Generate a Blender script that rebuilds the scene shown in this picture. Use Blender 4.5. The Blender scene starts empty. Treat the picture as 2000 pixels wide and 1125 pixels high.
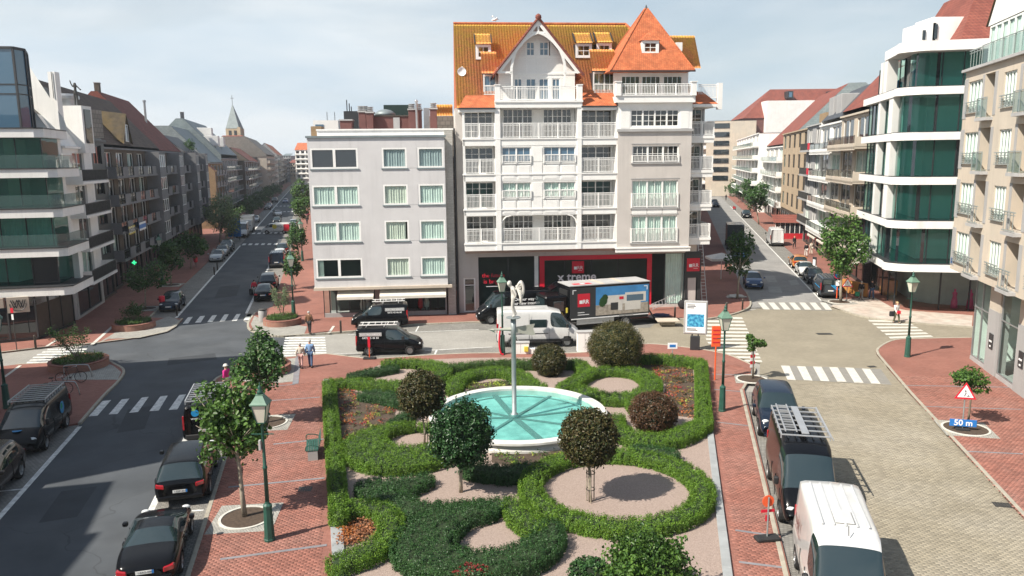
import bpy,bmesh,math,random
import numpy as np
from mathutils import Matrix,Vector
R=math.radians
rng=np.random.default_rng(7)
random.seed(7)
SC=bpy.context.scene
COL=SC.collection
# ------------------------------------------------------------------ camera
F,CAMH,PITCH,ROLL=1500.0,13.0,math.atan(250/1500.0),0.011
cd=bpy.data.cameras.new('camera');cam=bpy.data.objects.new('camera',cd);COL.objects.link(cam)
cd.sensor_width=36.0;cd.lens=F/2000.0*36.0;cd.clip_start=0.5;cd.clip_end=9000
fw=Vector((0,math.cos(PITCH),-math.sin(PITCH)));up0=Vector((0,math.sin(PITCH),math.cos(PITCH)));rt0=Vector((1,0,0))
rt=rt0*math.cos(ROLL)+up0*-math.sin(ROLL);up=up0*math.cos(ROLL)+rt0*math.sin(ROLL)
cam.matrix_world=Matrix(((rt.x,up.x,-fw.x,0),(rt.y,up.y,-fw.y,0),(rt.z,up.z,-fw.z,CAMH),(0,0,0,1)))
SC.camera=cam
# ------------------------------------------------------------------ sun, sky, exposure
SUN_EL,SH_AZ=R(46),R(32)
sv=Vector((math.cos(SH_AZ)*math.cos(SUN_EL),math.sin(SH_AZ)*math.cos(SUN_EL),-math.sin(SUN_EL)))
sd=bpy.data.lights.new('sun','SUN');so=bpy.data.objects.new('sun',sd);COL.objects.link(so)
sd.energy=5.0;sd.angle=R(0.6);sd.color=(1.0,0.93,0.82)
so.rotation_euler=sv.to_track_quat('-Z','Y').to_euler()
W=bpy.data.worlds.new('World');SC.world=W;W.use_nodes=True
nt=W.node_tree;nt.nodes.clear()
n_out=nt.nodes.new('ShaderNodeOutputWorld');n_bg=nt.nodes.new('ShaderNodeBackground');n_sky=nt.nodes.new('ShaderNodeTexSky')
n_sky.sky_type='NISHITA';n_sky.sun_disc=False;n_sky.sun_elevation=SUN_EL
n_sky.sun_rotation=math.atan2(-sv.x,-sv.y);n_sky.air_density=1.2;n_sky.dust_density=1.0;n_sky.ozone_density=1.0;n_sky.altitude=10
n_tc=nt.nodes.new('ShaderNodeTexCoord');n_map=nt.nodes.new('ShaderNodeMapping');n_map.inputs['Scale'].default_value=(1.0,1.0,4.2)
n_no=nt.nodes.new('ShaderNodeTexNoise');n_no.inputs['Scale'].default_value=1.9;n_no.inputs['Detail'].default_value=7;n_no.inputs['Roughness'].default_value=0.55;n_no.inputs['Distortion'].default_value=0.5
n_rp=nt.nodes.new('ShaderNodeValToRGB');n_rp.color_ramp.elements[0].position=0.30;n_rp.color_ramp.elements[1].position=0.68
n_rp.color_ramp.elements[0].color=(0.02,0.02,0.02,1);n_rp.color_ramp.elements[1].color=(0.55,0.55,0.55,1)
n_no2=nt.nodes.new('ShaderNodeTexNoise');n_no2 .inputs['Scale'].default_value=3.1;n_no2 .inputs['Detail'].default_value=6
n_r2=nt.nodes.new('ShaderNodeValToRGB');n_r2 .color_ramp.elements[0].position=0.34;n_r2 .color_ramp.elements[1].position=0.66
n_r2 .color_ramp.elements[0].color=(6.3,7.5,8.5,1);n_r2 .color_ramp.elements[1].color=(8.8,9.3,9.6,1)
n_mx=nt.nodes.new('ShaderNodeMix');n_mx.data_type='RGBA'
lk=nt.links.new
lk(n_tc.outputs['Generated'],n_map.inputs['Vector']);lk(n_map.outputs['Vector'],n_no.inputs['Vector']);lk(n_map.outputs['Vector'],n_no2 .inputs['Vector'])
lk(n_no.outputs['Fac'],n_rp.inputs['Fac']);lk(n_no2 .outputs['Fac'],n_r2 .inputs['Fac'])
n_sep=nt.nodes.new('ShaderNodeSeparateXYZ');lk(n_tc.outputs['Generated'],n_sep.inputs[0])
n_hz=nt.nodes.new('ShaderNodeMapRange');n_hz.inputs['From Min'].default_value=0.0;n_hz.inputs['From Max'].default_value=0.36;n_hz.inputs['To Min'].default_value=1.0;n_hz.inputs['To Max'].default_value=0.0
lk(n_sep.outputs['Z'],n_hz.inputs['Value'])
n_ad=nt.nodes.new('ShaderNodeMath');n_ad.operation='MULTIPLY_ADD';n_ad.inputs[1].default_value=0.72;n_ad.use_clamp=True
lk(n_hz.outputs[0],n_ad.inputs[0]);n_cv=nt.nodes.new('ShaderNodeMath');n_cv.operation='MULTIPLY_ADD';n_cv.inputs[1].default_value=-0.42
lk(n_sep.outputs['X'],n_cv.inputs[0]);lk(n_rp.outputs['Color'],n_cv.inputs[2]);lk(n_cv.outputs[0],n_ad.inputs[2]);lk(n_ad.outputs[0],n_mx.inputs['Factor']);lk(n_sky.outputs['Color'],n_mx.inputs['A']);lk(n_r2 .outputs['Color'],n_mx.inputs['B'])
lk(n_mx.outputs['Result'],n_bg.inputs['Color']);lk(n_bg.outputs['Background'],n_out.inputs['Surface'])
n_bg.inputs['Strength'].default_value=0.068
vs=SC.view_settings;vs.view_transform='Standard';vs.look='None';vs.exposure=0.6;vs.gamma=1.0;vs.use_curve_mapping=False
SC.cycles.max_bounces=6;SC.cycles.diffuse_bounces=3;SC.cycles.glossy_bounces=3;SC.cycles.transparent_max_bounces=12
SC.cycles.caustics_reflective=False;SC.cycles.caustics_refractive=False
# ------------------------------------------------------------------ pixel -> place
CR,SR,CP,SP=math.cos(ROLL),math.sin(ROLL),math.cos(PITCH),math.sin(PITCH)
def ray(px,py):
 u,v=px-1000.0,py-562.5
 ul,vl=u*CR-v*SR,u*SR+v*CR
 return (ul,F*CP-vl*SP,-F*SP-vl*CP)
def G(px,py,z=0.0):
 r=ray(px,py);t=(z-CAMH)/r[2]
 return Vector((r[0]*t,r[1]*t,z))
def GS(px,py):return G(px,py,0.10)
def at_depth(px,py,y):
 r=ray(px,py);t=y/r[1]
 return Vector((r[0]*t,y,CAMH+r[2]*t))
def xy(v):return (v[0],v[1])
# ------------------------------------------------------------------ materials
MATS={}
def _mat(name):
 m=bpy.data.materials.new(name);m.use_nodes=True
 MATS[name]=m
 b=m.node_tree.nodes['Principled BSDF']
 return m,m.node_tree,b
def col4(c):return (c[0],c[1],c[2],1.0)
def mat(name,c,rough=0.7,metal=0.0,var=0.10,scale=3.0,bump=0.0,bscale=40.0,spec=0.5,coat=0.0,island=0.0,c2=None,c2amt=0.0,c2scale=0.6,emit=None,streak=0.0,crack=0.0):
 m,t,b=_mat(name)
 b.inputs['Roughness'].default_value=rough;b.inputs['Metallic'].default_value=metal
 b.inputs['Specular IOR Level'].default_value=spec;b.inputs['Coat Weight'].default_value=coat
 b.inputs['Coat Roughness'].default_value=0.06
 if emit:b.inputs['Emission Color'].default_value=col4(emit[:3]);b.inputs['Emission Strength'].default_value=emit[3]
 nd=t.nodes.new
 src=None
 if var>0 or c2amt>0 or island>0 or bump>0:
  tc=nd('ShaderNodeTexCoord');geo=nd('ShaderNodeNewGeometry')
  rgb=nd('ShaderNodeRGB');rgb.outputs[0].default_value=col4(c);src=rgb.outputs[0]
  if c2amt>0:
   no=nd('ShaderNodeTexNoise');no.inputs['Scale'].default_value=c2scale;no.inputs['Detail'].default_value=5;no.inputs['Roughness'].default_value=0.62
   rp=nd('ShaderNodeValToRGB');rp.color_ramp.elements[0].position=0.42;rp.color_ramp.elements[1].position=0.66
   rp.color_ramp.elements[1].color=(c2amt,)*3+(1,)
   t.links.new(geo.outputs['Position'],no.inputs['Vector']);t.links.new(no.outputs['Fac'],rp.inputs['Fac'])
   mx=nd('ShaderNodeMix');mx.data_type='RGBA';mx.inputs['B'].default_value=col4(c2 or c)
   t.links.new(rp.outputs['Color'],mx.inputs['Factor']);t.links.new(src,mx.inputs['A']);src=mx.outputs['Result']
  if var>0:
   no=nd('ShaderNodeTexNoise');no.inputs['Scale'].default_value=scale;no.inputs['Detail'].default_value=6
   mr=nd('ShaderNodeMapRange');mr.inputs['From Min'].default_value=0.3;mr.inputs['From Max'].default_value=0.7
   mr.inputs['To Min'].default_value=1-var;mr.inputs['To Max'].default_value=1+var
   t.links.new(geo.outputs['Position'],no.inputs['Vector']);t.links.new(no.outputs['Fac'],mr.inputs['Value'])
   vm=nd('ShaderNodeVectorMath');vm.operation='SCALE'
   t.links.new(src,vm.inputs[0]);t.links.new(mr.outputs['Result'],vm.inputs['Scale']);src=vm.outputs['Vector']
  if streak>0:
   mp=nd('ShaderNodeMapping');mp.inputs['Scale'].default_value=(2.6,2.6,0.16);no=nd('ShaderNodeTexNoise');no.inputs['Scale'].default_value=1.0;no.inputs['Detail'].default_value=5;no.inputs['Roughness'].default_value=0.65
   t.links.new(geo.outputs['Position'],mp.inputs['Vector']);t.links.new(mp.outputs[0],no.inputs['Vector'])
   mr=nd('ShaderNodeMapRange');mr.inputs['From Min'].default_value=0.5;mr.inputs['From Max'].default_value=0.78;mr.inputs['To Min'].default_value=1.0;mr.inputs['To Max'].default_value=1-streak
   t.links.new(no.outputs['Fac'],mr.inputs['Value']);vm=nd('ShaderNodeVectorMath');vm.operation='SCALE';t.links.new(src,vm.inputs[0]);t.links.new(mr.outputs['Result'],vm.inputs['Scale']);src=vm.outputs['Vector']
  if crack>0:
   nw=nd('ShaderNodeTexNoise');nw.inputs['Scale'].default_value=0.5;va=nd('ShaderNodeVectorMath');va.operation='MULTIPLY_ADD';va.inputs[1].default_value=(2.5,2.5,0);t.links.new(geo.outputs['Position'],nw.inputs['Vector']);t.links.new(nw.outputs['Color'],va.inputs[0]);t.links.new(geo.outputs['Position'],va.inputs[2])
   vo=nd('ShaderNodeTexVoronoi');vo.feature='DISTANCE_TO_EDGE';vo.inputs['Scale'].default_value=0.16;t.links.new(va.outputs[0],vo.inputs['Vector'])
   mr=nd('ShaderNodeMapRange');mr.inputs['From Min'].default_value=0.001;mr.inputs['From Max'].default_value=0.004;mr.inputs['To Min'].default_value=1-crack;mr.inputs['To Max'].default_value=1.0
   t.links.new(vo.outputs['Distance'],mr.inputs['Value']);vm=nd('ShaderNodeVectorMath');vm.operation='SCALE';t.links.new(src,vm.inputs[0]);t.links.new(mr.outputs['Result'],vm.inputs['Scale']);src=vm.outputs['Vector']
  if island>0:
   mr=nd('ShaderNodeMapRange');mr.inputs['To Min'].default_value=1-island;mr.inputs['To Max'].default_value=1+island
   t.links.new(geo.outputs['Random Per Island'],mr.inputs['Value'])
   vm=nd('ShaderNodeVectorMath');vm.operation='SCALE'
   t.links.new(src,vm.inputs[0]);t.links.new(mr.outputs['Result'],vm.inputs['Scale']);src=vm.outputs['Vector']
  t.links.new(src,b.inputs['Base Color'])
  if bump>0:
   no=nd('ShaderNodeTexNoise');no.inputs['Scale'].default_value=bscale;no.inputs['Detail'].default_value=4
   t.links.new(geo.outputs['Position'],no.inputs['Vector'])
   bp=nd('ShaderNodeBump');bp.inputs['Strength'].default_value=bump;bp.inputs['Distance'].default_value=0.02
   t.links.new(no.outputs['Fac'],bp.inputs['Height']);t.links.new(bp.outputs['Normal'],b.inputs['Normal'])
 else :
  b.inputs['Base Color'].default_value=col4(c)
 return m
def brickmat(name,c1,c2,mortar,bw=0.2,bh=0.065,gap=0.01,rough=0.85,var=0.12,vert=True,rot=0.0,bump=0.3,scale=0.8,offset=0.5):
 """bricks or pavers in object/world space: vert -> on walls (u = x+y mix, v = z), else on the ground"""
 m,t,b=_mat(name);nd=t.nodes.new
 geo=nd('ShaderNodeNewGeometry');tc=nd('ShaderNodeTexCoord')
 br=nd('ShaderNodeTexBrick');br.offset=offset
 br.inputs['Color1'].default_value=col4(c1);br.inputs['Color2'].default_value=col4(c2);br.inputs['Mortar'].default_value=col4(mortar)
 br.inputs['Scale'].default_value=1.0;br.inputs['Brick Width'].default_value=bw;br.inputs['Row Height'].default_value=bh
 br.inputs['Mortar Size'].default_value=gap;br.inputs['Mortar Smooth'].default_value=0.2;br.inputs['Bias'].default_value=0.0
 if vert:
  sx=nd('ShaderNodeSeparateXYZ');ad=nd('ShaderNodeMath');ad.operation='ADD';cx=nd('ShaderNodeCombineXYZ')
  t.links.new(tc.outputs['Object'],sx.inputs[0]);t.links.new(sx.outputs['X'],ad.inputs[0]);t.links.new(sx.outputs['Y'],ad.inputs[1])
  t.links.new(ad.outputs[0],cx.inputs['X']);t.links.new(sx.outputs['Z'],cx.inputs['Y']);vec=cx.outputs[0]
 else :
  mp=nd('ShaderNodeMapping');mp.inputs['Rotation'].default_value=(0,0,-rot);t.links.new(geo.outputs['Position'],mp.inputs['Vector']);vec=mp.outputs[0]
 t.links.new(vec,br.inputs['Vector'])
 no=nd('ShaderNodeTexNoise');no.inputs['Scale'].default_value=scale;no.inputs['Detail'].default_value=6;no.inputs['Roughness'].default_value=0.6
 t.links.new(geo.outputs['Position'],no.inputs['Vector'])
 mr=nd('ShaderNodeMapRange');mr.inputs['From Min'].default_value=0.3;mr.inputs['From Max'].default_value=0.7;mr.inputs['To Min'].default_value=1-var;mr.inputs['To Max'].default_value=1+var
 t.links.new(no.outputs['Fac'],mr.inputs['Value'])
 vm=nd('ShaderNodeVectorMath');vm.operation='SCALE';t.links.new(br.outputs['Color'],vm.inputs[0]);t.links.new(mr.outputs['Result'],vm.inputs['Scale'])
 t.links.new(vm.outputs['Vector'],b.inputs['Base Color']);b.inputs['Roughness'].default_value=rough
 bp=nd('ShaderNodeBump');bp.inputs['Strength'].default_value=bump;bp.inputs['Distance'].default_value=0.01;bp.invert=True
 t.links.new(br.outputs['Fac'],bp.inputs['Height']);t.links.new(bp.outputs['Normal'],b.inputs['Normal'])
 return m
def glassmat(name,tint,clear=0.5,rough=0.02,refl=1.0,tr_c=(0.87,0.97,0.94)):
 """a pane: fresnel reflection over a tinted, partly clear body"""
 m,t,b=_mat(name);nd=t.nodes.new
 b.inputs['Base Color'].default_value=col4(tint);b.inputs['Roughness'].default_value=rough;b.inputs['IOR'].default_value=1.6;b.inputs['Specular IOR Level'].default_value=0.9*refl
 geo=nd('ShaderNodeNewGeometry');no=nd('ShaderNodeTexNoise');no.inputs['Scale'].default_value=0.7;no.inputs['Detail'].default_value=1
 bp=nd('ShaderNodeBump');bp.inputs['Strength'].default_value=0.06;bp.inputs['Distance'].default_value=0.1
 t.links.new(geo.outputs['Position'],no.inputs['Vector']);t.links.new(no.outputs['Fac'],bp.inputs['Height']);t.links.new(bp.outputs['Normal'],b.inputs['Normal'])
 if clear>0:
  tr=nd('ShaderNodeBsdfTransparent');tr.inputs['Color'].default_value=(*tr_c,1)
  mx=nd('ShaderNodeMixShader');fr=nd('ShaderNodeLayerWeight');pw=nd('ShaderNodeMath');pw.operation='POWER';pw.inputs[1].default_value=4.0
  mr=nd('ShaderNodeMapRange');mr.inputs['To Min'].default_value=clear;mr.inputs['To Max'].default_value=clear*0.15
  t.links.new(fr.outputs['Facing'],pw.inputs[0]);t.links.new(pw.outputs[0],mr.inputs['Value']);t.links.new(mr.outputs['Result'],mx.inputs['Fac'])
  t.links.new(b.outputs[0],mx.inputs[1]);t.links.new(tr.outputs[0],mx.inputs[2])
  t.links.new(mx.outputs[0],t.nodes['Material Output'].inputs['Surface'])
 return m
def leafmat(name,c,c2,rough=0.5,trans=0.25):
 m,t,b=_mat(name);nd=t.nodes.new
 geo=nd('ShaderNodeNewGeometry');rp=nd('ShaderNodeValToRGB');rp.color_ramp.elements[0].color=col4(c);rp.color_ramp.elements[1].color=col4(c2)
 t.links.new(geo.outputs['Random Per Island'],rp.inputs['Fac'])
 no=nd('ShaderNodeTexNoise');no.inputs['Scale'].default_value=1.7;no.inputs['Detail'].default_value=3
 mr=nd('ShaderNodeMapRange');mr.inputs['From Min'].default_value=0.3;mr.inputs['From Max'].default_value=0.7;mr.inputs['To Min'].default_value=0.72;mr.inputs['To Max'].default_value=1.25
 t.links.new(geo.outputs['Position'],no.inputs['Vector']);t.links.new(no.outputs['Fac'],mr.inputs['Value'])
 vm=nd('ShaderNodeVectorMath');vm.operation='SCALE';t.links.new(rp.outputs['Color'],vm.inputs[0]);t.links.new(mr.outputs['Result'],vm.inputs['Scale'])
 t.links.new(vm.outputs['Vector'],b.inputs['Base Color']);b.inputs['Roughness'].default_value=rough;b.inputs['Specular IOR Level'].default_value=0.35
 tr=nd('ShaderNodeBsdfTranslucent');t.links.new(vm.outputs['Vector'],tr.inputs['Color'])
 mx=nd('ShaderNodeMixShader');mx.inputs['Fac'].default_value=trans
 t.links.new(b.outputs[0],mx.inputs[1]);t.links.new(tr.outputs[0],mx.inputs[2]);t.links.new(mx.outputs[0],t.nodes['Material Output'].inputs['Surface'])
 return m
 # ------------------------------------------------------------------ mesh helpers
class MB:
 """collects polygons; build() links them as ONE mesh object"""
 def __init__(s):s.v=[];s.f=[];s.mi=[]
 def add(s,vs,fs,mi=0):
  o=len(s.v);s.v.extend([tuple(p) for p in vs]);s.f.extend([tuple(i+o for i in f) for f in fs]);s.mi.extend([mi]*len(fs));return s
 def quad(s,a,b,c,d,mi=0):return s.add([a,b,c,d],[(0,1,2,3)],mi)
 def box(s,x0,x1,y0,y1,z0,z1,mi=0):
  return s.add([(x0,y0,z0),(x1,y0,z0),(x1,y1,z0),(x0,y1,z0),(x0,y0,z1),(x1,y0,z1),(x1,y1,z1),(x0,y1,z1)],[(0,3,2,1),(4,5,6,7),(0,1,5,4),(1,2,6,5),(2,3,7,6),(3,0,4,7)],mi)
 def bbox(s,x0,x1,y0,y1,z0,z1,b=0.02,mi=0):
  xs,ys,zs=(x0,x1),(y0,y1),(z0,z1)
  b=min(b,(x1-x0)*.45,(y1-y0)*.45,(z1-z0)*.45)
  bm=bmesh.new();bmesh.ops.create_cube(bm,size=1)
  for v in bm.verts:v.co=Vector((xs[v.co.x>0],ys[v.co.y>0],zs[v.co.z>0]))
  bmesh.ops.bevel(bm,geom=bm.edges[:],offset=b,segments=1,affect='EDGES')
  s.addbm(bm,mi);return s
 def addbm(s,bm,mi=0):
  bm.verts.index_update();s.add([v.co[:] for v in bm.verts],[[v.index for v in f.verts] for f in bm.faces],mi);bm.free()
 def prism(s,poly,z0,z1,mi=0,bottom=False):
  n=len(poly);A=sum(poly[i][0]*poly[(i+1)%n][1]-poly[(i+1)%n][0]*poly[i][1] for i in range(n))
  if A<0:poly=poly[::-1]
  vs=[(p[0],p[1],z0) for p in poly]+[(p[0],p[1],z1) for p in poly]
  fs=[tuple(range(n,2*n))]+[(i,(i+1)%n,n+(i+1)%n,n+i) for i in range(n)]
  if bottom:fs.append(tuple(range(n-1,-1,-1)))
  return s.add(vs,fs,mi)
 def sheet(s,poly,z,mi=0):
  n=len(poly);A=sum(poly[i][0]*poly[(i+1)%n][1]-poly[(i+1)%n][0]*poly[i][1] for i in range(n))
  if A<0:poly=poly[::-1]
  return s.add([(p[0],p[1],z) for p in poly],[tuple(range(n))],mi)
 def tube(s,pts,r,n=8,cap=True,mi=0):
  pts=[Vector(p) for p in pts];rs=r if isinstance(r,(list,tuple)) else [r]*len(pts)
  vs=[];k=len(pts);nrm=None
  for i,p in enumerate(pts):
   t=(pts[min(i+1,k-1)]-pts[max(i-1,0)]).normalized()
   if nrm is None:
    nrm=t.orthogonal().normalized()
   else :
    nrm=(nrm-t*nrm.dot(t));nrm=nrm.normalized() if nrm.length>1e-6 else t.orthogonal().normalized()
   bi=t.cross(nrm)
   for j in range(n):
    a=2*math.pi*j/n;vs.append(p+(nrm*math.cos(a)+bi*math.sin(a))*rs[i])
  fs=[(i*n+j,i*n+(j+1)%n,(i+1)*n+(j+1)%n,(i+1)*n+j) for i in range(k-1) for j in range(n)]
  if cap:fs+=[tuple(range(n-1,-1,-1)),tuple(range((k-1)*n,k*n))]
  return s.add(vs,fs,mi)
 def lathe(s,prof,c=(0,0,0),n=16,mi=0,axis='z',cap=True):
  vs=[]
  for (r,h) in prof:
   for j in range(n):
    a=2*math.pi*j/n;x,y=r*math.cos(a),r*math.sin(a)
    vs.append((c[0]+x,c[1]+y,c[2]+h) if axis=='z' else ((c[0]+x,c[1]+h,c[2]+y) if axis=='y' else (c[0]+h,c[1]+x,c[2]+y)))
  k=len(prof)
  fs=[(i*n+j,i*n+(j+1)%n,(i+1)*n+(j+1)%n,(i+1)*n+j) for i in range(k-1) for j in range(n)]
  if cap:fs+=[tuple(range(n-1,-1,-1)),tuple(range((k-1)*n,k*n))]
  return s.add(vs,fs,mi)
 def bar(s,a,b,w,h=None,mi=0):
  """a rectangular bar from a to b"""
  a,b=Vector(a),Vector(b);t=(b-a);L=t.length;t=t/L;h=h or w
  side=t.cross(Vector((0,0,1)));
  if side.length<1e-4:side=Vector((1,0,0))
  side.normalize();upv=side.cross(t)
  vs=[p+side*sx*w/2+upv*sy*h/2 for p in (a,b) for sx,sy in ((-1,-1),(1,-1),(1,1),(-1,1))]
  return s.add(vs,[(0,1,2,3),(7,6,5,4),(0,4,5,1),(1,5,6,2),(2,6,7,3),(3,7,4,0)],mi)
 def xf(s, M):
  s.v=[tuple(M@Vector(p)) for p in s.v];return s
 def mesh(s,name,mats,smooth=False):
  me=bpy.data.meshes.new(name);me.from_pydata(s.v,[],s.f)
  for m in (mats if isinstance(mats,(list,tuple)) else [mats]):me.materials.append(m)
  if len(set(s.mi))>1:me.polygons.foreach_set('material_index',s.mi)
  if smooth:me.polygons.foreach_set('use_smooth',[True]*len(s.f))
  me.update();return me
 def build(s,name,mats,parent=None,smooth=False,loc=None,rz=None):
  if not s.f:return None
  return obj(name,s.mesh(name,mats,smooth),parent,loc,rz)
def obj(name,me,parent=None,loc=None,rz=None):
 o=bpy.data.objects.new(name,me);COL.objects.link(o)
 if parent:o.parent=parent
 if loc is not None:o.location=loc
 if rz is not None:o.rotation_euler=(0,0,rz)
 return o
def npmesh(name,v,quads,m,smooth=False,tris=None):
 """fast mesh from numpy: v (n,3), quads (m,4)"""
 me=bpy.data.meshes.new(name);v=np.asarray(v,dtype=np.float32)
 k=4 if quads is not None else 3;q=np.asarray(quads if quads is not None else tris,dtype=np.int32)
 me.vertices.add(len(v));me.vertices.foreach_set('co',v.ravel())
 me.loops.add(q.size);me.loops.foreach_set('vertex_index',q.ravel())
 me.polygons.add(len(q));me.polygons.foreach_set('loop_start',np.arange(0,q.size,k,dtype=np.int32))
 try:me.polygons.foreach_set('loop_total',np.full(len(q),k,dtype=np.int32))
 except Exception:pass
 if smooth:me.polygons.foreach_set('use_smooth',np.ones(len(q),dtype=bool))
 me.materials.append(m);me.update(calc_edges=True);return me
def thing(name,label,cat,loc=(0,0,0),rz=0.0,group=None):
 o=bpy.data.objects.new(name,None);COL.objects.link(o);o.empty_display_size=0.3
 o.location=loc;o.rotation_euler=(0,0,rz)
 return tag(o,label,cat,group)
def tag(o,label,cat,group=None):
 o['label']=label;o['category']=cat
 if group:o['group']=group
 return o
def struct(o):o['kind']='structure';return o
def stuff(o):o['kind']='stuff';return o
def copy_tree(o,parent=None):
 c=o.copy();COL.objects.link(c)
 if parent:c.parent=parent
 for ch in list(o.children):copy_tree(ch,c)
 return c
TS=bpy.data.scenes.new('workbench_scene')
def evaluated(o):
 TS.collection.objects.link(o);vl=TS.view_layers[0];vl.update()
 return bpy.data.meshes.new_from_object(o.evaluated_get(vl.depsgraph))
def text_mesh(body,size,name='lettering',bold=0.0,depth=0.004,align='CENTER',shear=0.0,space=1.0):
 cu=bpy.data.curves.new('txt','FONT');cu.body=body;cu.size=size;cu.align_x=align;cu.align_y='CENTER'
 cu.extrude=depth;cu.offset=bold;cu.resolution_u=3;cu.shear=shear;cu.space_character=space
 o=bpy.data.objects.new('txt',cu);me=evaluated(o);me.name=name
 bpy.data.objects.remove(o);bpy.data.curves.remove(cu)
 return me
def text(body,size,m,parent,loc,rot=(R(90),0,0),bold=0.0,name='lettering',align='CENTER',shear=0.0,width=None,space=1.0,depth=0.004):
 me=text_mesh(body,size,name,bold,depth,align,shear,space);me.materials.append(m)
 o=obj(name,me,parent,loc);o.rotation_euler=rot
 if width:
  xs=[v.co.x for v in me.vertices];w=max(xs)-min(xs)
  if w>0:o.scale=(width/w,width/w,1)
 return o
def inside(poly,X,Y):
 r=np.zeros(X.shape,bool);n=len(poly)
 for i in range(n):
  x0,y0=poly[i][0],poly[i][1];x1,y1=poly[(i+1)%n][0],poly[(i+1)%n][1]
  c=((y0>Y)!=(y1>Y))&(X<(x1-x0)*(Y-y0)/((y1-y0) or 1e-9)+x0);r^=c
 return r
def smooth_poly(pts,n=6,closed=False):
 """Catmull-Rom through 2D/3D points"""
 P=[Vector(p) for p in pts];out=[];k=len(P)
 for i in range(k if closed else k-1):
  p0=P[(i-1)%k] if closed or i>0 else P[i];p1=P[i];p2=P[(i+1)%k];p3=P[(i+2)%k] if closed or i+2<k else p2
  for j in range(n):
   t=j/n
   out.append(0.5*((2*p1)+(p2-p0)*t+(2*p0-5*p1+4*p2-p3)*t*t+(3*p1-p0-3*p2+p3)*t**3))
 if not closed:out.append(P[-1])
 return out
 # ================================================================== THE SETTING: ground, roads, pavements
M=MATS
ROT_L=math.atan2(0.969,-0.247)-math.pi/2;ROT_R=math.atan2(0.976,0.219)-math.pi/2
mat('asphalt',(0.062,0.07,0.08),0.88,crack=.28,var=0.2,scale=0.45,bump=0.25,bscale=160,c2=(0.085,0.092,0.10),c2amt=0.7,c2scale=0.25)
brickmat('paver_grey',(0.30,0.29,0.265),(0.35,0.335,0.305),(0.22,0.21,0.19),0.22,0.11,0.008,vert=False,rot=0.05,var=0.10,scale=0.35,bump=0.2)
brickmat('paver_beige',(0.258,0.227,0.17),(0.305,0.27,0.205),(0.175,0.155,0.118),0.22,0.11,0.009,vert=False,rot=ROT_R,var=0.12,scale=0.3,bump=0.2)
brickmat('paver_street',(0.26,0.255,0.245),(0.31,0.30,0.285),(0.19,0.185,0.18),0.22,0.11,0.008,vert=False,rot=ROT_R,var=0.14,scale=0.3,bump=0.2)
brickmat('paver_parking',(0.20,0.19,0.175),(0.27,0.26,0.235),(0.12,0.115,0.105),0.16,0.13,0.012,vert=False,rot=ROT_L,var=0.14,scale=0.6,bump=0.3)
brickmat('red_paving',(0.25,0.102,0.076),(0.295,0.132,0.10),(0.20,0.088,0.068),0.21,0.105,0.008,vert=False,rot=0.06,var=0.16,scale=0.35,bump=0.25)
brickmat('cobble',(0.33,0.32,0.29),(0.42,0.41,0.37),(0.20,0.19,0.17),0.11,0.11,0.012,vert=False,rot=0.1,var=0.16,scale=1.2,bump=0.5)
mat('red_brick_paver',(0.262,0.108,0.080),0.85,island=0.22,var=0.10,scale=0.5,c2=(0.285,0.16,0.132),c2amt=0.5,c2scale=0.35)
mat('beige_paver',(0.262,0.23,0.172),0.86,island=0.16,var=0.09,scale=0.4,c2=(0.335,0.305,0.25),c2amt=0.55,c2scale=0.22)
mat('mortar',(0.18,0.14,0.11),0.95,var=0.12)
mat('mortar_beige',(0.20,0.175,0.13),0.95,var=0.12)
mat('kerb_stone',(0.36,0.33,0.27),0.85,var=0.14,scale=2.5,bump=0.2,bscale=30)
mat('blue_stone',(0.30,0.315,0.32),0.8,var=0.14,scale=1.8,island=0.10)
mat('road_paint',(0.74,0.74,0.71),0.7,var=0.10,scale=3.0,c2=(0.30,0.30,0.29),c2amt=0.65,c2scale=4.0)
mat('white_paver',(0.60,0.585,0.53),0.8,var=0.10,scale=4.0,c2=(0.42,0.40,0.36),c2amt=0.4,c2scale=3.0)
mat('grey_band',(0.235,0.225,0.205),0.85,var=0.1)
mat('soil',(0.075,0.052,0.036),0.95,var=0.3,scale=8,bump=0.8,bscale=25)
mat('dark_iron',(0.07,0.068,0.065),0.6,metal=0.4,var=0.2)
mat('rubble',(0.50,0.45,0.39),0.95,var=0.16,scale=1.5,c2=(0.36,0.22,0.17),c2amt=0.5,c2scale=0.6,bump=0.5,bscale=12)
def xl(y):return -21.85-0.252*(y-36.74)
def xr(y):return -16.10-0.2455*(y-36.74)
def xk(y):return 12.96+0.2243*(y-41.84)
def xs(y):return 22.3+0.222*(y-72.5)
def xt(y):return 27.88+0.2225*(y-67.4)
def P(*pts,z=0.0):return [xy(G(a,b,z)) for a,b in pts]
o=MB().sheet([(-1800,-60),(1800,-60),(1800,3200),(-1800,3200)],-0.06).build('ground', M['paver_grey']);struct(o)
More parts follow.
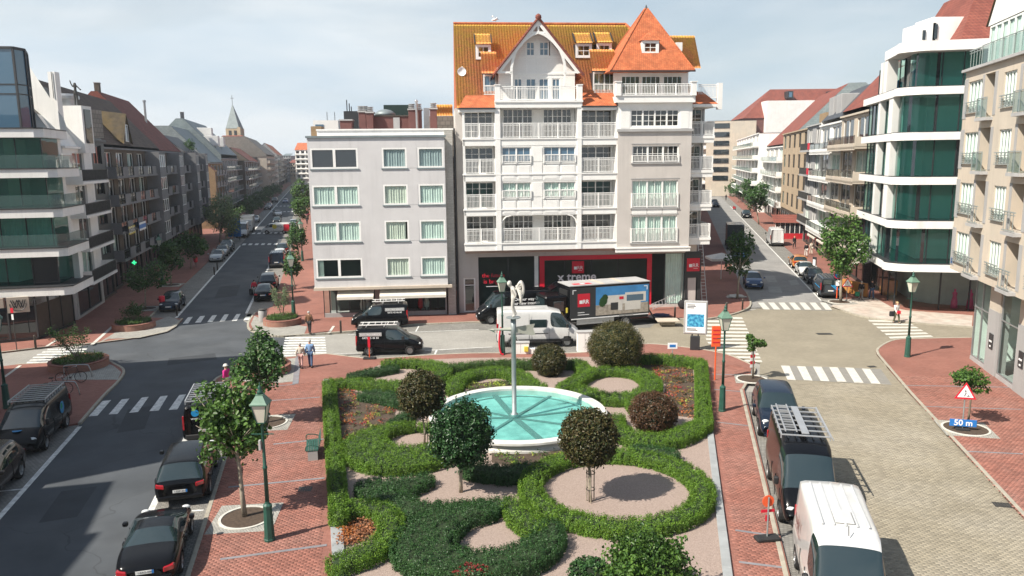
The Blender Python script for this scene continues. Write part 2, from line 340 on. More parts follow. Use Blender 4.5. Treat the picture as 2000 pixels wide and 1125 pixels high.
# street surfaces, each a few millimetres above the one below
o=MB().sheet([(xl(4),4),(xr(4),4),(xr(47),47),(xr(62),62),(xr(900),900),(xl(900),900),(xl(62),62),(xl(45),45)],0.004).build('road', M['asphalt']);struct(o);road_left=o
o=MB().sheet([(-32.2,49.0),(-31.0,55.6),(-28.2,57.2),(-26.6,61),(-22.6,63),(-20.9,60.6),(-18.3,56.6),(-16.75,56.4),(-15.7,50.7),(-17,48.3),(-18.3,45.2),(-17.8,42),(-23.5,41.2),(-24.5,45),(-25.4,48.1)],0.008).build('road_crossing', M['asphalt']);struct(o)
o=MB().sheet([(xk(4)-3,4),(xk(4)+17,4),(26.5,49.0),(30,53.6),(60,53.8),(60,49+2),(60,57),(29.6,61.8),(28.6,66.5),(22.6,66.5),(19.5,64),(16.5,61),(10.2,61.2),(9.0,53),(14.0,50.3),(15.8,47.6)],0.004).build('right_road', M['paver_beige']);struct(o);road_right=o
o=MB().sheet([(xs(66),66),(xt(66)+2.4,66),(xt(900)+2.4,900),(xs(900),900)],0.008).build('right_street', M['paver_street']);struct(o);street_right=o
o=MB().sheet([(-15.7,50.6),(-16.9,56.7),(10.4,61.6),(9.2,53.0)],0.0).build('cross_street', M['paver_grey']);struct(o);cross_street=o
o=MB().sheet([(-80,20),(-32,48.9),(-31,55.6),(-80,30)],0.0).build('side_street', M['paver_grey']);struct(o);side_street=o
# parking strips
for nm,pl in (('parking_strip',[(xl(4)-2.3,4),(xl(4),4),(xl(37.2),37.2),(xl(37.2)-2.3,37.2)]),('parking_strip',[(xr(4),4),(xr(4)+2.15,4),(xr(40.5)+2.15,40.5),(xr(41.5),41.5)]),('parking_strip',[(xl(63.5),63.5),(xl(63.5)-2.3,63.5),(xl(600)-2.3,600),(xl(600),600)]),('parking_strip',[(xr(64.5),64.5),(xr(64.5)+2.15,64.5),(xr(600)+2.15,600),(xr(600),600)]),('parking_strip',[(xk(20)+0.02,20),(xk(20)+2.3,20),(xk(41.4)+2.3,41.4),(xk(41.6)+.2,41.6)]),('parking_strip',[(xt(69),69),(xt(69)+2.2,69),(xt(600)+2.2,600),(xt(600),600)])):
 struct(MB().sheet(pl,0.012).build(nm, M['paver_parking']))
struct(MB().sheet(P((690,655),(931,645),(1270,640),(1290,622),(931,629),(806,634),(690,648)),0.012).build('parking_bay', M['paver_parking']))
struct(MB().sheet(P((700,702),(706,690),(960,679),(1140,676),(1130,692),(915,692),(724,703)),0.012).build('parking_bay', M['paver_parking']))
# pavements, a 0.1 m step above the roads, with kerb stones
def kerb(parent,pts,w=0.16,z=0.122,step=1.0,m='kerb_stone',name='kerb_stone'):
 """real kerb stones laid one by one along a line"""
 pts=[Vector((p[0],p[1])) for p in pts]
 mesh=None;k=0
 for a,b in zip(pts[:-1],pts[1:]):
  d=b-a;L=d.length
  if L<0.05:continue
  n=max(1,round(L/step));t=d/n;nn=Vector((-d.y,d.x)).normalized()
  if mesh is None or abs(mesh[1]-t.length)>0.02:
   mb=MB();mb.bbox(0.004,t.length-0.004,0,w,-0.1,z,0.012);mesh=(mb.mesh(name, M[m]),t.length)
  for i in range(n):
   p=a+t*i
   if p.y>74:continue
   o=obj(name,mesh[0],parent,(p.x,p.y,0),math.atan2(d.y,d.x))
def curve2(pts,n=5):return [(p.x,p.y) for p in smooth_poly([(a,b,0) for a,b in pts],n)]
c1=curve2(P((30,715),(114,711),(200,707),(222,714),(239,726),(230,745),(197,778),(152,830)))
sw1=[(-80,18),(-36,47.0)]+c1+[(xl(36)-2.3,36),(xl(4)-2.3,4),(-80,4)]
c2=curve2(P((0,691),(112,678),(181,673),(272,661),(326,649),(345,637),(358,624)))
sw2=[(-80,29)]+c2+[(xl(64.2)-2.3,64.2),(xl(900)-2.3,900),(xl(900)-16,900),(-80,200)]
c3=curve2(P((408,772),(412,752),(433,735),(500,713),(548,701),(640,693)))+curve2(P((724,703),(915,692),(1130,691),(1250,674),(1330,679),(1408,691),(1451,706),(1476,722),(1462,748),(1453,763)))
sw3=[(xr(4)+2.15,4),(xr(39.7)+2.15,39.7)]+c3+[(xk(4),4)]
c4=curve2(P((500,612),(487,633),(493,647),(527,656),(556,657),(636,652)))+P((690,648),(806,635),(931,630),(1150,626))+curve2(P((1331,624),(1377,624),(1425,616),(1454,606),(1464,597),(1462,585),(1456,572)))
sw4=[(xr(900)+2.15,900),(xr(68.5)+2.15,68.5)]+c4+[(xs(76),76),(xs(900),900)]
c5=P((2000,1015),(1777,771))+curve2(P((1713,695),(1713,682),(1745,666),(1802,663),(1902,661)))
sw5=[(15.7,4),(16.2,16.5)]+c5+[(60,53.4),(60,4)]
c6=curve2(P((1900,640),(1780,631),(1700,622),(1660,612),(1630,600)))
sw6=[(60,44)]+c6+[(xt(69)+2.2,69),(xt(900)+2.2,900),(xt(900)+14,900),(200,400),(60,60)]
walks=[]
for i,(poly,c) in enumerate(((sw1,c1),(sw2,c2),(sw3,c3),(sw4,c4),(sw5,c5),(sw6,c6))):
 o=MB().prism(poly,-0.05,0.10).build('pavement', M['red_paving']);struct(o);walks.append(o)
kerb(walks[0],c1);kerb(walks[1],c2);kerb(walks[2],c3[::-1]);kerb(walks[3],c4[::-1]);kerb(walks[4],c5[::-1]);kerb(walks[5],c6)
# stones lie inside the edge: the pieces of c3/c4/c5 are laid from the other side
kerb(walks[0],[(xl(36)-2.3,36),(xl(18)-2.3,18)]);kerb(walks[2],[(xr(39.7)+2.15,39.7),(xr(18)+2.15,18)])
kerb(walks[2],[(xk(18),18),(xk(41.8),41.8)]);kerb(walks[1],[(xl(74)-2.3,74),(xl(64.2)-2.3,64.2)])
# light cobbled corners
for pl in (P((212,662),(272,660),(326,648),(345,637),(352,626),(330,618),(280,636),(228,648),(190,671),z=.1),P((497,617),(490,633),(496,646),(527,654),(556,656),(594,653),(600,638),(560,632),(520,628),z=.1),P((440,737),(500,714),(548,703),(592,697),(575,745),(548,748),(470,745),z=.1),P((150,722),(205,708),(222,715),(237,727),(230,742),(200,742),(120,742),z=.1)):
 struct(MB().sheet(pl,0.1125).build('cobbled_corner', M['cobble']))
struct(MB().sheet(P((1622,598),(1660,611),(1700,620.5),(1780,629.5),(1898,638),(1900,616),(1770,606),(1742,600),(1706,580),(1650,585),z=.1),0.105).build('broken_pavement', M['rubble']))
# pale and blue bands in the brick paving
mat('band_stone',(0.20,0.205,0.225),0.85,var=0.15,scale=3,c2=(.28,.2,.18),c2amt=.4,c2scale=2)
def band(w,a,b,wid=0.16,m='band_stone',z=0.1145):
 a,b=Vector(xy(GS(*a))),Vector(xy(GS(*b)));d=(b-a).normalized();n=Vector((-d.y,d.x))*wid/2
 MB().sheet([a-n,b-n,b+n,a+n],z).build('paving_band', M[m],w)
for a,b in (((430,1093),(638,1065)),((446,952),(634,934)),((534,868),(632,858))):band(walks[2],a,b,0.14)
band(walks[2],(527,783),(625,776),0.12);band(walks[2],(520,756),(576,751),0.1);band(walks[2],(583,696),(577,750),0.35)
for a,b in (((1402,825),(1462,832)),((1436,1036),(1513,1047)),((1443,1098),(1529,1109)),((1394,761),(1446,765)),((1390,731),(1444,733))):band(walks[2],a,b,0.13)
for a,b in (((1764,753),(1990,757)),((1803,794),(1995,800)),((1888,882),(1998,887))):band(walks[4],a,b,0.12)
band(walks[0],(8,737),(40,714),0.2,'white_paver');band(walks[1],(180,673),(222,636),0.25,'white_paver');band(walks[1],(89,678),(112,663),0.2,'white_paver')
band(walks[3],(642,651),(652,637),0.2,'white_paver')
# single bricks where they can be told apart (near the camera)
def pave(name,parent,poly,org,rot,bl,bw,m,mort,z,ymax,gap=0.006,h=0.012):
 xs_,ys_=[p[0] for p in poly],[p[1] for p in poly];c,s=math.cos(rot),math.sin(rot)
 rad=max(max(xs_)-min(xs_),max(ys_)-min(ys_));nu,nv=int(rad/bl)+4,int(rad/bw)+4
 iu,iv=np.meshgrid(np.arange(-nu,nu),np.arange(-nv,nv))
 u=(iu+0.5*(iv%2))*bl;v=iv*bw
 X=org[0]+u*c-v*s;Y=org[1]+u*s+v*c
 k=inside(poly,X,Y)&(Y<ymax)&(Y>17.5);X,Y=X[k],Y[k];n=len(X)
 hl,hw=bl/2-gap/2,bw/2-gap/2;e=0.006
 pr=[(-hl,-hw,0),(hl,-hw,0),(hl,hw,0),(-hl,hw,0),(-hl+e,-hw+e,h),(hl-e,-hw+e,h),(hl-e,hw-e,h),(-hl+e,hw-e,h)]
 V=np.zeros((n,8,3));tilt=rng.normal(0,0.004,(n,2));dz=rng.normal(0,0.0012,n)
 for i,(a,b,zz) in enumerate(pr):
  V[:,i,0]=X+a*c-b*s;V[:,i,1]=Y+a*s+b*c;V[:,i,2]=z+zz+(dz+tilt[:,0]*a+tilt[:,1]*b if zz else 0)
 q=np.array([(4,5,6,7),(0,1,5,4),(1,2,6,5),(2,3,7,6),(3,0,4,7)])
 Q=(np.arange(n)[:,None,None]*8+q[None]).reshape(-1,4)
 o=obj(name,npmesh(name,V.reshape(-1,3),Q, M[m]),parent);stuff(o);return o
gl0,gl1=G(632,742,.1), G(652,1125,.1)
pl_mid=[(xr(17)+2.32,17),(xr(39.5)+2.32,39.5)]+P((412,768),(440,742),(575,752),(625,742),z=.1)+[xy(gl0+Vector((-.1,0,0))),(gl1 .x+0.9,17)]
pave('brick_paving',walks[2],pl_mid,(-10,30),0.13,0.21,0.105,'red_brick_paver','mortar',0.099,46)
gr0,gr1=G(1378,712,.1), G(1434,1125,.1)
pl_midr=[(gr1 .x-1.0,17.0),xy(gr1+Vector((.15,0,0))),xy(gr0+Vector((.2,0,0)))]+P((1440,712),(1466,724),(1456,750),z=.1)+[(xk(41)-.18,41),(xk(17)-.18,17)]
pave('brick_paving',walks[2],pl_midr,(9,30),-0.06,0.21,0.105,'red_brick_paver','mortar',0.099,48)
pl_r=P((2014,1030),(1787,780),(1724,697),(1724,684),(1752,670),(1896,668))+[(33,45),(31,17),(18,17)]
pave('brick_paving',walks[4],pl_r,(24,40),-0.02,0.21,0.105,'red_brick_paver','mortar',0.099,44)
pl_road=[(xk(17)+2.3,17),(xk(41.4)+2.3,41.4),(xk(46),46)]+P((1713,700),(1777,775),(2000,1018))+[(16.3,17)]
pave('road_pavers',road_right,pl_road,(15,30),ROT_R+0.02,0.22,0.11,'beige_paver','mortar_beige',0.003,43)
# ------------------------------------------------------------------ painted and paved markings: every stripe a piece of its own
def stripe(parent,pts,m='road_paint',z=0.012,name='crossing_stripe'):
 MB().sheet([xy(G(a,b,0)) for a,b in pts],z).build(name, M[m],parent)
def zc(pts,s,ox,oy):return [(a/s+ox,b/s+oy) for a,b in pts]
for q in ([(438,338),(482,334),(549,257),(506,262)],[(537,328),(580,326),(640,249),(601,254)],[(638,320),(682,316),(735,241),(700,245)],[(738,312),(784,309),(829,235),(793,238)],[(833,306),(876,303),(919,229),(886,232)]):
 stripe(road_left,zc(q,2.5289,0,680))
for q in ([(212,648),(254,644),(288,596),(252,600)],[(302,640),(345,638),(377,588),(340,592)],[(392,636),(432,632),(464,583),(430,586)],[(484,630),(522,627),(551,577),(518,580)],[(572,627),(610,624),(638,574),(607,577)],[(657,623),(697,620),(718,572),(690,575)]):
 stripe(road_left,zc(q,3.75,300,460))
for i in range(8):
 y0=659.0+i*4.95;y1=y0+2.7;t=i/7
 stripe(cross_street,[(557-7*t,y0),(635+3*t,y0-0.6),(635.4+3*t,y1-0.6),(556.5-7*t,y1)])
for i,(a,b,y) in enumerate(((94,171,682),(84,165,686.5),(74,158,691.5),(66,149,697),(60,140,702.2),(54,133,707))):
 stripe(side_street,[(a,y),(b,y-1.2),(b-2.5,y+1.5),(a-3,y+2.8)],z=0.014)
for i in range(13):
 t=i/12;y=619+84*t;xa=1378+48*max(0,(t-.55)/.45);xb=1449+38*t
 stripe(road_right,[(xa,y),(xb,y+0.8),(xb+2,y+4.4),(xa+2,y+3.4)],'white_paver')
stripe(road_right,[(1524,714),(1720,721),(1742,752),(1548,742)],'grey_band',0.0165,'crossing_field')
for q in ([(480,908),(535,910),(577,1003),(523,1000)],[(583,912),(638,914),(685,1006),(630,1003)],[(687,914),(742,916),(795,1010),(738,1008)],[(792,918),(846,920),(905,1014),(845,1012)],[(895,920),(950,923),(1015,1020),(955,1018)],[(1003,928),(1055,930),(1125,1027),(1065,1024)]):
 stripe(road_right,zc(q,3.309,1380,440),'white_paver',0.0205)
stripe(street_right,[(1478,591),(1606,591),(1626,607),(1490,604.5)],'grey_band',0.0125,'crossing_field')
for i in range(7):
 x0=1480+i*20.2;e=0.5*i
 stripe(street_right,[(x0,591.2),(x0+11.5,591.2),(x0+24,604.8+e*.2),(x0+11.5,604.6+e*.2)],'white_paver',0.0165)
for i in range(6):
 t=i/5
 stripe(road_right,[(1695+40*t,625+33*t),(1770+47*t,627+28*t),(1776+47*t,630+28*t),(1699+40*t,628.4+33*t)],'white_paver')
 # long edge lines
def line(parent,a,b,w,z=0.016):
 a,b=Vector(a),Vector(b);d=(b-a).normalized();n=Vector((-d.y,d.x))*w/2
 MB().sheet([a-n,b-n,b+n,a+n],z).build('edge_line', M['road_paint'],parent)
line(road_left,(xl(4)+.1,4),(xl(37)+.1,37),.22);line(road_left,(xr(4),4),(xr(41),41),.24)
line(road_left,(xl(64)+.1,64),(xl(122)+.1,122),.22);line(road_left,(xr(66),66),(xr(122),122),.22)
line(road_left,(xl(150)+.1,150),(xl(400)+.1,400),.25)
for y in (24,29.5):line(road_left,(xl(y)-2.1,y-.5),(xl(y),y),.12)
line(road_left,(xr(27.2)+.2,27.2),(xr(27.4)+2.0,27.4),.12)
line(street_right,(xt(69),69),(xt(210),210),.16)
line(cross_street,xy(G(680,654)),xy(G(935,644)),.12);line(cross_street,xy(G(640,692)),xy(G(700,690)),.10);line(cross_street,xy(G(830,685)),xy(G(962,678)),.12)
line(cross_street,xy(G(848,695)),xy(G(853,684)),.12);line(cross_street,xy(G(812,648)),xy(G(818,637)),.10)
# far crossings of the left-hand street
for yy in (122.5,142,205,232):
 for i in range(6):
  f0,f1=(i+.25)/6.2,(i+.8)/6.2;y2=yy+2.6
  xa,xb=xl(yy)+(xr(yy)-xl(yy))*f0,xl(yy)+(xr(yy)-xl(yy))*f1;xc,xd_=xl(y2)+(xr(y2)-xl(y2))*f0,xl(y2)+(xr(y2)-xl(y2))*f1
  MB().sheet([(xa,yy),(xb,yy),(xd_,y2),(xc,y2)],0.012).build('crossing_stripe', M['road_paint'],road_left)
  # repaired patches in the asphalt and lighter patches in the street
mat('asphalt_patch',(0.045,0.05,0.057),0.9,var=0.15,scale=0.8,bump=0.3,bscale=120);mat('pale_patch',(0.34,0.335,0.32),0.9,var=0.12,scale=1.5)
for k,q in enumerate(([(250,800),(300,792),(282,838),(228,846)],[(330,700),(420,690),(424,702),(326,714)],[(120,960),(190,950),(150,1010),(75,1022)],[(430,560),(470,556),(462,578),(418,583)])):MB().sheet([xy(G(a,b)) for a,b in q],0.0095+.0003*k).build('road_patch', M['asphalt_patch'],road_left)
for k,q in enumerate(([(1500,560),(1524,560),(1528,572),(1502,571)],[(1540,548),(1556,547),(1562,556),(1545,557)],[(1494,540),(1512,539),(1518,551),(1500,551)])):MB().sheet([xy(G(a,b)) for a,b in q],0.0095+.0003*k).build('road_patch', M['pale_patch'],street_right)
for k,q in enumerate(([(1600,800),(1640,796),(1690,842),(1640,850)],[(1480,860),(1500,858)],)):
 pass
 # iron covers and gratings
def grate(px,py,w,l,rz,label,par=False):
 p=G(px,py,0.016 if not par else 0.105);mb=MB();mb.box(-w/2,w/2,-l/2,l/2,0,0.006)
 o=thing('drain_cover',label,'drain cover',p,rz,'iron covers in the road')
 mb.build('frame', M['dark_iron'],o)
 m2=MB()
 for i in range(6):x=-w/2+w*(i+.5)/6;m2 .box(x-w*.045,x+w*.045,-l*.42,l*.42,0.006,0.014)
 m2 .build('grating_bars', M['dark_iron'],o)
grate(1610,652,1.1,.55,-.02,'rectangular iron drain cover in the middle of the beige crossing')
grate(1703,716,.5,.35,.2,'small iron drain cover beside the striped crossing near the red corner')
grate(1957,986,.6,.42,-.2,'iron drain cover at the kerb of the beige road, right edge')
grate(596,955,.55,.5,.1,'square brown cover in the red pavement near the green bench',True)
# ================================================================== PLANTS: shared builders
leafmat('leaf_bright',(0.055,0.14,0.014),(0.185,0.315,0.034),0.5,0.22)
leafmat('leaf_mid',(0.045,0.105,0.022),(0.10,0.18,0.035),0.5,0.2)
leafmat('leaf_dark',(0.020,0.068,0.020),(0.055,0.125,0.034),0.45,0.15)
leafmat('leaf_lime',(0.036,0.095,0.02),(0.115,0.215,0.04),0.42,0.3)
leafmat('leaf_street',(0.03,0.085,0.022),(0.075,0.155,0.035),0.42,0.28)
leafmat('leaf_deep',(0.016,0.055,0.018),(0.04,0.10,0.03),0.32,0.18)
leafmat('leaf_bronze',(0.036,0.055,0.016),(0.105,0.078,0.03),0.4,0.2)
leafmat('leaf_olive',(0.045,0.062,0.018),(0.13,0.10,0.032),0.4,0.2)
leafmat('leaf_red',(0.055,0.042,0.018),(0.135,0.058,0.032),0.4,0.2)
leafmat('leaf_silver',(0.13,0.20,0.10),(0.26,0.32,0.17),0.5,0.25)
leafmat('petal_orange',(0.30,0.075,0.02),(0.48,0.20,0.06),0.5,0.2)
leafmat('petal_red',(0.27,0.02,0.03),(0.42,0.07,0.06),0.5,0.2)
leafmat('petal_lime',(0.20,0.28,0.03),(0.36,0.40,0.07),0.5,0.25)
leafmat('leaf_copper',(0.22,0.085,0.045),(0.46,0.22,0.11),0.5,0.2)
leafmat('petal_pink',(0.45,0.03,0.12),(0.6,0.1,0.25),0.5,0.2)
mat('bark',(0.16,0.125,0.09),0.9,var=0.25,scale=6,bump=0.7,bscale=20)
mat('bark_pale',(0.30,0.26,0.20),0.9,var=0.25,scale=6,bump=0.6,bscale=20)
mat('gravel',(0.36,0.28,0.24),0.95,var=0.22,scale=26,bump=1.0,bscale=55,c2=(0.27,0.20,0.17),c2amt=0.6,c2scale=14)
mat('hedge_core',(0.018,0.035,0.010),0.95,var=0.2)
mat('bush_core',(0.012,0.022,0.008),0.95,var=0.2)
def leaf_quads(C,N,size,asp=0.62,fold=0.25):
 """one folded leaf (two quads sharing a midrib) for every centre C with normal N"""
 n=len(C);N=N/(np.linalg.norm(N,axis=1,keepdims=True)+1e-9)
 a=rng.normal(size=(n,3));T=np.cross(N,a);T/=np.linalg.norm(T,axis=1,keepdims=True)+1e-9
 B=np.cross(N,T);s=(size*rng.uniform(0.65,1.25,n))[:,None];w=s*asp
 V=np.zeros((n,6,3));off=N*s*fold
 V[:,0]=C-T*s*.5;V[:,1]=C+T*s*.5
 V[:,2]=C-T*s*.18-B*w*.5+off;V[:,3]=C+T*s*.25-B*w*.42+off
 V[:,4]=C+T*s*.25+B*w*.42+off;V[:,5]=C-T*s*.18+B*w*.5+off
 q=np.array([(0,1,3,2),(0,5,4,1)])
 return V.reshape(-1,3),(np.arange(n)[:,None,None]*6+q[None]).reshape(-1,4)
def simple_quads(C,N,size,asp=0.7):
 n=len(C);N=N/(np.linalg.norm(N,axis=1,keepdims=True)+1e-9)
 a=rng.normal(size=(n,3));T=np.cross(N,a);T/=np.linalg.norm(T,axis=1,keepdims=True)+1e-9
 B=np.cross(N,T);s=(size*rng.uniform(0.6,1.3,n))[:,None];w=s*asp
 V=np.zeros((n,4,3));V[:,0]=C-T*s*.5;V[:,1]=C-B*w*.5;V[:,2]=C+T*s*.5;V[:,3]=C+B*w*.5
 return V.reshape(-1,3),np.arange(n*4).reshape(-1,4)
def sd_path(X,Y,pts,closed=False):
 d=np.full(X.shape,1e9);k=len(pts)
 for i in range(k if closed else k-1):
  x0,y0,h0=pts[i];x1,y1,h1=pts[(i+1)%k];dx,dy=x1-x0,y1-y0;L2=dx*dx+dy*dy+1e-9
  t=np.clip(((X-x0)*dx+(Y-y0)*dy)/L2,0,1)
  d=np.minimum(d,np.hypot(X-x0-t*dx,Y-y0-t*dy)-(h0+t*(h1-h0)))
 return d
def hedge(label,sdf,bb,m,h=0.5,leaf=0.047,dens=84,per=19,group='clipped hedges in the garden'):
 """clipped hedge: a dark core with leaf tufts through its outer shell"""
 t=thing('hedge',label,'hedge',(0,0,0),0,group)
 x0,x1,y0,y1=bb;g=0.07
 xs_=np.arange(x0,x1,g);ys_=np.arange(y0,y1,g);X,Y=np.meshgrid(xs_,ys_);D=sdf(X,Y)
 prof=lambda d:h*np.clip(1-np.clip(1+(d+0.06)/0.14,0,1)**2.2,0,1)
 Zc=prof(D+0.05)*0.93
 k=D<0.02;idx=-np.ones(D.shape,int);cells=k[:-1,:-1]&k[1:,:-1]&k[:-1,1:]&k[1:,1:]
 V=np.stack([X,Y,0.10+Zc],-1).reshape(-1,3);ids=np.arange(D.size).reshape(D.shape)
 Q=np.stack([ids[:-1,:-1][cells],ids[:-1,1:][cells],ids[1:,1:][cells],ids[1:,:-1][cells]],-1)
 used=np.unique(Q);rm=-np.ones(D.size,int);rm[used]=np.arange(len(used))
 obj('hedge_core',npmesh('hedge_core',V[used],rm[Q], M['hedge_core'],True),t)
 # tufts
 area=(x1-x0)*(y1-y0);n=int(area*dens*2.2)
 px=rng.uniform(x0,x1,n);py=rng.uniform(y0,y1,n);d=sdf(px,py)
 e=0.02;gx=(sdf(px+e,py)-d)/e;gy=(sdf(px,py+e)-d)/e
 kt=d<-0.05;pt=np.stack([px,py,0.10+h+0*d],-1)[kt];nt_=np.stack([gx*np.clip(1+d/.3,0,1)*.7,gy*np.clip(1+d/.3,0,1)*.7,1+0*d],-1)[kt]
 sub=rng.random(len(pt))<0.5;pt,nt_=pt[sub],nt_[sub]
 rim=np.clip(1+d[kt][sub]/0.22,0,1);pt[:,2]-=rim*0.07
 # sides: points pushed to the boundary
 ks=(d<0.10)&(d>-0.22);rep=3
 sx=np.repeat(px[ks],rep);sy=np.repeat(py[ks],rep);sd_=np.repeat(d[ks],rep);sgx=np.repeat(gx[ks],rep);sgy=np.repeat(gy[ks],rep)
 ps=np.stack([sx-sgx*sd_,sy-sgy*sd_,0.10+rng.uniform(0.02,h*.96,len(sx))],-1);ns=np.stack([sgx,sgy,0.45+0*sgx],-1)
 if len(ps):
  sub=rng.random(len(ps))<0.62;ps,ns=ps[sub],ns[sub]
 pc=np.concatenate([pt,ps]);nc=np.concatenate([nt_,ns]);jj=rng.uniform(-.04,.045,len(pc))[:,None]
 nn=nc/np.linalg.norm(nc,axis=1,keepdims=True);pc=pc+nn*jj
 C=np.repeat(pc,per,0)+rng.normal(0,1,(len(pc)*per,3))*np.array([0.036,0.036,0.06]);N=np.repeat(nn,per,0)+rng.normal(0,0.75,(len(pc)*per,3))
 C[:,2]=np.maximum(C[:,2],0.105)
 v,q=simple_quads(C,N,leaf,0.62)
 stuff(obj('foliage',npmesh('foliage',v,q, M[m]),t));return t
def crown_pts(n_clump,per,rad,squash=(1,1,1),shell=0.55,spread=0.2,bumpy=0.12,flat=False):
 """leaf centres and normals of a crown round the origin (radius about 1 * rad)"""
 u=rng.normal(size=(n_clump,3));u/=np.linalg.norm(u,axis=1,keepdims=True)
 r=rng.uniform(shell,1.0,n_clump)**0.6*(1+rng.normal(0,bumpy,n_clump))
 c=u*r[:,None]*rad
 C=np.repeat(c,per,0)+rng.normal(0,spread*rad,(n_clump*per,3));N=np.repeat(u,per,0)*0.8+rng.normal(0,0.7,(n_clump*per,3))+np.array([0,0,0.35])
 return C*np.array(squash),N
def blob(rad,squash=(1,1,1),m='bush_core',seg=3,rough=0.06):
 bm=bmesh.new();bmesh.ops.create_icosphere(bm,subdivisions=seg,radius=rad)
 for v in bm.verts:v.co*=1+rng.normal(0,rough);v.co=Vector((v.co.x*squash[0],v.co.y*squash[1],v.co.z*squash[2]))
 mb=MB();mb.addbm(bm);return mb
def branch_mesh(h,r0,limbs,seed,top=None,lean=(0,0),forks=True):
 """tapered trunk with limbs reaching into the crown"""
 rs=np.random.default_rng(seed);mb=MB()
 tp=top or h*1.5
 pts=[(0,0,0),(lean[0]*.3+rs.normal(0,.02),lean[1]*.3,h*.35),(lean[0]*.7,lean[1]*.7+rs.normal(0,.03),h*.75),(lean[0],lean[1],h),(lean[0]*1.2,lean[1]*1.2,tp)]
 mb.tube(pts,[r0*1.25,r0,r0*.85,r0*.75,r0*.25],9)
 for i in range(limbs):
  a=2*math.pi*(i+rs.random()*.6)/limbs;z0=h*(0.85+0.3*rs.random());L=(tp-h)*rs.uniform(.6,1.0)
  d=Vector((math.cos(a)*.75,math.sin(a)*.75,rs.uniform(.5,1.0)));b=Vector((lean[0],lean[1],z0))
  mb.tube([b,b+d*L*.5+Vector((0,0,.05)),b+d*L],[r0*.42,r0*.28,r0*.08],6)
  if forks:
   e=d.copy();e.rotate(Matrix.Rotation(rs.uniform(-.9,.9),3,'Z'));mb.tube([b+d*L*.5,b+d*L*.5+e*L*.4],[r0*.2,r0*.05],5)
 return mb
 # ================================================================== THE GARDEN
def Zg(x,y,z=0.1):return G(x/2.3195+620,y/2.3195+640,z)
garden_poly=P((634,746),(664,745),(690,738),(716,722),(752,709),(800,704),(915,699),(1130,697),(1250,697),(1366,706),(1376,713),z=.12)+[(G(1431,1125,.12).x-.2,22.4),(5.6,17),(-4.6,17),(G(648,1125,.12).x,22.6)]
gd=MB().prism(garden_poly,0.02,0.125).build('garden_ground', M['gravel']);struct(gd)
gl,glb,gr,grb=G(632,743,.12), G(650,1125,.12), G(1375,710,.12), G(1431,1125,.12)
gl_s=gl+(glb-gl)*1.25;gr_s=gr+(grb-gr)*1.22
kerb(gd,[xy(gl),xy(gl_s)],0.42,0.20,1.2,'blue_stone','border_stone');kerb(gd,[xy(gr_s),xy(gr)],0.30,0.20,1.2,'blue_stone','border_stone')
def zpath(pts,h=0.5,n=6,closed=False):
 """hedge centre line from points on its clipped top"""
 out=[]
 for p in smooth_poly([tuple(Zg(x,y,0.1+h)[:2])+(w,) for x,y,w in pts],n,closed):out.append((p.x,p.y,p.z))
 return out
def hpath(label,pts,m,h=0.5,closed=False,**k):
 pp=zpath(pts,h,6,closed);f=lambda X,Y:sd_path(X,Y,pp,closed)
 xs_,ys_=[p[0] for p in pp],[p[1] for p in pp];w=max(p[2] for p in pp)+.25
 return hedge(label,f,(min(xs_)-w,max(xs_)+w,min(ys_)-w,max(ys_)+w),m,h,**k)
B,D_,MD='leaf_bright','leaf_dark','leaf_mid'
hpath('straight bright green hedge along the left stone border of the garden',[(52,235,.3),(62,400,.3),(80,600,.3),(94,760,.3),(98,835,.3)],B,.55)
hpath('straight bright green hedge along the right stone border of the garden',[(1738,150,.32),(1746,300,.32),(1752,425,.36)],B,.6)
hpath('bright green hedge along the far right edge of the garden',[(1462,122,.4),(1600,128,.4),(1728,146,.36)],B,.6)
hpath('long darker green hedge along the far edge behind the fountain',[(600,168,.32),(800,152,.32),(1000,148,.32),(1170,146,.36)],MD,.6)
hpath('bright green curling hedge in the far left corner',[(85,238,.36),(180,236,.45),(310,250,.55),(430,246,.6),(540,215,.55),(570,180,.5),(520,158,.45),(420,147,.4),(320,150,.4)],B,.5)
hpath('low dark green hedge inside the far left curl',[(160,212,.34),(250,192,.42),(340,176,.38)],D_,.42)
hpath('dark green hedge below the far left curl beside the flower bed',[(225,292,.5),(310,300,.62),(385,325,.5)],D_,.48)
hpath('small dark green hedge stub left of the bronze-leaved tree',[(345,425,.3),(415,380,.34)],D_,.42)
hpath('bright green arc hedge behind the left side of the fountain',[(618,268,.42),(640,225,.48),(720,195,.5),(830,186,.5),(915,205,.5),(965,240,.45),(1010,256,.35)],B,.5)
hpath('bright green loop hedge right of the fountain below the big dome bush',[(1110,262,.4),(1175,228,.42),(1225,200,.42),(1300,182,.45),(1400,184,.5),(1480,205,.55),(1515,250,.55),(1470,292,.6),(1370,306,.62),(1270,298,.6),(1190,272,.5)],B,.5)
hpath('short bright green hedge in front of the big dome bush',[(1190,155,.42),(1205,175,.42),(1235,188,.38)],B,.5)
hpath('short bright green link hedge above the round red bush',[(1425,318,.38),(1440,352,.36)],B,.45)
hpath('bright green horseshoe hedge round the round red bush',[(1748,420,.42),(1700,448,.5),(1610,486,.55),(1500,494,.6),(1400,472,.55),(1345,432,.45),(1362,398,.35)],B,.5)
hpath('low dark green hedge below the horseshoe hedge on the right',[(1470,548,.55),(1540,556,.55),(1600,566,.4)],D_,.42)
hpath('bright green quarter ring hedge round the copper flower bed',[(100,815,.36),(190,792,.4),(285,808,.42),(335,868,.42),(310,945,.44),(220,1000,.42),(100,1046,.4)],B,.5)
hpath('dark green hedge strip between the fountain bed and the gravel ring',[(700,628,.5),(800,640,.6),(890,645,.6),(960,622,.4)],D_,.45)
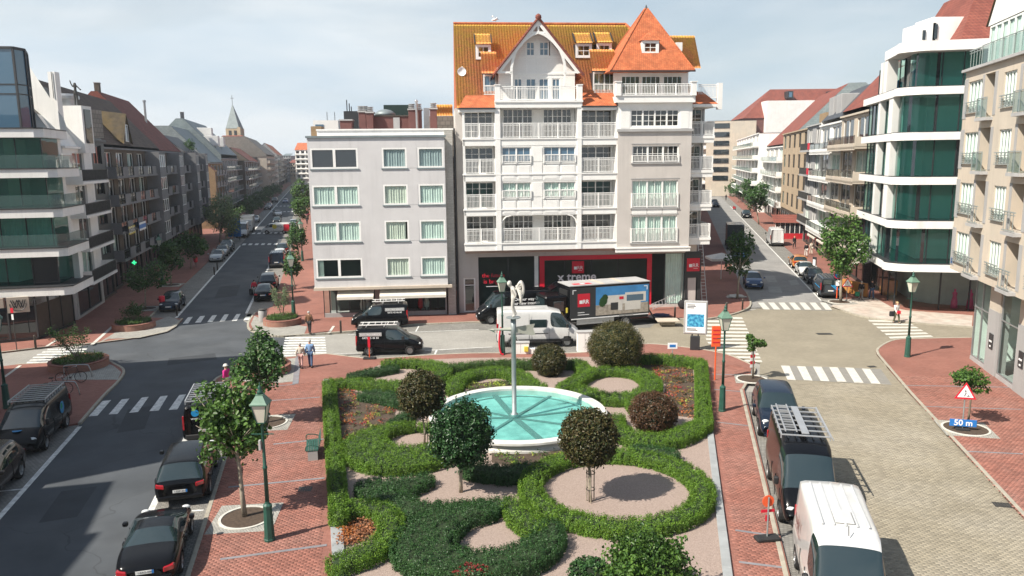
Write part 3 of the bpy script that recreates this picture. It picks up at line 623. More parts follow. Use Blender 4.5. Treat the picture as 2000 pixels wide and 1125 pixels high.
hpath('dark green hedge mass left of the gravel ring with the green tree',[(240,712,.6),(350,712,.75),(470,680,.5)],D_,.42)
hpath('dark green hedge in front of the gravel ring with the green tree',[(310,752,.6),(420,800,.6),(520,812,.5),(640,806,.46),(760,796,.42),(845,786,.4)],D_,.45)
hpath('large dark green ring hedge at the front of the garden',[(760,812,.45),(620,838,.75),(510,905,1.0),(480,985,1.05),(570,1040,.85),(760,1050,.75),(930,1018,.72),(1035,950,.6),(1050,890,.45)],D_,.5)
hpath('bright green link hedge between the two largest rings',[(885,785,.42),(930,840,.5),(985,890,.45)],B,.5)
c1w,r1=Vector((3.95,28.2)),3.32
hedge('largest bright green ring hedge round a gravel disc and tree',lambda X,Y:np.abs(np.hypot(X-c1w.x,Y-c1w.y)-r1)-.40,(0,7.9,24.2,32.2),B,.5)
hedge('bright green crescent hedge round the bronze-leaved tree',lambda X,Y:np.maximum(np.hypot(X+4.9,Y-32.8)-2.75,1.36-np.hypot(X+4.5,Y-33.82)),(-8,-1.8,29.8,35.9),B,.5)
# flower beds
def bed(label,zpts,plants,seed,dens=14,hgt=0.0):
 dens*=1.5
 poly=[xy(Zg(a,b,.13)) for a,b in zpts];t=thing('flower_bed',label,'flower bed',(0,0,0),0,'flower beds in the garden')
 MB().prism(poly,0.10,0.15).build('soil', M['soil'],t)
 xs_,ys_=[p[0] for p in poly],[p[1] for p in poly];n=int((max(xs_)-min(xs_))*(max(ys_)-min(ys_))*dens)
 px=rng.uniform(min(xs_),max(xs_),n);py=rng.uniform(min(ys_),max(ys_),n);k=inside(poly,px,py);px,py=px[k],py[k]
 pick=rng.random(len(px));field=np.sin(px*1.9+seed)*np.cos(py*2.3+seed*2)+rng.normal(0,.35,len(px));order=np.argsort(np.argsort(field))/max(1,len(px))
 acc=0.0
 for m,frac in plants:
  kk=(order>=acc)&(order<acc+frac);acc+=frac;cx,cy=px[kk],py[kk]
  if not len(cx):continue
  C=np.repeat(np.stack([cx,cy,0.2+0*cx],-1),16,0)+rng.normal(0,1,(len(cx)*16,3))*np.array([.10,.10,.05]);N=np.array([0,0,1.0])+rng.normal(0,.5,C.shape)
  v,q=simple_quads(C,N,0.085,.8);stuff(obj('bedding_plants',npmesh('bedding_plants',v,q, M[m]),t))
 return t
bed('left flower bed with red and lime plants behind the straight hedge',[(82,262),(200,300),(355,368),(345,430),(240,485),(135,560),(118,560)],[('leaf_mid',.08),('petal_orange',.2),('petal_lime',.16),('petal_red',.14),('leaf_copper',.12),('leaf_bronze',.1)],1,7)
bed('right flower bed with red and lime plants beside the big dome bush',[(1440,168),(1560,172),(1700,190),(1712,410),(1640,400),(1560,340),(1580,260),(1520,205)],[('leaf_bronze',.25),('leaf_copper',.18),('petal_orange',.16),('petal_lime',.14),('petal_red',.1)],2,9)
bed('flower bed with lime green plants in front of the fountain',[(790,560),(950,560),(1110,545),(1120,580),(960,620),(880,630),(790,610)],[('leaf_mid',.3),('petal_lime',.25),('leaf_dark',.2)],3,8)
bed('corner flower bed filled with copper leaves',[(92,850),(180,846),(262,862),(290,905),(250,960),(95,1002)],[('leaf_copper',.75),('petal_orange',.25)],4,26)
bed('narrow lime and green planting behind the fountain rim',[(660,262),(760,248),(880,240),(960,258),(880,272),(700,290)],[('petal_lime',.5),('leaf_mid',.4)],5,12)
# clipped bushes and standard trees
def bush(label,zx,zy,rad,m,squash=(1,1,.9),n=900,leaf=.07,lift=0.0,g=None):
 c=Zg(zx,zy,.125);t=thing('clipped_bush',label,'bush',c,0,g)
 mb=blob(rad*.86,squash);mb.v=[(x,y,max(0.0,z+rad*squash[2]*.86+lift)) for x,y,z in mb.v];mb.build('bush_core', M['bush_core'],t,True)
 C,N=crown_pts(n,14,rad,squash,.86,.05,.035);C[:,2]+=rad*squash[2]*.9+lift;C[:,2]=np.maximum(C[:,2],.01)
 v,q=simple_quads(C,N,leaf);stuff(obj('foliage',npmesh('foliage',v,q, M[m]),t))
 st=MB().tube([(0,0,0),(0,0,rad+lift)],[.07,.05],8).build('stem', M['bark'],t);return t
def px_r(zr,zy):return zr/2.3195*(G(1000,zy/2.3195+640).y*1.02)/F
bush('large bronze dome-shaped bush at the far right of the garden',1348,186,1.66,'leaf_olive',(1,1,.9),2300,.065,.12)
bush('small reddish clipped bush on gravel behind the fountain',1050,212,1.03,'leaf_bronze',(1,1,.95),1100,.07)
bush('round red-brown clipped bush inside the horseshoe hedge',1520,462,1.12,'leaf_red',(1.0,1,.86),1200,.07)
def standard(label,base,top_c,rad,m,squash,n,leaf,rt=.055,stakes=0,shell=.75,bumpy=.06,core=.72,seed=1):
 b=Zg(*base,.125);ct=at_depth(top_c[0]/2.3195+620,top_c[1]/2.3195+640,b.y);h=ct.z-b.z
 t=thing('clipped_tree',label,'tree',b)
 mb=branch_mesh(h-rad*squash[2]*.75,rt,6,seed,h+rad*.3,(ct.x-b.x,0));mb.build('trunk', M['bark_pale'],t,True)
 cr=bpy.data.objects.new('crown',None)
 if core>0:
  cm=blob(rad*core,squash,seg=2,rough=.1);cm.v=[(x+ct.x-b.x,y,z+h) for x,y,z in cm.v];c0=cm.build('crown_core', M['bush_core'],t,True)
 bpy.data.objects.remove(cr)
 C,N=crown_pts(n,14,rad,squash,shell,.07,bumpy);C+=np.array([ct.x-b.x,0,h])
 v,q=leaf_quads(C,N,leaf);stuff(obj('crown',npmesh('crown',v,q, M[m]),t))
 for i in range(stakes):
  a=i*2*math.pi/stakes+.5;x,y=.16*math.cos(a),.16*math.sin(a)
  MB().tube([(x,y,0),(x,y,1.25)],.022,6).build('stake', M['bark_pale'],t)
 if stakes:
  for zz in (.5,1.15):MB().lathe([(.165,zz),(.175,zz),(.175,zz+.03),(.165,zz+.03)],n=14,cap=False).build('tie_ring', M['dark_iron'],t)
 return t
standard('round bronze-leaved standard tree with a pale stake left of the fountain',(485,525),(474,300),1.0,'leaf_bronze',(1,1,.98),1100,.10,.045,1,seed=3)
standard('glossy green tree with a shaggy crown in front of the fountain',(650,745),(650,484),1.1,'leaf_deep',(1,1,1.08),900,.115,.07,0,.6,.13,.6,seed=4)
standard('round bronze standard tree held by stakes in the largest ring',(1237,788),(1230,497),1.02,'leaf_bronze',(1,1,1.0),1300,.095,.06,3,.78,.05,.8,seed=5)
c=Zg(1500,1255,.125)
t=thing('leafy_shrub','large leafy green shrub at the bottom edge of the garden','shrub',c)
cm=blob(.75,(1,1,.9),seg=2,rough=.12);cm.v=[(x,y,max(0,z+1.0)) for x,y,z in cm.v];cm.build('shrub_core', M['bush_core'],t,True)
C,N=crown_pts(620,14,1.04,(1.08,1.05,.95),.6,.1,.14);C[:,2]+=1.05;C=C[C[:,2]>.02];N=N[:len(C)]
v,q=leaf_quads(C,N,.12);stuff(obj('foliage',npmesh('foliage',v,q, M['leaf_lime']),t))
MB().tube([(0,0,0),(0,0,1.1)],[.06,.03],6).build('stem', M['bark'],t)
bush('small dark low bush beside the large leafy shrub',1232,1150,.52,'leaf_dark',(1.25,1,.75),330,.075)
bush('small dark red plant at the front edge of the dark ring',700,1150,.42,'petal_red',(1.5,.8,.7),180,.06)
# ================================================================== BUILDINGS: shared builders
mat('white_paint',(0.86,0.85,0.82),streak=0.05,rough=0.55,var=0.04,scale=1.2)
mat('white_render',(0.82,0.81,0.78),streak=0.12,rough=0.85,var=0.06,scale=0.6,bump=0.1,bscale=60)
mat('lilac_render',(0.62,0.605,0.605),streak=0.12,rough=0.85,var=0.05,scale=0.7,bump=0.1,bscale=60)
mat('stucco_grey',(0.56,0.52,0.485),streak=0.1,rough=0.9,var=0.05,scale=0.8,bump=0.15,bscale=50)
mat('beige_render',(0.52,0.46,0.38),streak=0.14,rough=0.9,var=0.07,scale=0.6,bump=0.12,bscale=50,c2=(0.58,0.46,0.35),c2amt=0.4,c2scale=0.3)
mat('grey_render',(0.36,0.355,0.35),streak=0.15,rough=0.88,var=0.07,scale=0.6)
mat('stone_grey',(0.40,0.395,0.39),streak=0.12,rough=0.8,var=0.10,scale=1.0)
mat('dark_panel',(0.028,0.030,0.033),0.5,var=0.1)
mat('brown_panel',(0.07,0.055,0.045),0.7,var=0.15)
mat('mauve_brick',(0.15,0.065,0.058),0.85,var=0.12,scale=2)
mat('zinc',(0.22,0.26,0.27),0.5,metal=0.3,var=0.12,scale=1)
mat('dark_green_metal',(0.015,0.035,0.03),0.5)
mat('grey_metal',(0.42,0.43,0.44),0.4,metal=0.7,var=0.08)
mat('rail_metal',(0.33,0.37,0.36),0.45,metal=0.4,var=0.08)
mat('black',(0.012,0.012,0.013),0.5,var=0.0)
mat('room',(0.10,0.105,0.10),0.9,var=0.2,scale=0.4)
mat('curtain_cream',(0.80,0.76,0.68),0.9,var=0.08,scale=1.5);mat('blind_grey',(0.46,0.49,0.52),0.8,var=0.05);mat('curtain',(0.78,0.82,0.78),0.9,var=0.08,scale=1.5)
mat('signal_red',(0.62,0.012,0.035),0.5,var=0.03)
mat('white_sign',(0.85,0.85,0.85),0.5,var=0.0)
mat('orange_wood',(0.50,0.22,0.06),0.6,var=0.15,scale=3)
brickmat('pale_brick',(0.42,0.40,0.36),(0.50,0.48,0.44),(0.36,0.34,0.31),0.32,0.14,0.012)
brickmat('tan_brick',(0.30,0.195,0.095),(0.36,0.24,0.13),(0.22,0.16,0.10),0.22,0.07,0.01)
brickmat('sand_brick',(0.44,0.335,0.22),(0.49,0.38,0.26),(0.34,0.27,0.19),0.22,0.07,0.01)
mat('slab_dark',(0.20,0.20,0.205),.85,var=.12,scale=.8)
brickmat('brown_brick',(0.115,0.088,0.066),(0.145,0.11,0.083),(0.085,0.07,0.055),0.22,0.07,0.01)
brickmat('slate',(0.21,0.25,0.255),(0.26,0.30,0.30),(0.15,0.18,0.185),0.6,0.35,0.02,rough=0.6)
brickmat('slate_dark',(0.055,0.06,0.07),(0.075,0.08,0.09),(0.03,0.032,0.04),0.3,0.25,0.015,rough=0.6)
brickmat('plain_tile',(0.47,0.125,0.045),(0.58,0.185,0.07),(0.28,0.065,0.028),0.17,0.11,0.012,rough=0.85,var=0.24,scale=1.6,bump=0.6)
brickmat('dark_red_tile',(0.20,0.055,0.04),(0.26,0.08,0.055),(0.12,0.035,0.025),0.24,0.26,0.02,var=0.2,scale=0.7,bump=0.5)
brickmat('brown_tile',(0.11,0.075,0.055),(0.15,0.10,0.07),(0.06,0.04,0.03),0.24,0.26,0.02,var=0.25,scale=0.7,bump=0.5)
brickmat('grey_tile',(0.22,0.205,0.18),(0.27,0.25,0.22),(0.14,0.13,0.12),0.5,0.4,0.03,var=0.12,scale=0.7,bump=0.4)
brickmat('cladding',(0.83,0.82,0.79),(0.85,0.84,0.81),(0.66,0.65,0.63),6.0,0.16,0.008,rough=0.6,var=0.03,bump=0.3)
glassmat('pane_dark',(0.016,0.022,0.026),0.0);glassmat('pane_teal',(0.014,0.10,0.088),0.68,0.02,tr_c=(.50,.84,.76));glassmat('pane_blue',(0.06,0.13,0.20),0.0)
glassmat('pane_clear',(0.02,0.05,0.045),0.93);glassmat('balustrade_glass',(0.10,0.17,0.16),0.5,0.03);glassmat('smoked_glass',(0.035,0.03,0.028),0.35,0.04)
# lichen-covered pantiles: orange clay, ochre growth thick near the ridge
m,t,b=_mat('pantile');nd=t.nodes.new;geo=nd('ShaderNodeNewGeometry');sx=nd('ShaderNodeSeparateXYZ');t.links.new(geo.outputs['Position'],sx.inputs[0])
mr=nd('ShaderNodeMapRange');mr.inputs['From Min'].default_value=18.5;mr.inputs['From Max'].default_value=25.5;t.links.new(sx.outputs['Z'],mr.inputs['Value'])
mrx=nd('ShaderNodeMapRange');mrx.inputs['From Min'].default_value=-1.5;mrx.inputs['From Max'].default_value=-5.0;mrx.inputs['To Max'].default_value=0.75;t.links.new(sx.outputs['X'],mrx.inputs['Value'])
mm=nd('ShaderNodeMath');mm.operation='MAXIMUM';t.links.new(mr.outputs[0],mm.inputs[0]);t.links.new(mrx.outputs[0],mm.inputs[1])
no=nd('ShaderNodeTexNoise');no.inputs['Scale'].default_value=1.3;no.inputs['Detail'].default_value=8;no.inputs['Roughness'].default_value=0.7;t.links.new(geo.outputs['Position'],no.inputs['Vector'])
ad=nd('ShaderNodeMath');ad.operation='MULTIPLY_ADD';ad.inputs[1].default_value=1.6;ad.inputs[2].default_value=-0.95;t.links.new(no.outputs['Fac'],ad.inputs[0])
a2=nd('ShaderNodeMath');a2 .operation='ADD';a2 .use_clamp=True;t.links.new(ad.outputs[0],a2 .inputs[0]);t.links.new(mm.outputs[0],a2 .inputs[1])
mx=nd('ShaderNodeMix');mx.data_type='RGBA';mx.inputs['A'].default_value=(0.76,0.265,0.115,1);mx.inputs['B'].default_value=(0.66,0.44,0.06,1);t.links.new(a2 .outputs[0],mx.inputs['Factor'])
n2=nd('ShaderNodeTexNoise');n2 .inputs['Scale'].default_value=9;n2 .inputs['Detail'].default_value=4;t.links.new(geo.outputs['Position'],n2 .inputs['Vector'])
m2=nd('ShaderNodeMapRange');m2 .inputs['From Min'].default_value=.3;m2 .inputs['From Max'].default_value=.7;m2 .inputs['To Min'].default_value=.75;m2 .inputs['To Max'].default_value=1.25;t.links.new(n2 .outputs['Fac'],m2 .inputs['Value'])
vm=nd('ShaderNodeVectorMath');vm.operation='SCALE';t.links.new(mx.outputs['Result'],vm.inputs[0]);t.links.new(m2 .outputs[0],vm.inputs['Scale']);t.links.new(vm.outputs['Vector'],b.inputs['Base Color']);b.inputs['Roughness'].default_value=0.85
class Frame:
 """a facade's own frame: u along it, v into the building, z up"""
 def __init__(s,o,ang):s.o=Vector((o[0],o[1],0));s.a=ang;s.c,s.s=math.cos(ang),math.sin(ang)
 def pt(s,px,py,v=0.0):
  r=ray(px,py);nx,ny=-s.s,s.c
  k=(s.o.x*nx+s.o.y*ny+v)/(r[0]*nx+r[1]*ny)
  x,y=r[0]*k-s.o.x,r[1]*k-s.o.y
  return (x*s.c+y*s.s,CAMH+r[2]*k)
 def u(s,px,py,v=0.0):return s.pt(px,py,v)[0]
 def z(s,px,py,v=0.0):return s.pt(px,py,v)[1]
 def loc(s,p):d=Vector((p[0],p[1],0))-s.o;return (d.x*s.c+d.y*s.s,-d.x*s.s+d.y*s.c)
 def rect(s,x0,y0,x1,y1,v=0.0):
  a,b,c,d=s.pt(x0,(y0+y1)/2,v),s.pt(x1,(y0+y1)/2,v),s.pt((x0+x1)/2,y1,v),s.pt((x0+x1)/2,y0,v)
  return a[0],b[0],c[1],d[1]
def wall(mb,u0,u1,z0,z1,holes,v,dep=0.3,mi=0):
 """wall plane at v with real openings that are dep deep"""
 us=sorted({u0,u1,*[min(max(h[i],u0),u1) for h in holes for i in (0,1)]});zs=sorted({z0,z1,*[min(max(h[i],z0),z1) for h in holes for i in (2,3)]})
 inh=lambda a,b:any(h[0]-1e-6<=a<=h[1]+1e-6 and h[2]-1e-6<=b<=h[3]+1e-6 for h in holes)
 for i in range(len(us)-1):
  j=0
  while j<len(zs)-1:
   if inh((us[i]+us[i+1])/2,(zs[j]+zs[j+1])/2):j+=1;continue
   k=j
   while k+1<len(zs)-1 and not inh((us[i]+us[i+1])/2,(zs[k+1]+zs[k+2])/2):k+=1
   mb.quad((us[i],v,zs[j]),(us[i+1],v,zs[j]),(us[i+1],v,zs[k+1]),(us[i],v,zs[k+1]),mi);j=k+1
 for (a,b,c,d) in holes:
  mb.quad((a,v,c),(b,v,c),(b,v+dep,c),(a,v+dep,c),mi);mb.quad((a,v,d),(a,v+dep,d),(b,v+dep,d),(b,v,d),mi)
  mb.quad((a,v,c),(a,v+dep,c),(a,v+dep,d),(a,v,d),mi);mb.quad((b,v,c),(b,v,d),(b,v+dep,d),(b,v+dep,c),mi)
CURT={}
def window(par,u0,u1,z0,z1,v,nu=1,nz=1,fw_=0.07,fm='white_paint',gm='pane_dark',curtain=None,mun=0.03,name='window',units=1,sill=None,bar=0.0,cm='curtain'):
 """frame with casements and glazing bars; the pane and curtain are its own pieces"""
 mb=MB();y0,y1=v-0.02,v+0.06
 mb.box(u0,u1,y0,y1,z1-fw_,z1);mb.box(u0,u1,y0,y1,z0,z0+fw_);mb.box(u0,u0+fw_,y0,y1,z0+fw_,z1-fw_);mb.box(u1-fw_,u1,y0,y1,z0+fw_,z1-fw_)
 W_=(u1-u0)/units
 for k in range(1,units):mb.box(u0+W_*k-fw_*.8,u0+W_*k+fw_*.8,y0-.005,y1,z0+fw_,z1-fw_)
 for k in range(units):
  a,b=u0+W_*k,u0+W_*(k+1)
  for i in range(1,nu):x=a+(b-a)*i/nu;mb.box(x-mun/2,x+mun/2,y0+.03,y1-.005,z0+fw_,z1-fw_)
  for i in range(1,nz):z=z0+(z1-z0)*i/nz;mb.box(a+.02,b-.02,y0+.032,y1-.007,z-mun/2,z+mun/2)
 if bar:mb.box(u0,u1,y0-.01,y1,z0+bar-.03,z0+bar+.03)
 w=mb.build(name, M[fm],par)
 MB().quad((u0+.02,v+.045,z0+.02),(u1-.02,v+.045,z0+.02),(u1-.02,v+.045,z1-.02),(u0+.02,v+.045,z1-.02)).build('pane', M[gm],w)
 if curtain:
  c=MB();n=max(6,int((u1-u0)/.07));pts=[]
  c0,c1=curtain
  for i in range(n+1):
   x=u0+(u1-u0)*(c0+(c1-c0)*i/n);pts.append((x,v+.11+.03*math.sin(i*2.1)+.015*math.sin(i*.7+u0)))
  for i in range(n):c.quad((*pts[i],z0+.03),(*pts[i+1],z0+.03),(*pts[i+1],z1-.03),(*pts[i],z1-.03))
  c.build('curtain', M[cm],w,True)
 if sill:MB().box(u0-.06,u1+.06,v-sill,v+.05,z0-.07,z0-.005).build('sill', M['stone_grey'],w)
 return w
def railing(par,u0,u1,z0,z1,v,m='white_paint',sp=0.115,w=0.035,post=None,name='railing',rails=2,side=None):
 mb=MB();mb.box(u0,u1,v-.035,v+.035,z1-.06,z1);mb.box(u0,u1,v-.025,v+.025,z0+.06,z0+.11)
 if rails>2:mb.box(u0,u1,v-.02,v+.02,z1-.2,z1-.16)
 n=max(2,int(round((u1-u0)/sp)))
 for i in range(n):
  x=u0+(u1-u0)*(i+.5)/n;mb.box(x-w/2,x+w/2,v-.015,v+.015,z0+.11,z1-.06)
 for x in (post or []):mb.box(x-.05,x+.05,v-.045,v+.045,z0,z1+.01)
 return mb.build(name, M[m],par)
def glass_rail(par,u0,u1,z0,z1,v,gm='balustrade_glass',fm='rail_metal',n=2,name='balustrade'):
 mb=MB();mb.box(u0,u1,v-.025,v+.025,z1-.05,z1)
 for i in range(n+1):x=u0+(u1-u0)*i/n;x=min(max(x,u0+.02),u1-.02);mb.box(x-.02,x+.02,v-.02,v+.02,z0,z1-.05)
 r=mb.build(name, M[fm],par)
 MB().quad((u0,v+.03,z0+.05),(u1,v+.03,z0+.05),(u1,v+.03,z1-.07),(u0,v+.03,z1-.07)).build('pane', M[gm],r);return r
def tiled_slope(par,p0,eu,es,W_,S,m='pantile',cw=0.24,rh=0.33,amp=0.03,clip=None,name='roof'):
 """pantiles laid column by column: p0 lower left corner, eu along the eave, es up the slope"""
 p0,eu,es=np.array(p0,float),np.array(eu,float),np.array(es,float);n=np.cross(eu,es);ns=5
 cols,rows=int(W_/cw),int(S/rh);cw,rh=W_/cols,S/rows
 a=np.linspace(0,cols,cols*ns+1)*cw;ph=np.linspace(0,cols,cols*ns+1)%1.0
 hgt=amp*np.where(ph<.62,np.sin(ph/.62*math.pi),-.35*np.sin((ph-.62)/.38*math.pi))
 V=[];
 for r in range(rows):
  for (t,lift) in ((r*rh,.018),((r+1)*rh+.008,.0)):
   V.append(p0+a[:,None]*eu+t*es+(hgt+lift)[:,None]*n)
 V=np.concatenate(V);K=len(a);Q=[]
 for r in range(rows*2-1):
  i=np.arange(K-1)+r*K;Q.append(np.stack([i,i+1,i+1+K,i+K],-1))
 Q=np.concatenate(Q)
 if clip is not None:
  c=V[Q].mean(1);Q=Q[clip(c)]
  used=np.unique(Q);rm=-np.ones(len(V),int);rm[used]=np.arange(len(used));V,Q=V[used],rm[Q]
 return obj(name,npmesh(name,V,Q, M[m]),par)
 # ================================================================== THE TWO BUILDINGS FACING THE SQUARE
K=Frame((-15.72,63.3),R(5.0))
# ---- pale grey four-storey block
WB=thing('apartment_block','pale grey four-storey block with white window frames and cream awnings','building',K.o,K.a)
VU=-0.9
def kr(x0,y0,x1,y1,v=VU):return K.rect(x0,y0,x1,y1,v)
def z6(x,y):return (x/2.447+590,y/2.447+180)
uL,uR=K.u(607,420,VU),K.u(871.5,420,VU);zB,zT=K.z(740,559,VU),K.z(740,268.5,VU)
wins=[]
for r,(ya,yb,dx) in enumerate(((268,366,0),(445,543,5),(618,716,9),(795,888,14))):
 for (xa,xb,un) in ((47,272,2),(385,503,1),(553,677,1)):
  p0,p1=z6(xa+dx,ya),z6(xb+dx*.8,yb);wins.append((kr(p0[0],p0[1],p1[0],p1[1]),un,r))
  # facade lined up floor by floor: same u for each column, same z for each row
for c in range(3):
 a=sum(wins[r*3+c][0][0] for r in range(4))/4;b=sum(wins[r*3+c][0][1] for r in range(4))/4
 for r in range(4):w=wins[r*3+c];zz=(wins[r*3][0][2],wins[r*3][0][3]);wins[r*3+c]=((a,b,zz[0],zz[1]),w[1],w[2])
mb=MB();wall(mb,uL,uR,zB,zT,[w[0] for w in wins],VU,.3)
mb.quad((uL,VU,zB),(uL,VU,zT),(uL,9,zT),(uL,9,zB));mb.quad((uR,VU,zB),(uR,9,zB),(uR,9,zT),(uR,VU,zT));mb.quad((uL,VU,zB),(uL,9,zB),(uR,9,zB),(uR,VU,zB))
mb.quad((uL,9,0.1),(uR,9,0.1),(uR,9,zT),(uL,9,zT));mb.quad((uL,VU,zT),(uR,VU,zT),(uR,9,zT),(uL,9,zT))
mb.build('wall', M['lilac_render'],WB)
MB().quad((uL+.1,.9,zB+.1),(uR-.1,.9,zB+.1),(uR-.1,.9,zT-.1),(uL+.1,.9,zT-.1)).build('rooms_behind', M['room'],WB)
for i,((a,b,c,d),un,r) in enumerate(wins):
 cur={0:None,1:(0,1),2:(0,.97),3:(0,1)}[r];gm='pane_clear'
 if r==0:cur=(0.0,.98) if i%3 else None
 if r==3 and i%3==0:cur=(0,.16)
 if r==2 and i%3==1:cur=(0,.86)
 if r==1 and i%3==2:cur=(.06,1)
 if r==3 and i%3==2:cur=(0,.93)
 w=window(WB,a,b,c,d,VU+.02,1,1,.13,gm='pane_dark' if (r==0 and i%3==0) else gm,curtain=cur,units=un,cm='blind_grey' if r==0 else ('curtain_cream' if (r*5+i)%4==1 else 'curtain'))
 MB().box(a-.08,b+.08,VU-.07,VU+.02,c-.10,c-.005).build('sill', M['zinc'],w)
for r in range(4):
 a,b=wins[r*3+1][0],wins[r*3+2][0]
 MB().box(a[1]+.05,b[0]-.05,VU-.012,VU-.002,a[2],a[3]).build('render_panel', M['lilac_render'],WB)
MB().box(uL-.1,uR+.12,VU-.12,VU+.3,zT,zT+.16).build('cornice', M['zinc'],WB)
pu0,pu1=K.u(619,262,.3),K.u(885,258,.3);pz=K.z(740,254.5,.3)
mb=MB();mb.box(pu0,pu1-.6,.3,.5,zT,pz);mb.box(pu0-.05,pu1+.05,.22,.58,pz,pz+.12);mb.build('parapet', M['white_render'],WB)
s0,s1=uR+.002,K.u(887,420,-.2)
mb=MB();mb.box(s0,s1,-.25,8.9,0.1,pz-.02);mb.build('side_wall', M['pale_brick'],WB)
MB().tube([(s1+.16,-.1,.1),(s1+.16,-.1,pz+.1)],.07,8).build('drainpipe', M['dark_panel'],WB)
MB().box(uL-.05,uR+.35,VU-.25,.4,zB-.22,zB-.003).build('ledge', M['beige_render'],WB)
# shop floor
g0,g1=K.u(634,600,.0),K.u(873,600,.0);gz=zB-.23
cu=K.u(733,590,0),K.u(743,590,0)
mb=MB();mb.box(cu[0],cu[1],0,.3,.1,gz);mb.box(g1-.12,g1,0,.3,.1,gz);mb.box(g0,cu[0],0,.15,.1,.45);mb.box(cu[1],g1-.12,0,.15,.1,.45);mb.build('shop_wall', M['grey_render'],WB)
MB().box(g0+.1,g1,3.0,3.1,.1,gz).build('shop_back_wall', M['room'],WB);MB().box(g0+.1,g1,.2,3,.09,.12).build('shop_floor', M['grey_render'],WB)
for (a,b,n) in ((g0+1.0,cu[0],3),(cu[1],K.u(801,600,0),2),(K.u(812,600,0),g1-.12,4)):
 window(WB,a,b,.45,gz-.05,.08,1,1,.05,'dark_panel','pane_clear',None,units=n,name='shop_window')
window(WB,g0-.1,g0+.95,.1,gz-.05,.3,1,1,.06,'dark_panel','pane_clear',None,units=2,name='shop_door')
for i,x in enumerate((.3,.34,.55,.6,.78,.83)):
 uu=g0+(g1-g0)*x;MB().lathe([(.05,.1),(.05,.5),(.2,.55),(.24,1.0),(.16,1.3),(.2,1.55),(.06,1.62),(.09,1.75),(.05,1.85)],(uu,.9+.3*(i%2),0),10).build('mannequin', M[('curtain','white_sign','curtain','white_sign','signal_red','curtain')[i]],WB)
def awning(par,u0,u1,zt,zb,v0,v1,m='cream_canvas',name='awning',val=.22):
 mb=MB();mb.quad((u0,v1,zb),(u1,v1,zb),(u1,v0,zt),(u0,v0,zt));mb.quad((u0,v1,zb-val),(u1,v1,zb-val),(u1,v1,zb),(u0,v1,zb));mb.quad((u0,v1,zb),(u0,v0,zt),(u0,v0,zt-.05),(u0,v1,zb-.05));mb.quad((u1,v1,zb),(u1,v0,zt),(u1,v0,zt-.05),(u1,v1,zb-.05))
 return mb.build(name, M[m],par)
mat('cream_canvas',(0.66,0.62,0.54),0.85,var=0.05)
for xa,xb in ((659,730),(742,871)):awning(WB,K.u(xa,575,VU),K.u(xb,575,VU),gz-.02,gz-.55,-.3,-1.35)
MB().box((cu[0]+cu[1])/2-.2,(cu[0]+cu[1])/2+.2,-.02,-.003,2.42,2.48).build('name_plate', M['dark_panel'],WB)
# rooftop plant
def z7(x,y):return (x/6.6667+600,y/6.6667+180)
def roofbox(x0,y0,x1,y1,v,d,m,name,par=WB,base=None,cap=None):
 a,b=z7(x0,y0),z7(x1,y1);u0,u1,z0,z1=K.rect(a[0],a[1],b[0],b[1],v);z0=zT-.05 if base is None else base
 r=MB().bbox(u0,u1,v,v+d,z0,z1,.02).build(name, M[m],par)
 if cap:MB().box(u0-.08,u1+.08,v-.08,v+d+.08,z1+.002,z1+.12).build('cap', M[cap],r)
 return r,(u0,u1,z0,z1)
roofbox(428,372,580,490,4,1.5,'mauve_brick','chimney',cap='stone_grey')
for x0,x1,yt,nn in ((672,765,262,2),(770,860,272,1),(1320,1490,232,2),(1600,1690,222,1)):
 c,(u0,u1,z0,z1)=roofbox(x0,yt,x1,490,4.5,1.2,'mauve_brick','chimney',cap='stone_grey')
 for i in range(nn):
  uc=u0+(u1-u0)*(i+.5)/nn
  for j in range(3):MB().lathe([(.22,z1+.14+j*.15),(.22,z1+.20+j*.15),(.30,z1+.21+j*.15),(.30,z1+.25+j*.15)],(uc,5.1,0),12).build('cowl', M['stone_grey'],c)
h,(u0,u1,z0,z1)=roofbox(860,318,1325,490,5.5,3,'mauve_brick','roof_hut',cap='brown_panel')
d0,d1=z7(1122,330),z7(1205,490);a=K.rect(d0[0],d0[1],d1[0],d1[1],5.4);MB().box(a[0],a[1],5.4,5.49,zT,a[3]).build('roof_door', M['stone_grey'],h)
c0=z7(1010,240);MB().lathe([(.95,z1+.13),(.9,z1+.35),(.55,z1+.6),(.1,z1+.7)],(K.u(c0[0],c0[1],6.3),6.5,0),16).build('skylight_dome', M['zinc'],h,True)
roofbox(995,165,1330,300,9.5,3,'dark_green_metal','plant_screen');roofbox(1515,205,1590,300,8,1,'grey_metal','air_unit')
p=z7(1420,120);MB().lathe([(.1,zT),(.1,K.z(p[0],p[1],4.4)-.1),(.16,K.z(p[0],p[1],4.4)),(.05,K.z(p[0],p[1],4.4)+.15)],(K.u(p[0],p[1],4.3),4.3,0),10).build('flue', M['grey_metal'],WB)
p=z7(20,500);MB().box(uL+.05,uL+.9,1,2.5,zT,zT+1.0).build('roof_box', M['tan_brick'],WB)
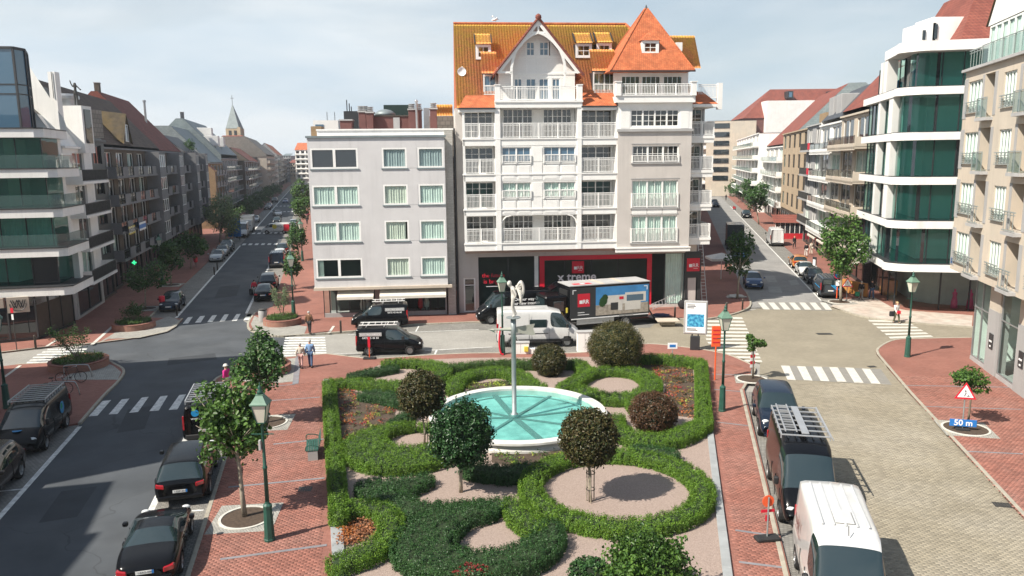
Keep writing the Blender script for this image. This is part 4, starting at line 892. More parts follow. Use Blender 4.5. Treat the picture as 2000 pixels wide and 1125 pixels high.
# neighbours seen over that roof
NB=thing('rooftop_house','white penthouse with blue windows and aerials behind the pale grey block','building',K.o,K.a)
u0,u1,z0,z1=K.rect(612,235,661,262,22);MB().box(u0,u1,22,30,0,z1).build('wall', M['white_render'],NB)
a=K.rect(616,243,632,253,21.96);MB().box(a[0],a[1],21.95,22.02,a[2],a[3]).build('window', M['pane_blue'],NB)
for x in (639,654):MB().tube([(K.u(x,230,23),23,z1-.1),(K.u(x,230,23),23,K.z(x,219,23))],.035,5).build('aerial', M['dark_panel'],NB)
u0,u1,z0,z2=K.rect(672,217,700,262,26);MB().box(u0,u1,26,32,0,z2).build('plant_room', M['dark_panel'],NB)
for x,y in ((677,195),(682,202),(686,208)):MB().tube([(K.u(x,y,26),26,z2-.05),(K.u(x,y,26),26,K.z(x,y,26))],.06,5).build('aerial', M['dark_panel'],NB)
NB2=thing('tiled_house','grey-scaled gable with orange tiled roof behind the chimneys','building',K.o,K.a)
u0,u1,z0,z1=K.rect(832,227,892,255,12);MB().box(u0,u1+1,12,16,0,z1).build('wall', M['grey_tile'],NB2)
e0,e1,f0,f1=K.rect(853,211,884,228,12);tiled_slope(NB2,(e0,12,z1+.01),(1,0,0),(0,.5,.866),e1-e0,1.3)
# ---- white gabled corner building
CB=thing('gabled_building','white corner building with balconies, orange tiled roofs and pointed tower','building',K.o,K.a)
VC,VR,VG=-0.9,0.55,0.45
def cu_(x,y=380):return K.u(x,y,VC)
uA,uB,uC,uD,uE,uF,uT,uX,uY=[cu_(x) for x in (893,907,968.5,978.5,1127,1135.5,1205,1347,1393)]
ZB=[K.z(1040,y,VC) for y in (488,474.5,420,408,353,339.5,284,270.5)]
fl=[(ZB[0],ZB[1]),(ZB[2],ZB[3]),(ZB[4],ZB[5]),(ZB[6],ZB[7])]
zE=K.z(1040,208,VC)
ceil=[ZB[2],ZB[4],ZB[6],zE]
DEEP=9.5
mb=MB()
mb.quad((uA,VG,.1),(uA,VG,zE),(uA,DEEP,zE),(uA,DEEP,.1));mb.quad((uA,VG,zE),(uX,VG,zE),(uX,DEEP,zE),(uA,DEEP,zE));mb.quad((uA,DEEP,.1),(uX,DEEP,.1),(uX,DEEP,zE),(uA,DEEP,zE));mb.quad((uX,VG,.1),(uX,DEEP,.1),(uX,DEEP,zE),(uX,VG,zE))
d0=K.rect(906,543,929,613,VG);sg0,sg1=K.u(935,560,VG),K.u(1337,560,VG);sgz=K.z(1100,499,VG)
hl=[(d0[0],d0[1],.1,d0[3]),(sg0,sg1,.35,sgz)]
wall(mb,uA,uX+1.2,.1,ZB[0]+.02,hl,VG,.35);mb.build('ground_floor_wall', M['stucco_grey'],CB)
window(CB,d0[0],d0[1],.12,d0[3],VG+.1,1,1,.12,'white_paint','pane_dark',bar=d0[3]-.75,name='entrance_door')
mb=MB();wall(mb,uA,uB,ZB[0],zE,[],VG,.1);mb.build('side_strip', M['stucco_grey'],CB)
mb=MB();mb.quad((uB,VG-.02,ZB[0]-.35),(uX,VG-.02,ZB[0]-.35),(uX,VC,ZB[0]),(uB,VC,ZB[0]));mb.quad((uB,VC,ZB[0]),(uX,VC,ZB[0]),(uX,VG,ZB[0]),(uB,VG,ZB[0]));mb.build('soffit', M['stucco_grey'],CB)
# slabs and pillars
for i,(zb,zt) in enumerate(fl):
 mb=MB();mb.box(uB-.05,uT,VC,VR+.1,zb,zt);mb.box(uB-.12,uT,VC-.07,VC+.1,zt-.06,zt+.04);mb.build('balcony_slab', M['white_paint'],CB)
for (a,b) in ((uC,uD),(uE,uF)):MB().box(a,b,VC-.06,VC+.16,ZB[0]+.01,zE).build('pillar', M['white_paint'],CB)
MB().box(uB-.05,uB+.12,VC,VC+.12,ZB[1],zE).build('pillar', M['white_paint'],CB);MB().box(uT-.1,uT,VC,VR,ZB[1],zE).build('pier', M['white_render'],CB)
for a,b in ((uC,uD),(uE,uF)):MB().box(a+.02,b-.02,VC+.16,VR,ZB[1],zE).build('party_screen', M['white_render'],CB)
# recessed walls with french windows behind the balconies
for i,(zb,zt) in enumerate(fl):
 zc=ceil[i]
 for (a,b,k) in ((uB,uC,2),(uD,uE,3),(uF,uT-.1,2)):
  if k==3 and i in (1,2):continue
  mb=MB();zd=zc-.12
  if k==3:
   mid=(a+b)/2;hs=[(a+.35,mid-.35,zt+.06,zd),(mid+.55,b-.25,zt+.06,zd)]
  else :hs=[(a+.15,b-.1,zt+.06,zd)]
  wall(mb,a,b,zt,zc,hs,VR,.2);mb.build('recess_wall', M['white_render'],CB)
  for h in hs:window(CB,*h,VR+.05,2,4,.06,gm='pane_dark' if (i,k)!=(1,2) else 'pane_teal',units=3 if k==3 else 2,curtain=None,mun=.035)
 hgt=(ZB[3]-ZB[2]) and .98
 for (a,b) in ((uB+.1,uC),(uD,uE),(uF,uT-.1)):
  if a==uD and i in (1,2):continue
  ps=[a+.04,(a+b)/2,b-.04] if b-a<4 else [a+(b-a)*j/4 for j in range(5)]
  railing(CB,a,b,zt+.04,zt+.04+1.22,VC+.05,post=ps,rails=3)
  # flush middle bay, floors 3 and 4
for i in (1,2):
 zb,zt=fl[i];zc=ceil[i];hs=[]
 for x0,x1 in ((981,1037.5),(1062,1124)):
  y0,y1=((352,388),(352,388))[0];a,b=cu_(x0),cu_(x1);hs.append((a,b,zt+1.05-.12,zc-.12))
 mb=MB();wall(mb,uD,uE,zb,zc-.002,hs,VC+.02,.25);mb.build('bay_wall', M['white_render'],CB)
 for h in hs:
  window(CB,*h,VC+.12,2,2,.08,gm='pane_blue' if i==2 else 'pane_clear',units=2,curtain=(0,1) if i==1 else None,mun=.04)
  railing(CB,h[0],h[1],h[2]-.02,h[2]+.62,VC-.07,sp=.12,post=[h[0]+.03,(h[0]+h[1])/2,h[1]-.03])
  um=(h[0]+h[1])/2
  for a,b in ((h[0]+.02,um-.06),(um+.06,h[1]-.02)):
   mp=MB();mp.box(a,b,VC-.015,VC+.01,zb+.1,h[2]-.18);mp.box(a+.1,b-.1,VC-.03,VC-.014,zb+.2,h[2]-.28);mp.build('panel', M['white_paint'],CB)
  MB().box(h[0]-.05,h[1]+.05,VC-.06,VC+.02,h[2]-.12,h[2]-.04).build('ledge', M['white_paint'],CB)
 a,b=hs[0][1]+.12,hs[1][0]-.12
 mp=MB();mp.box(a,b,VC-.02,VC+.01,zb+.1,zt+.95);mp.box(a,b,VC-.02,VC+.01,zt+1.02,zc-.15);mp.build('panel', M['white_paint'],CB)
for a,sgn in ((uD,1),(uE,-1)):
 MB().tube([(a,VC+.05,ZB[2]-.75),(a+sgn*.12,VC+.05,ZB[2]-.4),(a+sgn*.4,VC+.05,ZB[2]-.12),(a+sgn*.8,VC+.05,ZB[2]-.02)],.06,6).build('brace', M['white_paint'],CB)
 # tower bay
VT=VC-.12;tz0,tz1=K.z(1277,491,VT),K.z(1277,254,VT);tr=lambda *q:K.rect(*q,VT)
tw=[(tr(1233,421,1322,472),3,2,1,'pane_clear'),(tr(1232,352,1322,404),3,2,1,'pane_clear'),(tr(1233,284,1324,316),3,3,2,'pane_dark')]
aa,bb=tw[0][0][0],tw[0][0][1]
mb=MB();wall(mb,uT,uX,tz0,tz1,[(aa,bb,q[0][2],q[0][3]) for q in tw],VT,.3);mb.quad((uT,VT,tz0),(uT,VT,tz1),(uT,VR,tz1),(uT,VR,tz0));mb.quad((uX,VT,tz0),(uX,3,tz0),(uX,3,tz1),(uX,VT,tz1));mb.quad((uT,VT,tz0),(uT,VG,tz0),(uX,VG,tz0),(uX,VT,tz0));mb.build('tower_wall', M['stucco_grey'],CB)
mb=MB();mb.box(uT-.1,uX+.08,VT-.14,VT+.02,tz0-.02,tz0+.28);mb.box(uT-.16,uX+.12,VT-.2,VT+.02,tz0+.285,tz0+.36);mb.build('tower_base_band', M['white_paint'],CB)
for q,un,nu,nz,gm in tw:
 h=(aa,bb,q[2],q[3]);window(CB,*h,VT+.1,nu,nz,.09,gm=gm,units=3,curtain=(0,1) if gm=='pane_clear' else None,mun=.035)
 railing(CB,aa-.02,bb+.02,q[2]-.05,q[2]+(1.15 if nz==1 else .55),VT-.04,sp=.12,post=[aa,aa+(bb-aa)/3,aa+(bb-aa)*2/3,bb])
 MB().box(aa-.12,bb+.12,VT-.1,VT+.05,q[2]-.16,q[2]-.06).build('sill', M['stone_grey'],CB)
 MB().box(aa-.1,bb+.1,VT-.03,VT+.0,q[3]+.12,q[3]+.17).build('lintel_moulding', M['stone_grey'],CB)
q=K.rect(1233,405,1322,419,VT)
for j in range(3):w_=(bb-aa)/3;MB().box(aa+w_*j+.03,aa+w_*(j+1)-.03,VT-.03,VT-.002,q[2],q[3]).build('panel', M['white_paint'],CB)
tz2,tz3=K.z(1280,200,VT),K.z(1280,138,VT)
q=tr(1232,214,1326,247)
mb=MB();wall(mb,uT,uX,tz1,tz2,[(q[0],q[1],q[2],q[3])],VT-.03,.3);mb.quad((uT,VT-.03,tz1),(uT,VT-.03,tz2),(uT,3,tz2),(uT,3,tz1));mb.build('tower_upper_wall', M['white_paint'],CB)
mb=MB();mb.box(uT-.1,uX+.1,VT-.16,VT,tz1-.12,tz1+.1);mb.build('string_course', M['stone_grey'],CB)
window(CB,q[0],q[1],q[2],q[3],VT+.05,2,3,.08,gm='pane_dark',units=4,mun=.04)
for x0,x1 in ((1212,1230),(1329,1345)):a=tr(x0,214,x1,250);MB().box(a[0],a[1],VT-.05,VT-.032,a[2],a[3]).build('panel', M['white_paint'],CB)
# roof-terrace of the tower
q=K.rect(1203,187,1358,200,VT-.3);mb=MB();mb.box(q[0],q[1],VT-.35,3.0,q[2],q[3]);mb.box(q[0]-.06,q[1]+.06,VT-.42,VT-.2,q[3],q[3]+.1);mb.build('terrace_slab', M['white_paint'],CB)
rz0,rz1=q[3]+.1,K.z(1280,163,VT-.3)
railing(CB,q[0]+.35,q[1]-.35,rz0,rz1,VT-.3,post=[q[0]+(q[1]-q[0])*j/4 for j in range(1,4)],rails=3,sp=.13)
for x in (q[0]+.17,q[1]-.17):mb=MB();mb.box(x-.2,x+.2,VT-.5,VT-.1,rz0-.1,rz1+.1);mb.box(x-.26,x+.26,VT-.56,VT-.04,rz1+.1,rz1+.17);mb.build('corner_post', M['white_paint'],CB)
VTW=0.6;h3=[K.rect(x0,148,x1,186,VTW) for x0,x1 in ((1213,1250),(1253,1290),(1295,1332))]
mb=MB();wall(mb,uT-.1,uX+.1,rz0,tz3,[(a[0],a[1],rz0+.05,a[3]) for a in h3],VTW,.2);mb.quad((uX+.1,VTW,rz0),(uX+.1,5,rz0),(uX+.1,5,tz3),(uX+.1,VTW,tz3));mb.build('attic_wall', M['white_paint'],CB)
for a in h3:window(CB,a[0],a[1],rz0+.05,a[3],VTW+.05,4,1,.08,gm='pane_teal',units=1,mun=.05)
# tower roof: a steep pyramid in plain tiles
ta,tb=K.pt(1193,138,VT-.3),K.pt(1357,136,VT-.3);ew=tb[0]-ta[0];ez=(ta[1]+tb[1])/2;vm_=VT-.3+ew/2
ap=K.pt(1262,13,vm_);apx=(ap[0],vm_,ap[1])
bs=[(ta[0],VT-.3,ez),(tb[0],VT-.3,ez),(tb[0],VT-.3+ew,ez),(ta[0],VT-.3+ew,ez)]
mb=MB()
for i in range(4):mb.add([bs[i],bs[(i+1)%4],apx],[(0,1,2)])
mb.quad(*bs[::-1]);tr_=mb.build('tower_roof', M['plain_tile'],CB)
MB().lathe([(.28,-.55),(.03,.15)],apx,4).build('finial', M['dark_panel'],tr_)
mb=MB();mb.box(ta[0]-.06,tb[0]+.06,VT-.36,VT-.24,ez-.12,ez-.002);mb.build('gutter', M['dark_panel'],tr_)
for i in range(4):MB().tube([bs[i],tuple(Vector(bs[i]).lerp(Vector(apx),.97))],.07,6).build('hip_tiles', M['plain_tile'],tr_)
def slope_v(u,z):f=(z-ez)/(apx[2]-ez);return VT-.3+f*ew/2
def dormer(par,box,v,wm='white_paint',roofm='pantile',gm='pane_clear',top=.5,depth=1.6,name='dormer',cheek='dark_panel',hipped=False):
 u0,u1,z0,z1=box;mb=MB();h=(u0+.18,u1-.18,z0+.15,z1-.15);wall(mb,u0,u1,z0,z1,[h],v,.12);d=mb.build(name, M[wm],par)
 window(d,*h,v+.03,2,2,.07,gm=gm,mun=.05)
 mb=MB()
 for u in (u0,u1):MB().quad((u,v,z0),(u,v,z1),(u,v+depth,z1),(u,v+depth,z0)).build('cheek', M[cheek],d)
 if hipped:
  r=MB();um=(u0+u1)/2;e=.12;a=[(u0-e,v-e,z1),(u1+e,v-e,z1),(u1+e,v+depth,z1),(u0-e,v+depth,z1)];tp=(um,v+.55,z1+top*1.5);tq=(um,v+depth,z1+top*1.5)
  r.add([a[0],a[1],tp],[(0,1,2)]);r.quad(a[1],a[2],tq,tp);r.quad(a[0],tp,tq,a[3]);r.build('dormer_roof', M[roofm],d)
 else :
  S=math.hypot(depth,top)+.2;tiled_slope(d,(u0-.05,v-.2,z1+.02),(1,0,0),(0,depth/math.hypot(depth,top),top/math.hypot(depth,top)),u1-u0+.1,S,roofm,name='dormer_roof')
  for u in (u0-.06,u1+.06):MB().bar((u,v-.2,z1+.06),(u,v+depth-.2,z1+top+.06),.08,.16).build('verge', M['dark_panel'],d)
 return d
q0=K.rect(1254,79,1287,106,1.0);vv=slope_v(0,q0[2])-.05;dormer(CB,K.rect(1254,79,1287,106,vv),vv,roofm='plain_tile',top=.5,depth=1.5,cheek='white_paint',hipped=True)
q0=K.rect(1318,84,1330,101,3);MB().box(q0[0],q0[1],2.6,3.4,q0[2],q0[3]).build('side_dormer', M['white_paint'],CB)
# main roof
zR,vE,vRg=None,VG-.15,7.3
ea=K.pt(892,211,vE);rg=K.pt(899,47,vRg);zE2,zRg=ea[1],rg[1]
sl=Vector((0,vRg-vE,zRg-zE2));SL=sl.length;sl/=SL;uRt=K.u(1222,41,vRg)
def roof_v(z):return vE+(z-zE2)*sl.y/sl.z
hip=lambda c:c[:,0]<uRt+(zRg-c[:,2])*.72
mr_=tiled_slope(CB,(ea[0]+.02,vE,zE2),(1,0,0),tuple(sl),K.u(1330,100,4)-ea[0],SL,clip=hip,name='main_roof')
MB().tube([(ea[0],vRg,zRg+.05),(uRt,vRg,zRg+.05)],.13,8).build('ridge_tiles', M['plain_tile'],mr_);MB().tube([(uRt,vRg,zRg+.05),(uRt+2.6,vRg-3.0,zRg-3.4)],.12,8).build('hip_tiles', M['plain_tile'],mr_)
mb=MB();mb.add([(ea[0],vE,zE2),(ea[0],vRg,zRg),(ea[0],2*vRg-vE,zE2)],[(0,1,2)]);mb.quad((ea[0],vRg,zRg),(uRt,vRg,zRg),(uRt+5,2*vRg-vE,zE2),(ea[0],2*vRg-vE,zE2));mb.add([(uRt,vRg,zRg),(uRt+6,vE,zE2),(uRt+6,2*vRg-vE,zE2)],[(0,1,2)]);mb.build('roof_back', M['plain_tile'],mr_)
r2=K.rect(1322,72,1353.5,135,5.5);tiled_slope(CB,(r2[0]-3,3.2,r2[2]-.2),(1,0,0),(0,.55,.835),r2[1]-r2[0]+3,(r2[3]-r2[2])/.835+.3,name='rear_roof')
# seagull on the ridge and the dish
sgp=K.pt(968,40,vRg);SGW=thing('seagull','white seagull perched on the ridge of the orange roof','bird',(0,0,0))
mb=MB();cx=K.o+Vector((K.c*sgp[0]-K.s*vRg,K.s*sgp[0]+K.c*vRg,zRg+.18));SGW.location=cx
mb.lathe([(.02,-.3),(.1,-.15),(.14,.05),(.11,.2),(.04,.3)],(0,0,.25),10,axis='x');mb.xf(Matrix.Rotation(-.35,4,'Y'));mb.build('body', M['white_sign'],SGW,True)
mb=MB();mb.lathe([(.01,-.09),(.07,-.02),(.06,.06),(.01,.1)],(-.24,0,.48),8);mb.build('head', M['white_sign'],SGW,True);MB().lathe([(.02,0),(.002,-.12)],(-.3,0,.48),6,axis='x').build('beak', M['orange_wood'],SGW)
mb=MB();mb.quad((-.1,-.13,.33),(.32,-.06,.2),(.36,-.02,.17),(-.05,-.1,.42));mb.quad((-.1,.13,.33),(.32,.06,.2),(.36,.02,.17),(-.05,.1,.42));mb.build('wing', M['grey_metal'],SGW)
for s_ in (-.05,.05):MB().tube([(0,s_,-.15),(0,s_,.15)],.012,5).build('leg', M['orange_wood'],SGW)
dp=K.pt(902,140,roof_v(K.z(902,140,2))-.35);mb=MB();mb.lathe([(0,.1),(.2,.07),(.36,0),(.37,.02),(.2,.1),(0,.13)],(dp[0],roof_v(dp[1])-.45,dp[1]),14,axis='y');mb.tube([(dp[0],roof_v(dp[1])-.35,dp[1]),(dp[0]+.05,roof_v(dp[1])+.2,dp[1]+.5)],.03,5);mb.build('satellite_dish', M['white_sign'],CB)
# dormers on the main roof
for (x0,y0,x1,y1,gm) in ((929,87,959,116,'pane_clear'),(1124,85,1156,113,'pane_clear'),(1165,84,1195,112,'pane_clear')):
 v=roof_v(K.z((x0+x1)/2,y1,2.6))-.12;dormer(CB,K.rect(x0,y0,x1,y1,v),v,gm=gm,top=.95,depth=1.35)
for (x0,y0,x1,y1,W2) in ((944,145,970,186,0),(1158,140,1203,183,1)):
 v=roof_v(K.z((x0+x1)/2,y1,1))+.25;bx_=K.rect(x0,y0,x1,y1,v);mb=MB();h=(bx_[0]+.06,bx_[1]-.06,bx_[2],bx_[3]-.1);wall(mb,bx_[0],bx_[1],bx_[2],bx_[3],[h],v,.12);d=mb.build('shed_dormer', M['white_paint'],CB)
 window(d,*h,v+.03,2,2,.06,gm='pane_teal' if W2 else 'pane_blue',units=2 if W2 else 1,mun=.05)
 mb=MB();mb.quad((bx_[0],v,bx_[2]),(bx_[0],v,bx_[3]),(bx_[0],v+2,bx_[3]),(bx_[0],v+2,bx_[2]));mb.build('cheek', M['dark_panel'],d)
 tiled_slope(d,(bx_[0]-.12,v-.3,bx_[3]+.02),(1,0,0),(0,.62,.78),bx_[1]-bx_[0]+.2,2.5,name='dormer_roof');MB().box(bx_[0]-.15,bx_[1]+.15,v-.36,v-.28,bx_[3]-.06,bx_[3]+.04).build('gutter', M['dark_panel'],d)
 railing(d,bx_[0],bx_[1],bx_[2]-.05,bx_[2]+(.75 if not W2 else .75),v-.35,sp=.12)
 # skirt roofs over the top balconies
for (x0,x1,yt,yb,xo) in ((903,968,186,211,6),(1136,1205,181,207,0)):
 a,b=K.pt(x0-xo*1.2,yb,VC-.15),K.pt(x1,yb,VC-.15);c_,d_=K.pt(x0+xo,yt,VG-.0),K.pt(x1,yt,VG)
 mb=MB();mb.quad((a[0],VC-.15,a[1]),(b[0],VC-.15,b[1]),(b[0],VG,d_[1]),(c_[0],VG,d_[1]));mb.quad((a[0],VC-.15,a[1]),(c_[0],VG,d_[1]),(a[0],VG,a[1]),(a[0],VG,a[1])) if False else None
 mb.add([(a[0],VC-.15,a[1]),(c_[0],VG,d_[1]),(a[0],VG+.1,a[1])],[(0,1,2)]);s_=mb.build('skirt_roof', M['plain_tile'],CB)
 mb=MB();mb.box(a[0],b[0],VC-.22,VC-.1,a[1]-.1,a[1]+.02);mb.build('gutter', M['dark_panel'],s_);MB().box(max(a[0],uA),b[0],VC-.1,VR,a[1]-.3,a[1]-.1).build('fascia', M['white_paint'],s_)
 # the big front gable
VGb=VC-.05;g0,g1,ga=K.pt(968,142,VGb),K.pt(1135,142,VGb),K.pt(1050.5,36,VGb)
gm_=(g0[0]+g1[0])/2;gw=(g1[0]-g0[0])/2;gz=(g0[1]+g1[1])/2;gh=ga[1]-gz;VW=0.05
bz=K.z(1050,211,VGb)
wz=lambda u:gz+gh*(1-abs(u-gm_)/gw)
mb=MB();wl,wr_=cu_(978.5),cu_(1126)
dh=[(K.u(x0,170,VW),K.u(x1,170,VW)) for x0,x1 in ((1004,1020),(1027,1047),(1052,1072),(1078,1094))];dz0,dz1=K.z(1050,197,VW),K.z(1050,153,VW)
gwn=[K.rect(x0,82,x1,109,VW) for x0,x1 in ((1027,1045),(1053,1071))]
wall(mb,wl,wr_,bz+.2,gz+.1,[(a,b,dz0,dz1) for a,b in dh],VW,.2)
nseg=24
for i in range(nseg):
 ua,ub=gm_-gw*.93+2*gw*.93*i/nseg,gm_-gw*.93+2*gw*.93*(i+1)/nseg;um=(ua+ub)/2;zt_a,zt_b=wz(ua)-.25,wz(ub)-.25
 zz=gz+.1
 hit=[g for g in gwn if g[0]-.02<um<g[1]+.02]
 if hit:mb.quad((ua,VW,zz),(ub,VW,zz),(ub,VW,hit[0][2]),(ua,VW,hit[0][2]));zz=hit[0][3]
 if zt_a>zz or zt_b>zz:mb.quad((ua,VW,zz),(ub,VW,zz),(ub,VW,max(zz,zt_b)),(ua,VW,max(zz,zt_a)))
for u in (wl,wr_):mb.quad((u,VW,bz),(u,3,bz),(u,3,gz+1),(u,VW,gz+.4))
mb.build('gable_wall', M['cladding'],CB)
for a,b in dh:window(CB,a,b,dz0,dz1,VW+.05,2,2,.08,gm='pane_blue',mun=.05)
for g in gwn:window(CB,g[0]-.06,g[1]+.06,g[2]-.06,g[3]+.06,VW-.01,2,2,.12,gm='pane_blue',mun=.06)
mb=MB()
for u in (gm_-.85,gm_+0.0,gm_+.85):mb.box(u-.05,u+.05,VW-.03,VW-.002,gz+.1,K.z(1050,112,VW))
mb.box(gm_-2.2,gm_+2.2,VW-.035,VW-.004,K.z(1050,113,VW),K.z(1050,110,VW)+.05);mb.box(wl,wr_,VW-.04,VW-.004,gz-.05,gz+.1);mb.build('battens', M['white_paint'],CB)
e=.0
mb=MB()
for s_ in (-1,1):
 a,b=Vector((gm_+s_*gw*1.0,VGb,gz)),Vector((gm_,VGb,gz+gh));d=(b-a).normalized();nrm=Vector((-d.z,0,d.x))*(1 if s_<0 else -1);w_=.30
 if nrm.z>0:nrm=-nrm
 q=[a,b,b+Vector((0,0,-w_*1.55)),a+nrm*w_+d*.15]
 mb.add([tuple(p) for p in q]+[tuple(p+Vector((0,.09,0))) for p in q],[(0,1,2,3),(7,6,5,4),(0,4,5,1),(3,2,6,7),(0,3,7,4)])
mb.build('barge_board', M['white_paint'],CB)
for s_ in (-1,1):
 pts=[(gm_+s_*gw*.64,VGb+.1,gz-.1),(gm_+s_*gw*.61,VGb+.1,gz+gh*.18),(gm_+s_*gw*.52,VGb+.1,gz+gh*.40),(gm_+s_*gw*.34,VGb+.1,gz+gh*.58),(gm_+s_*gw*.16,VGb+.1,gz+gh*.695),(gm_,VGb+.1,gz+gh*.75)]
 pp=smooth_poly(pts,5);mb=MB()
 for a,b in zip(pp[:-1],pp[1:]):mb.bar(a,b+(b-a)*.08,.13,.2)
 mb.build('arch_timber', M['white_paint'],CB)
 mb=MB();mb.bar((gm_+s_*gw*.97,VGb+.1,gz+.04),(gm_+s_*gw*.60,VGb+.1,gz+.04),.13,.15);mb.bar((gm_+s_*gw*.62,VGb+.1,gz),(gm_+s_*gw*.62,VGb+.1,gz-1.3),.13,.13);mb.build('tie_beam', M['white_paint'],CB)
mb=MB();mb.bar((gm_,VGb+.1,gz+gh*.74),(gm_,VGb+.1,gz+gh*.95),.14,.14);mb.bar((gm_-gw*.17,VGb+.1,gz+gh*.75),(gm_+gw*.17,VGb+.1,gz+gh*.75),.12,.12);mb.build('king_post', M['white_paint'],CB)
for s_ in (-1,1):
 a=Vector((gm_+s_*gw*1.06,VGb-.05,gz-gh*.05));b=Vector((gm_,VGb-.05,gz+gh+.05));vb=roof_v(gz+gh)+.3
 mb=MB();mb.quad(tuple(a),(a.x,vb,a.z),(b.x,vb,b.z),tuple(b));mb.quad(tuple(a-Vector((0,0,.14))),(a.x,vb,a.z-.14),(b.x,vb,b.z-.14),tuple(b-Vector((0,0,.14))));mb.quad(tuple(a),tuple(b),tuple(b-Vector((0,0,.14))),tuple(a-Vector((0,0,.14))));mb.build('gable_roof', M['plain_tile'],CB)
 mb=MB();mb.tube([(a.x,VGb-.07,a.z),(b.x,VGb-.07,b.z)],.1,6);mb.build('verge_tiles', M['dark_red_tile'],CB)
MB().lathe([(.05,-.28),(.26,-.1),(.22,.12),(.05,.24)],(gm_,VGb-.05,gz+gh+.12),10).build('gable_finial', M['dark_red_tile'],CB,True)
# gable balcony
gb0,gb1=cu_(966.5,190),cu_(1137,190);zs0,zs1=bz-.02,K.z(1050,197,VC)
mb=MB();mb.box(gb0,gb1,VC-.12,VW+.2,zE-.1,zs1);mb.box(gb0-.05,gb1+.05,VC-.2,VC,zs1-.12,zs1+.03);mb.build('gable_balcony_slab', M['white_paint'],CB)
rt1=K.z(1050,168,VC)
for u in (gb0+.2,gb1-.2):mb=MB();mb.box(u-.2,u+.2,VC-.15,VC+.25,zs1+.03,rt1+.05);mb.box(u-.25,u+.25,VC-.2,VC+.3,rt1+.05,rt1+.12);mb.build('corner_post', M['white_paint'],CB)
railing(CB,gb0+.4,gb1-.4,zs1+.03,rt1,VC+.02,post=[gb0+(gb1-gb0)*j/4 for j in (1,2,3)],rails=3,sp=.13)
# side balconies over the right-hand street
for i,(zb,zt) in enumerate(fl):
 a,b=uX+.002,uY+(.03*i);mb=MB();mb.box(a,b,VC+.5,3.2,zb+.1,zt+.1);mb.box(a,b+.06,VC+.44,VC+.6,zt-.1,zt+.14);mb.build('side_balcony_slab', M['white_paint'],CB)
 railing(CB,a+.05,b,zt+.14,zt+1.3,VC+.52,post=[a+.1,(a+b)/2,b-.04],rails=3)
 rs=MB();L_=2.6
 for j in range(int(L_/.13)):y=VC+.6+j*.13;rs.box(b-.02,b+.02,y,y+.035,zt+.2,zt+1.24)
 rs.box(b-.035,b+.035,VC+.55,VC+.5+L_,zt+1.24,zt+1.3);rs.box(b-.03,b+.03,VC+.55,VC+.5+L_,zt+.14,zt+.2);rs.build('side_railing', M['white_paint'],CB)
 MB().tube([(a+.02,VC+.55,ceil[i]-.6),(a+.1,VC+.55,ceil[i]-.3),(a+.45,VC+.55,ceil[i]-.05)],.05,6).build('brace', M['white_paint'],CB)
 window(CB,a+.1,b-.3,zt+.15,ceil[i]-.1,2.0,3,3,.07,gm='pane_dark',mun=.04);MB().box(b-.2,b-.08,1.9,2.05,zt+.1,ceil[i]+.1).build('drainpipe', M['grey_metal'],CB)
 MB().quad((a,2.1,zt),(b,2.1,zt),(b,2.1,ceil[i]+.1),(a,2.1,ceil[i]+.1)).build('recess_wall', M['white_render'],CB)
a,b=K.pt(1353,203,VC+.4),K.pt(1402,200,VC+.4);t0=K.z(1370,179,VG+1)
mb=MB();mb.quad((a[0]-.1,VC+.3,a[1]),(b[0],VC+.3,a[1]),(b[0]-.7,VG+1,t0),(a[0]-.1,VG+1,t0));mb.quad((b[0],VC+.3,a[1]),(b[0],4,a[1]),(b[0]-.7,4,t0),(b[0]-.7,VG+1,t0));mb.build('skirt_roof', M['plain_tile'],CB);MB().box(a[0],b[0],VC+.3,3.5,a[1]-.25,a[1]-.02).build('fascia', M['white_paint'],CB)
a,b=K.pt(1362,186,1.2),K.pt(1402,165,1.2);mb=MB();railing(CB,a[0],b[0],a[1]-.3,b[1],1.0,rails=3);MB().box(b[0]-.1,b[0]+.3,.8,1.2,a[1]-1.2,b[1]+.1).build('corner_post', M['white_paint'],CB)
# shopfront
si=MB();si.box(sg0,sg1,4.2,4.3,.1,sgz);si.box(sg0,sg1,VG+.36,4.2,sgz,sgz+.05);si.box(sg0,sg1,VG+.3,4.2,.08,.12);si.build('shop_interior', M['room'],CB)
ux=[K.u(x,560,VG) for x in (935,993,1044,1052,1103.5,1155,1207,1270,1298,1337)]
for k,(a,b) in enumerate(zip(ux[:-1],ux[1:])):
 if k==2:MB().box(a,b,VG+.1,VG+.3,.35,sgz).build('pale_green_post', M['curtain'],CB);continue
 window(CB,a,b,.35,sgz,VG+.1,1,1,.045,'dark_panel','pane_clear',(0,1) if k==8 else None,name='shop_window')
ra,rb=K.u(1054,560,VG+.08),K.u(1272,560,VG+.08);rw=.42
mb=MB();mb.box(ra,ra+rw,VG+.02,VG+.07,.35,sgz-.02);mb.box(rb-rw,rb,VG+.02,VG+.07,.35,sgz-.02);mb.box(ra+rw,rb-rw,VG+.02,VG+.07,sgz-.4,sgz-.02);mb.build('red_frame', M['signal_red'],CB)
def sign_rr(par,u,z,s,v,letters='RR'):
 b_=MB().box(u-s/2,u+s/2,v-.03,v,z-s/2,z+s/2).build('red_sign', M['signal_red'],par)
 MB().box(u-s*.33,u-s*.09,v-.045,v-.031,z-s*.18,z+s*.06).build('sign_square', M['white_sign'],b_)
 text(letters,s*.33, M['white_sign'],b_,(u+s*.17,v-.04,z-s*.06),width=s*.46);MB().box(u+s*.02,u+s*.34,v-.045,v-.031,z-s*.29,z-s*.265).build('sign_rule', M['white_sign'],b_);return b_
q=K.pt(1129,522,VG);sign_rr(CB,q[0],q[1],1.05,VG+.06)
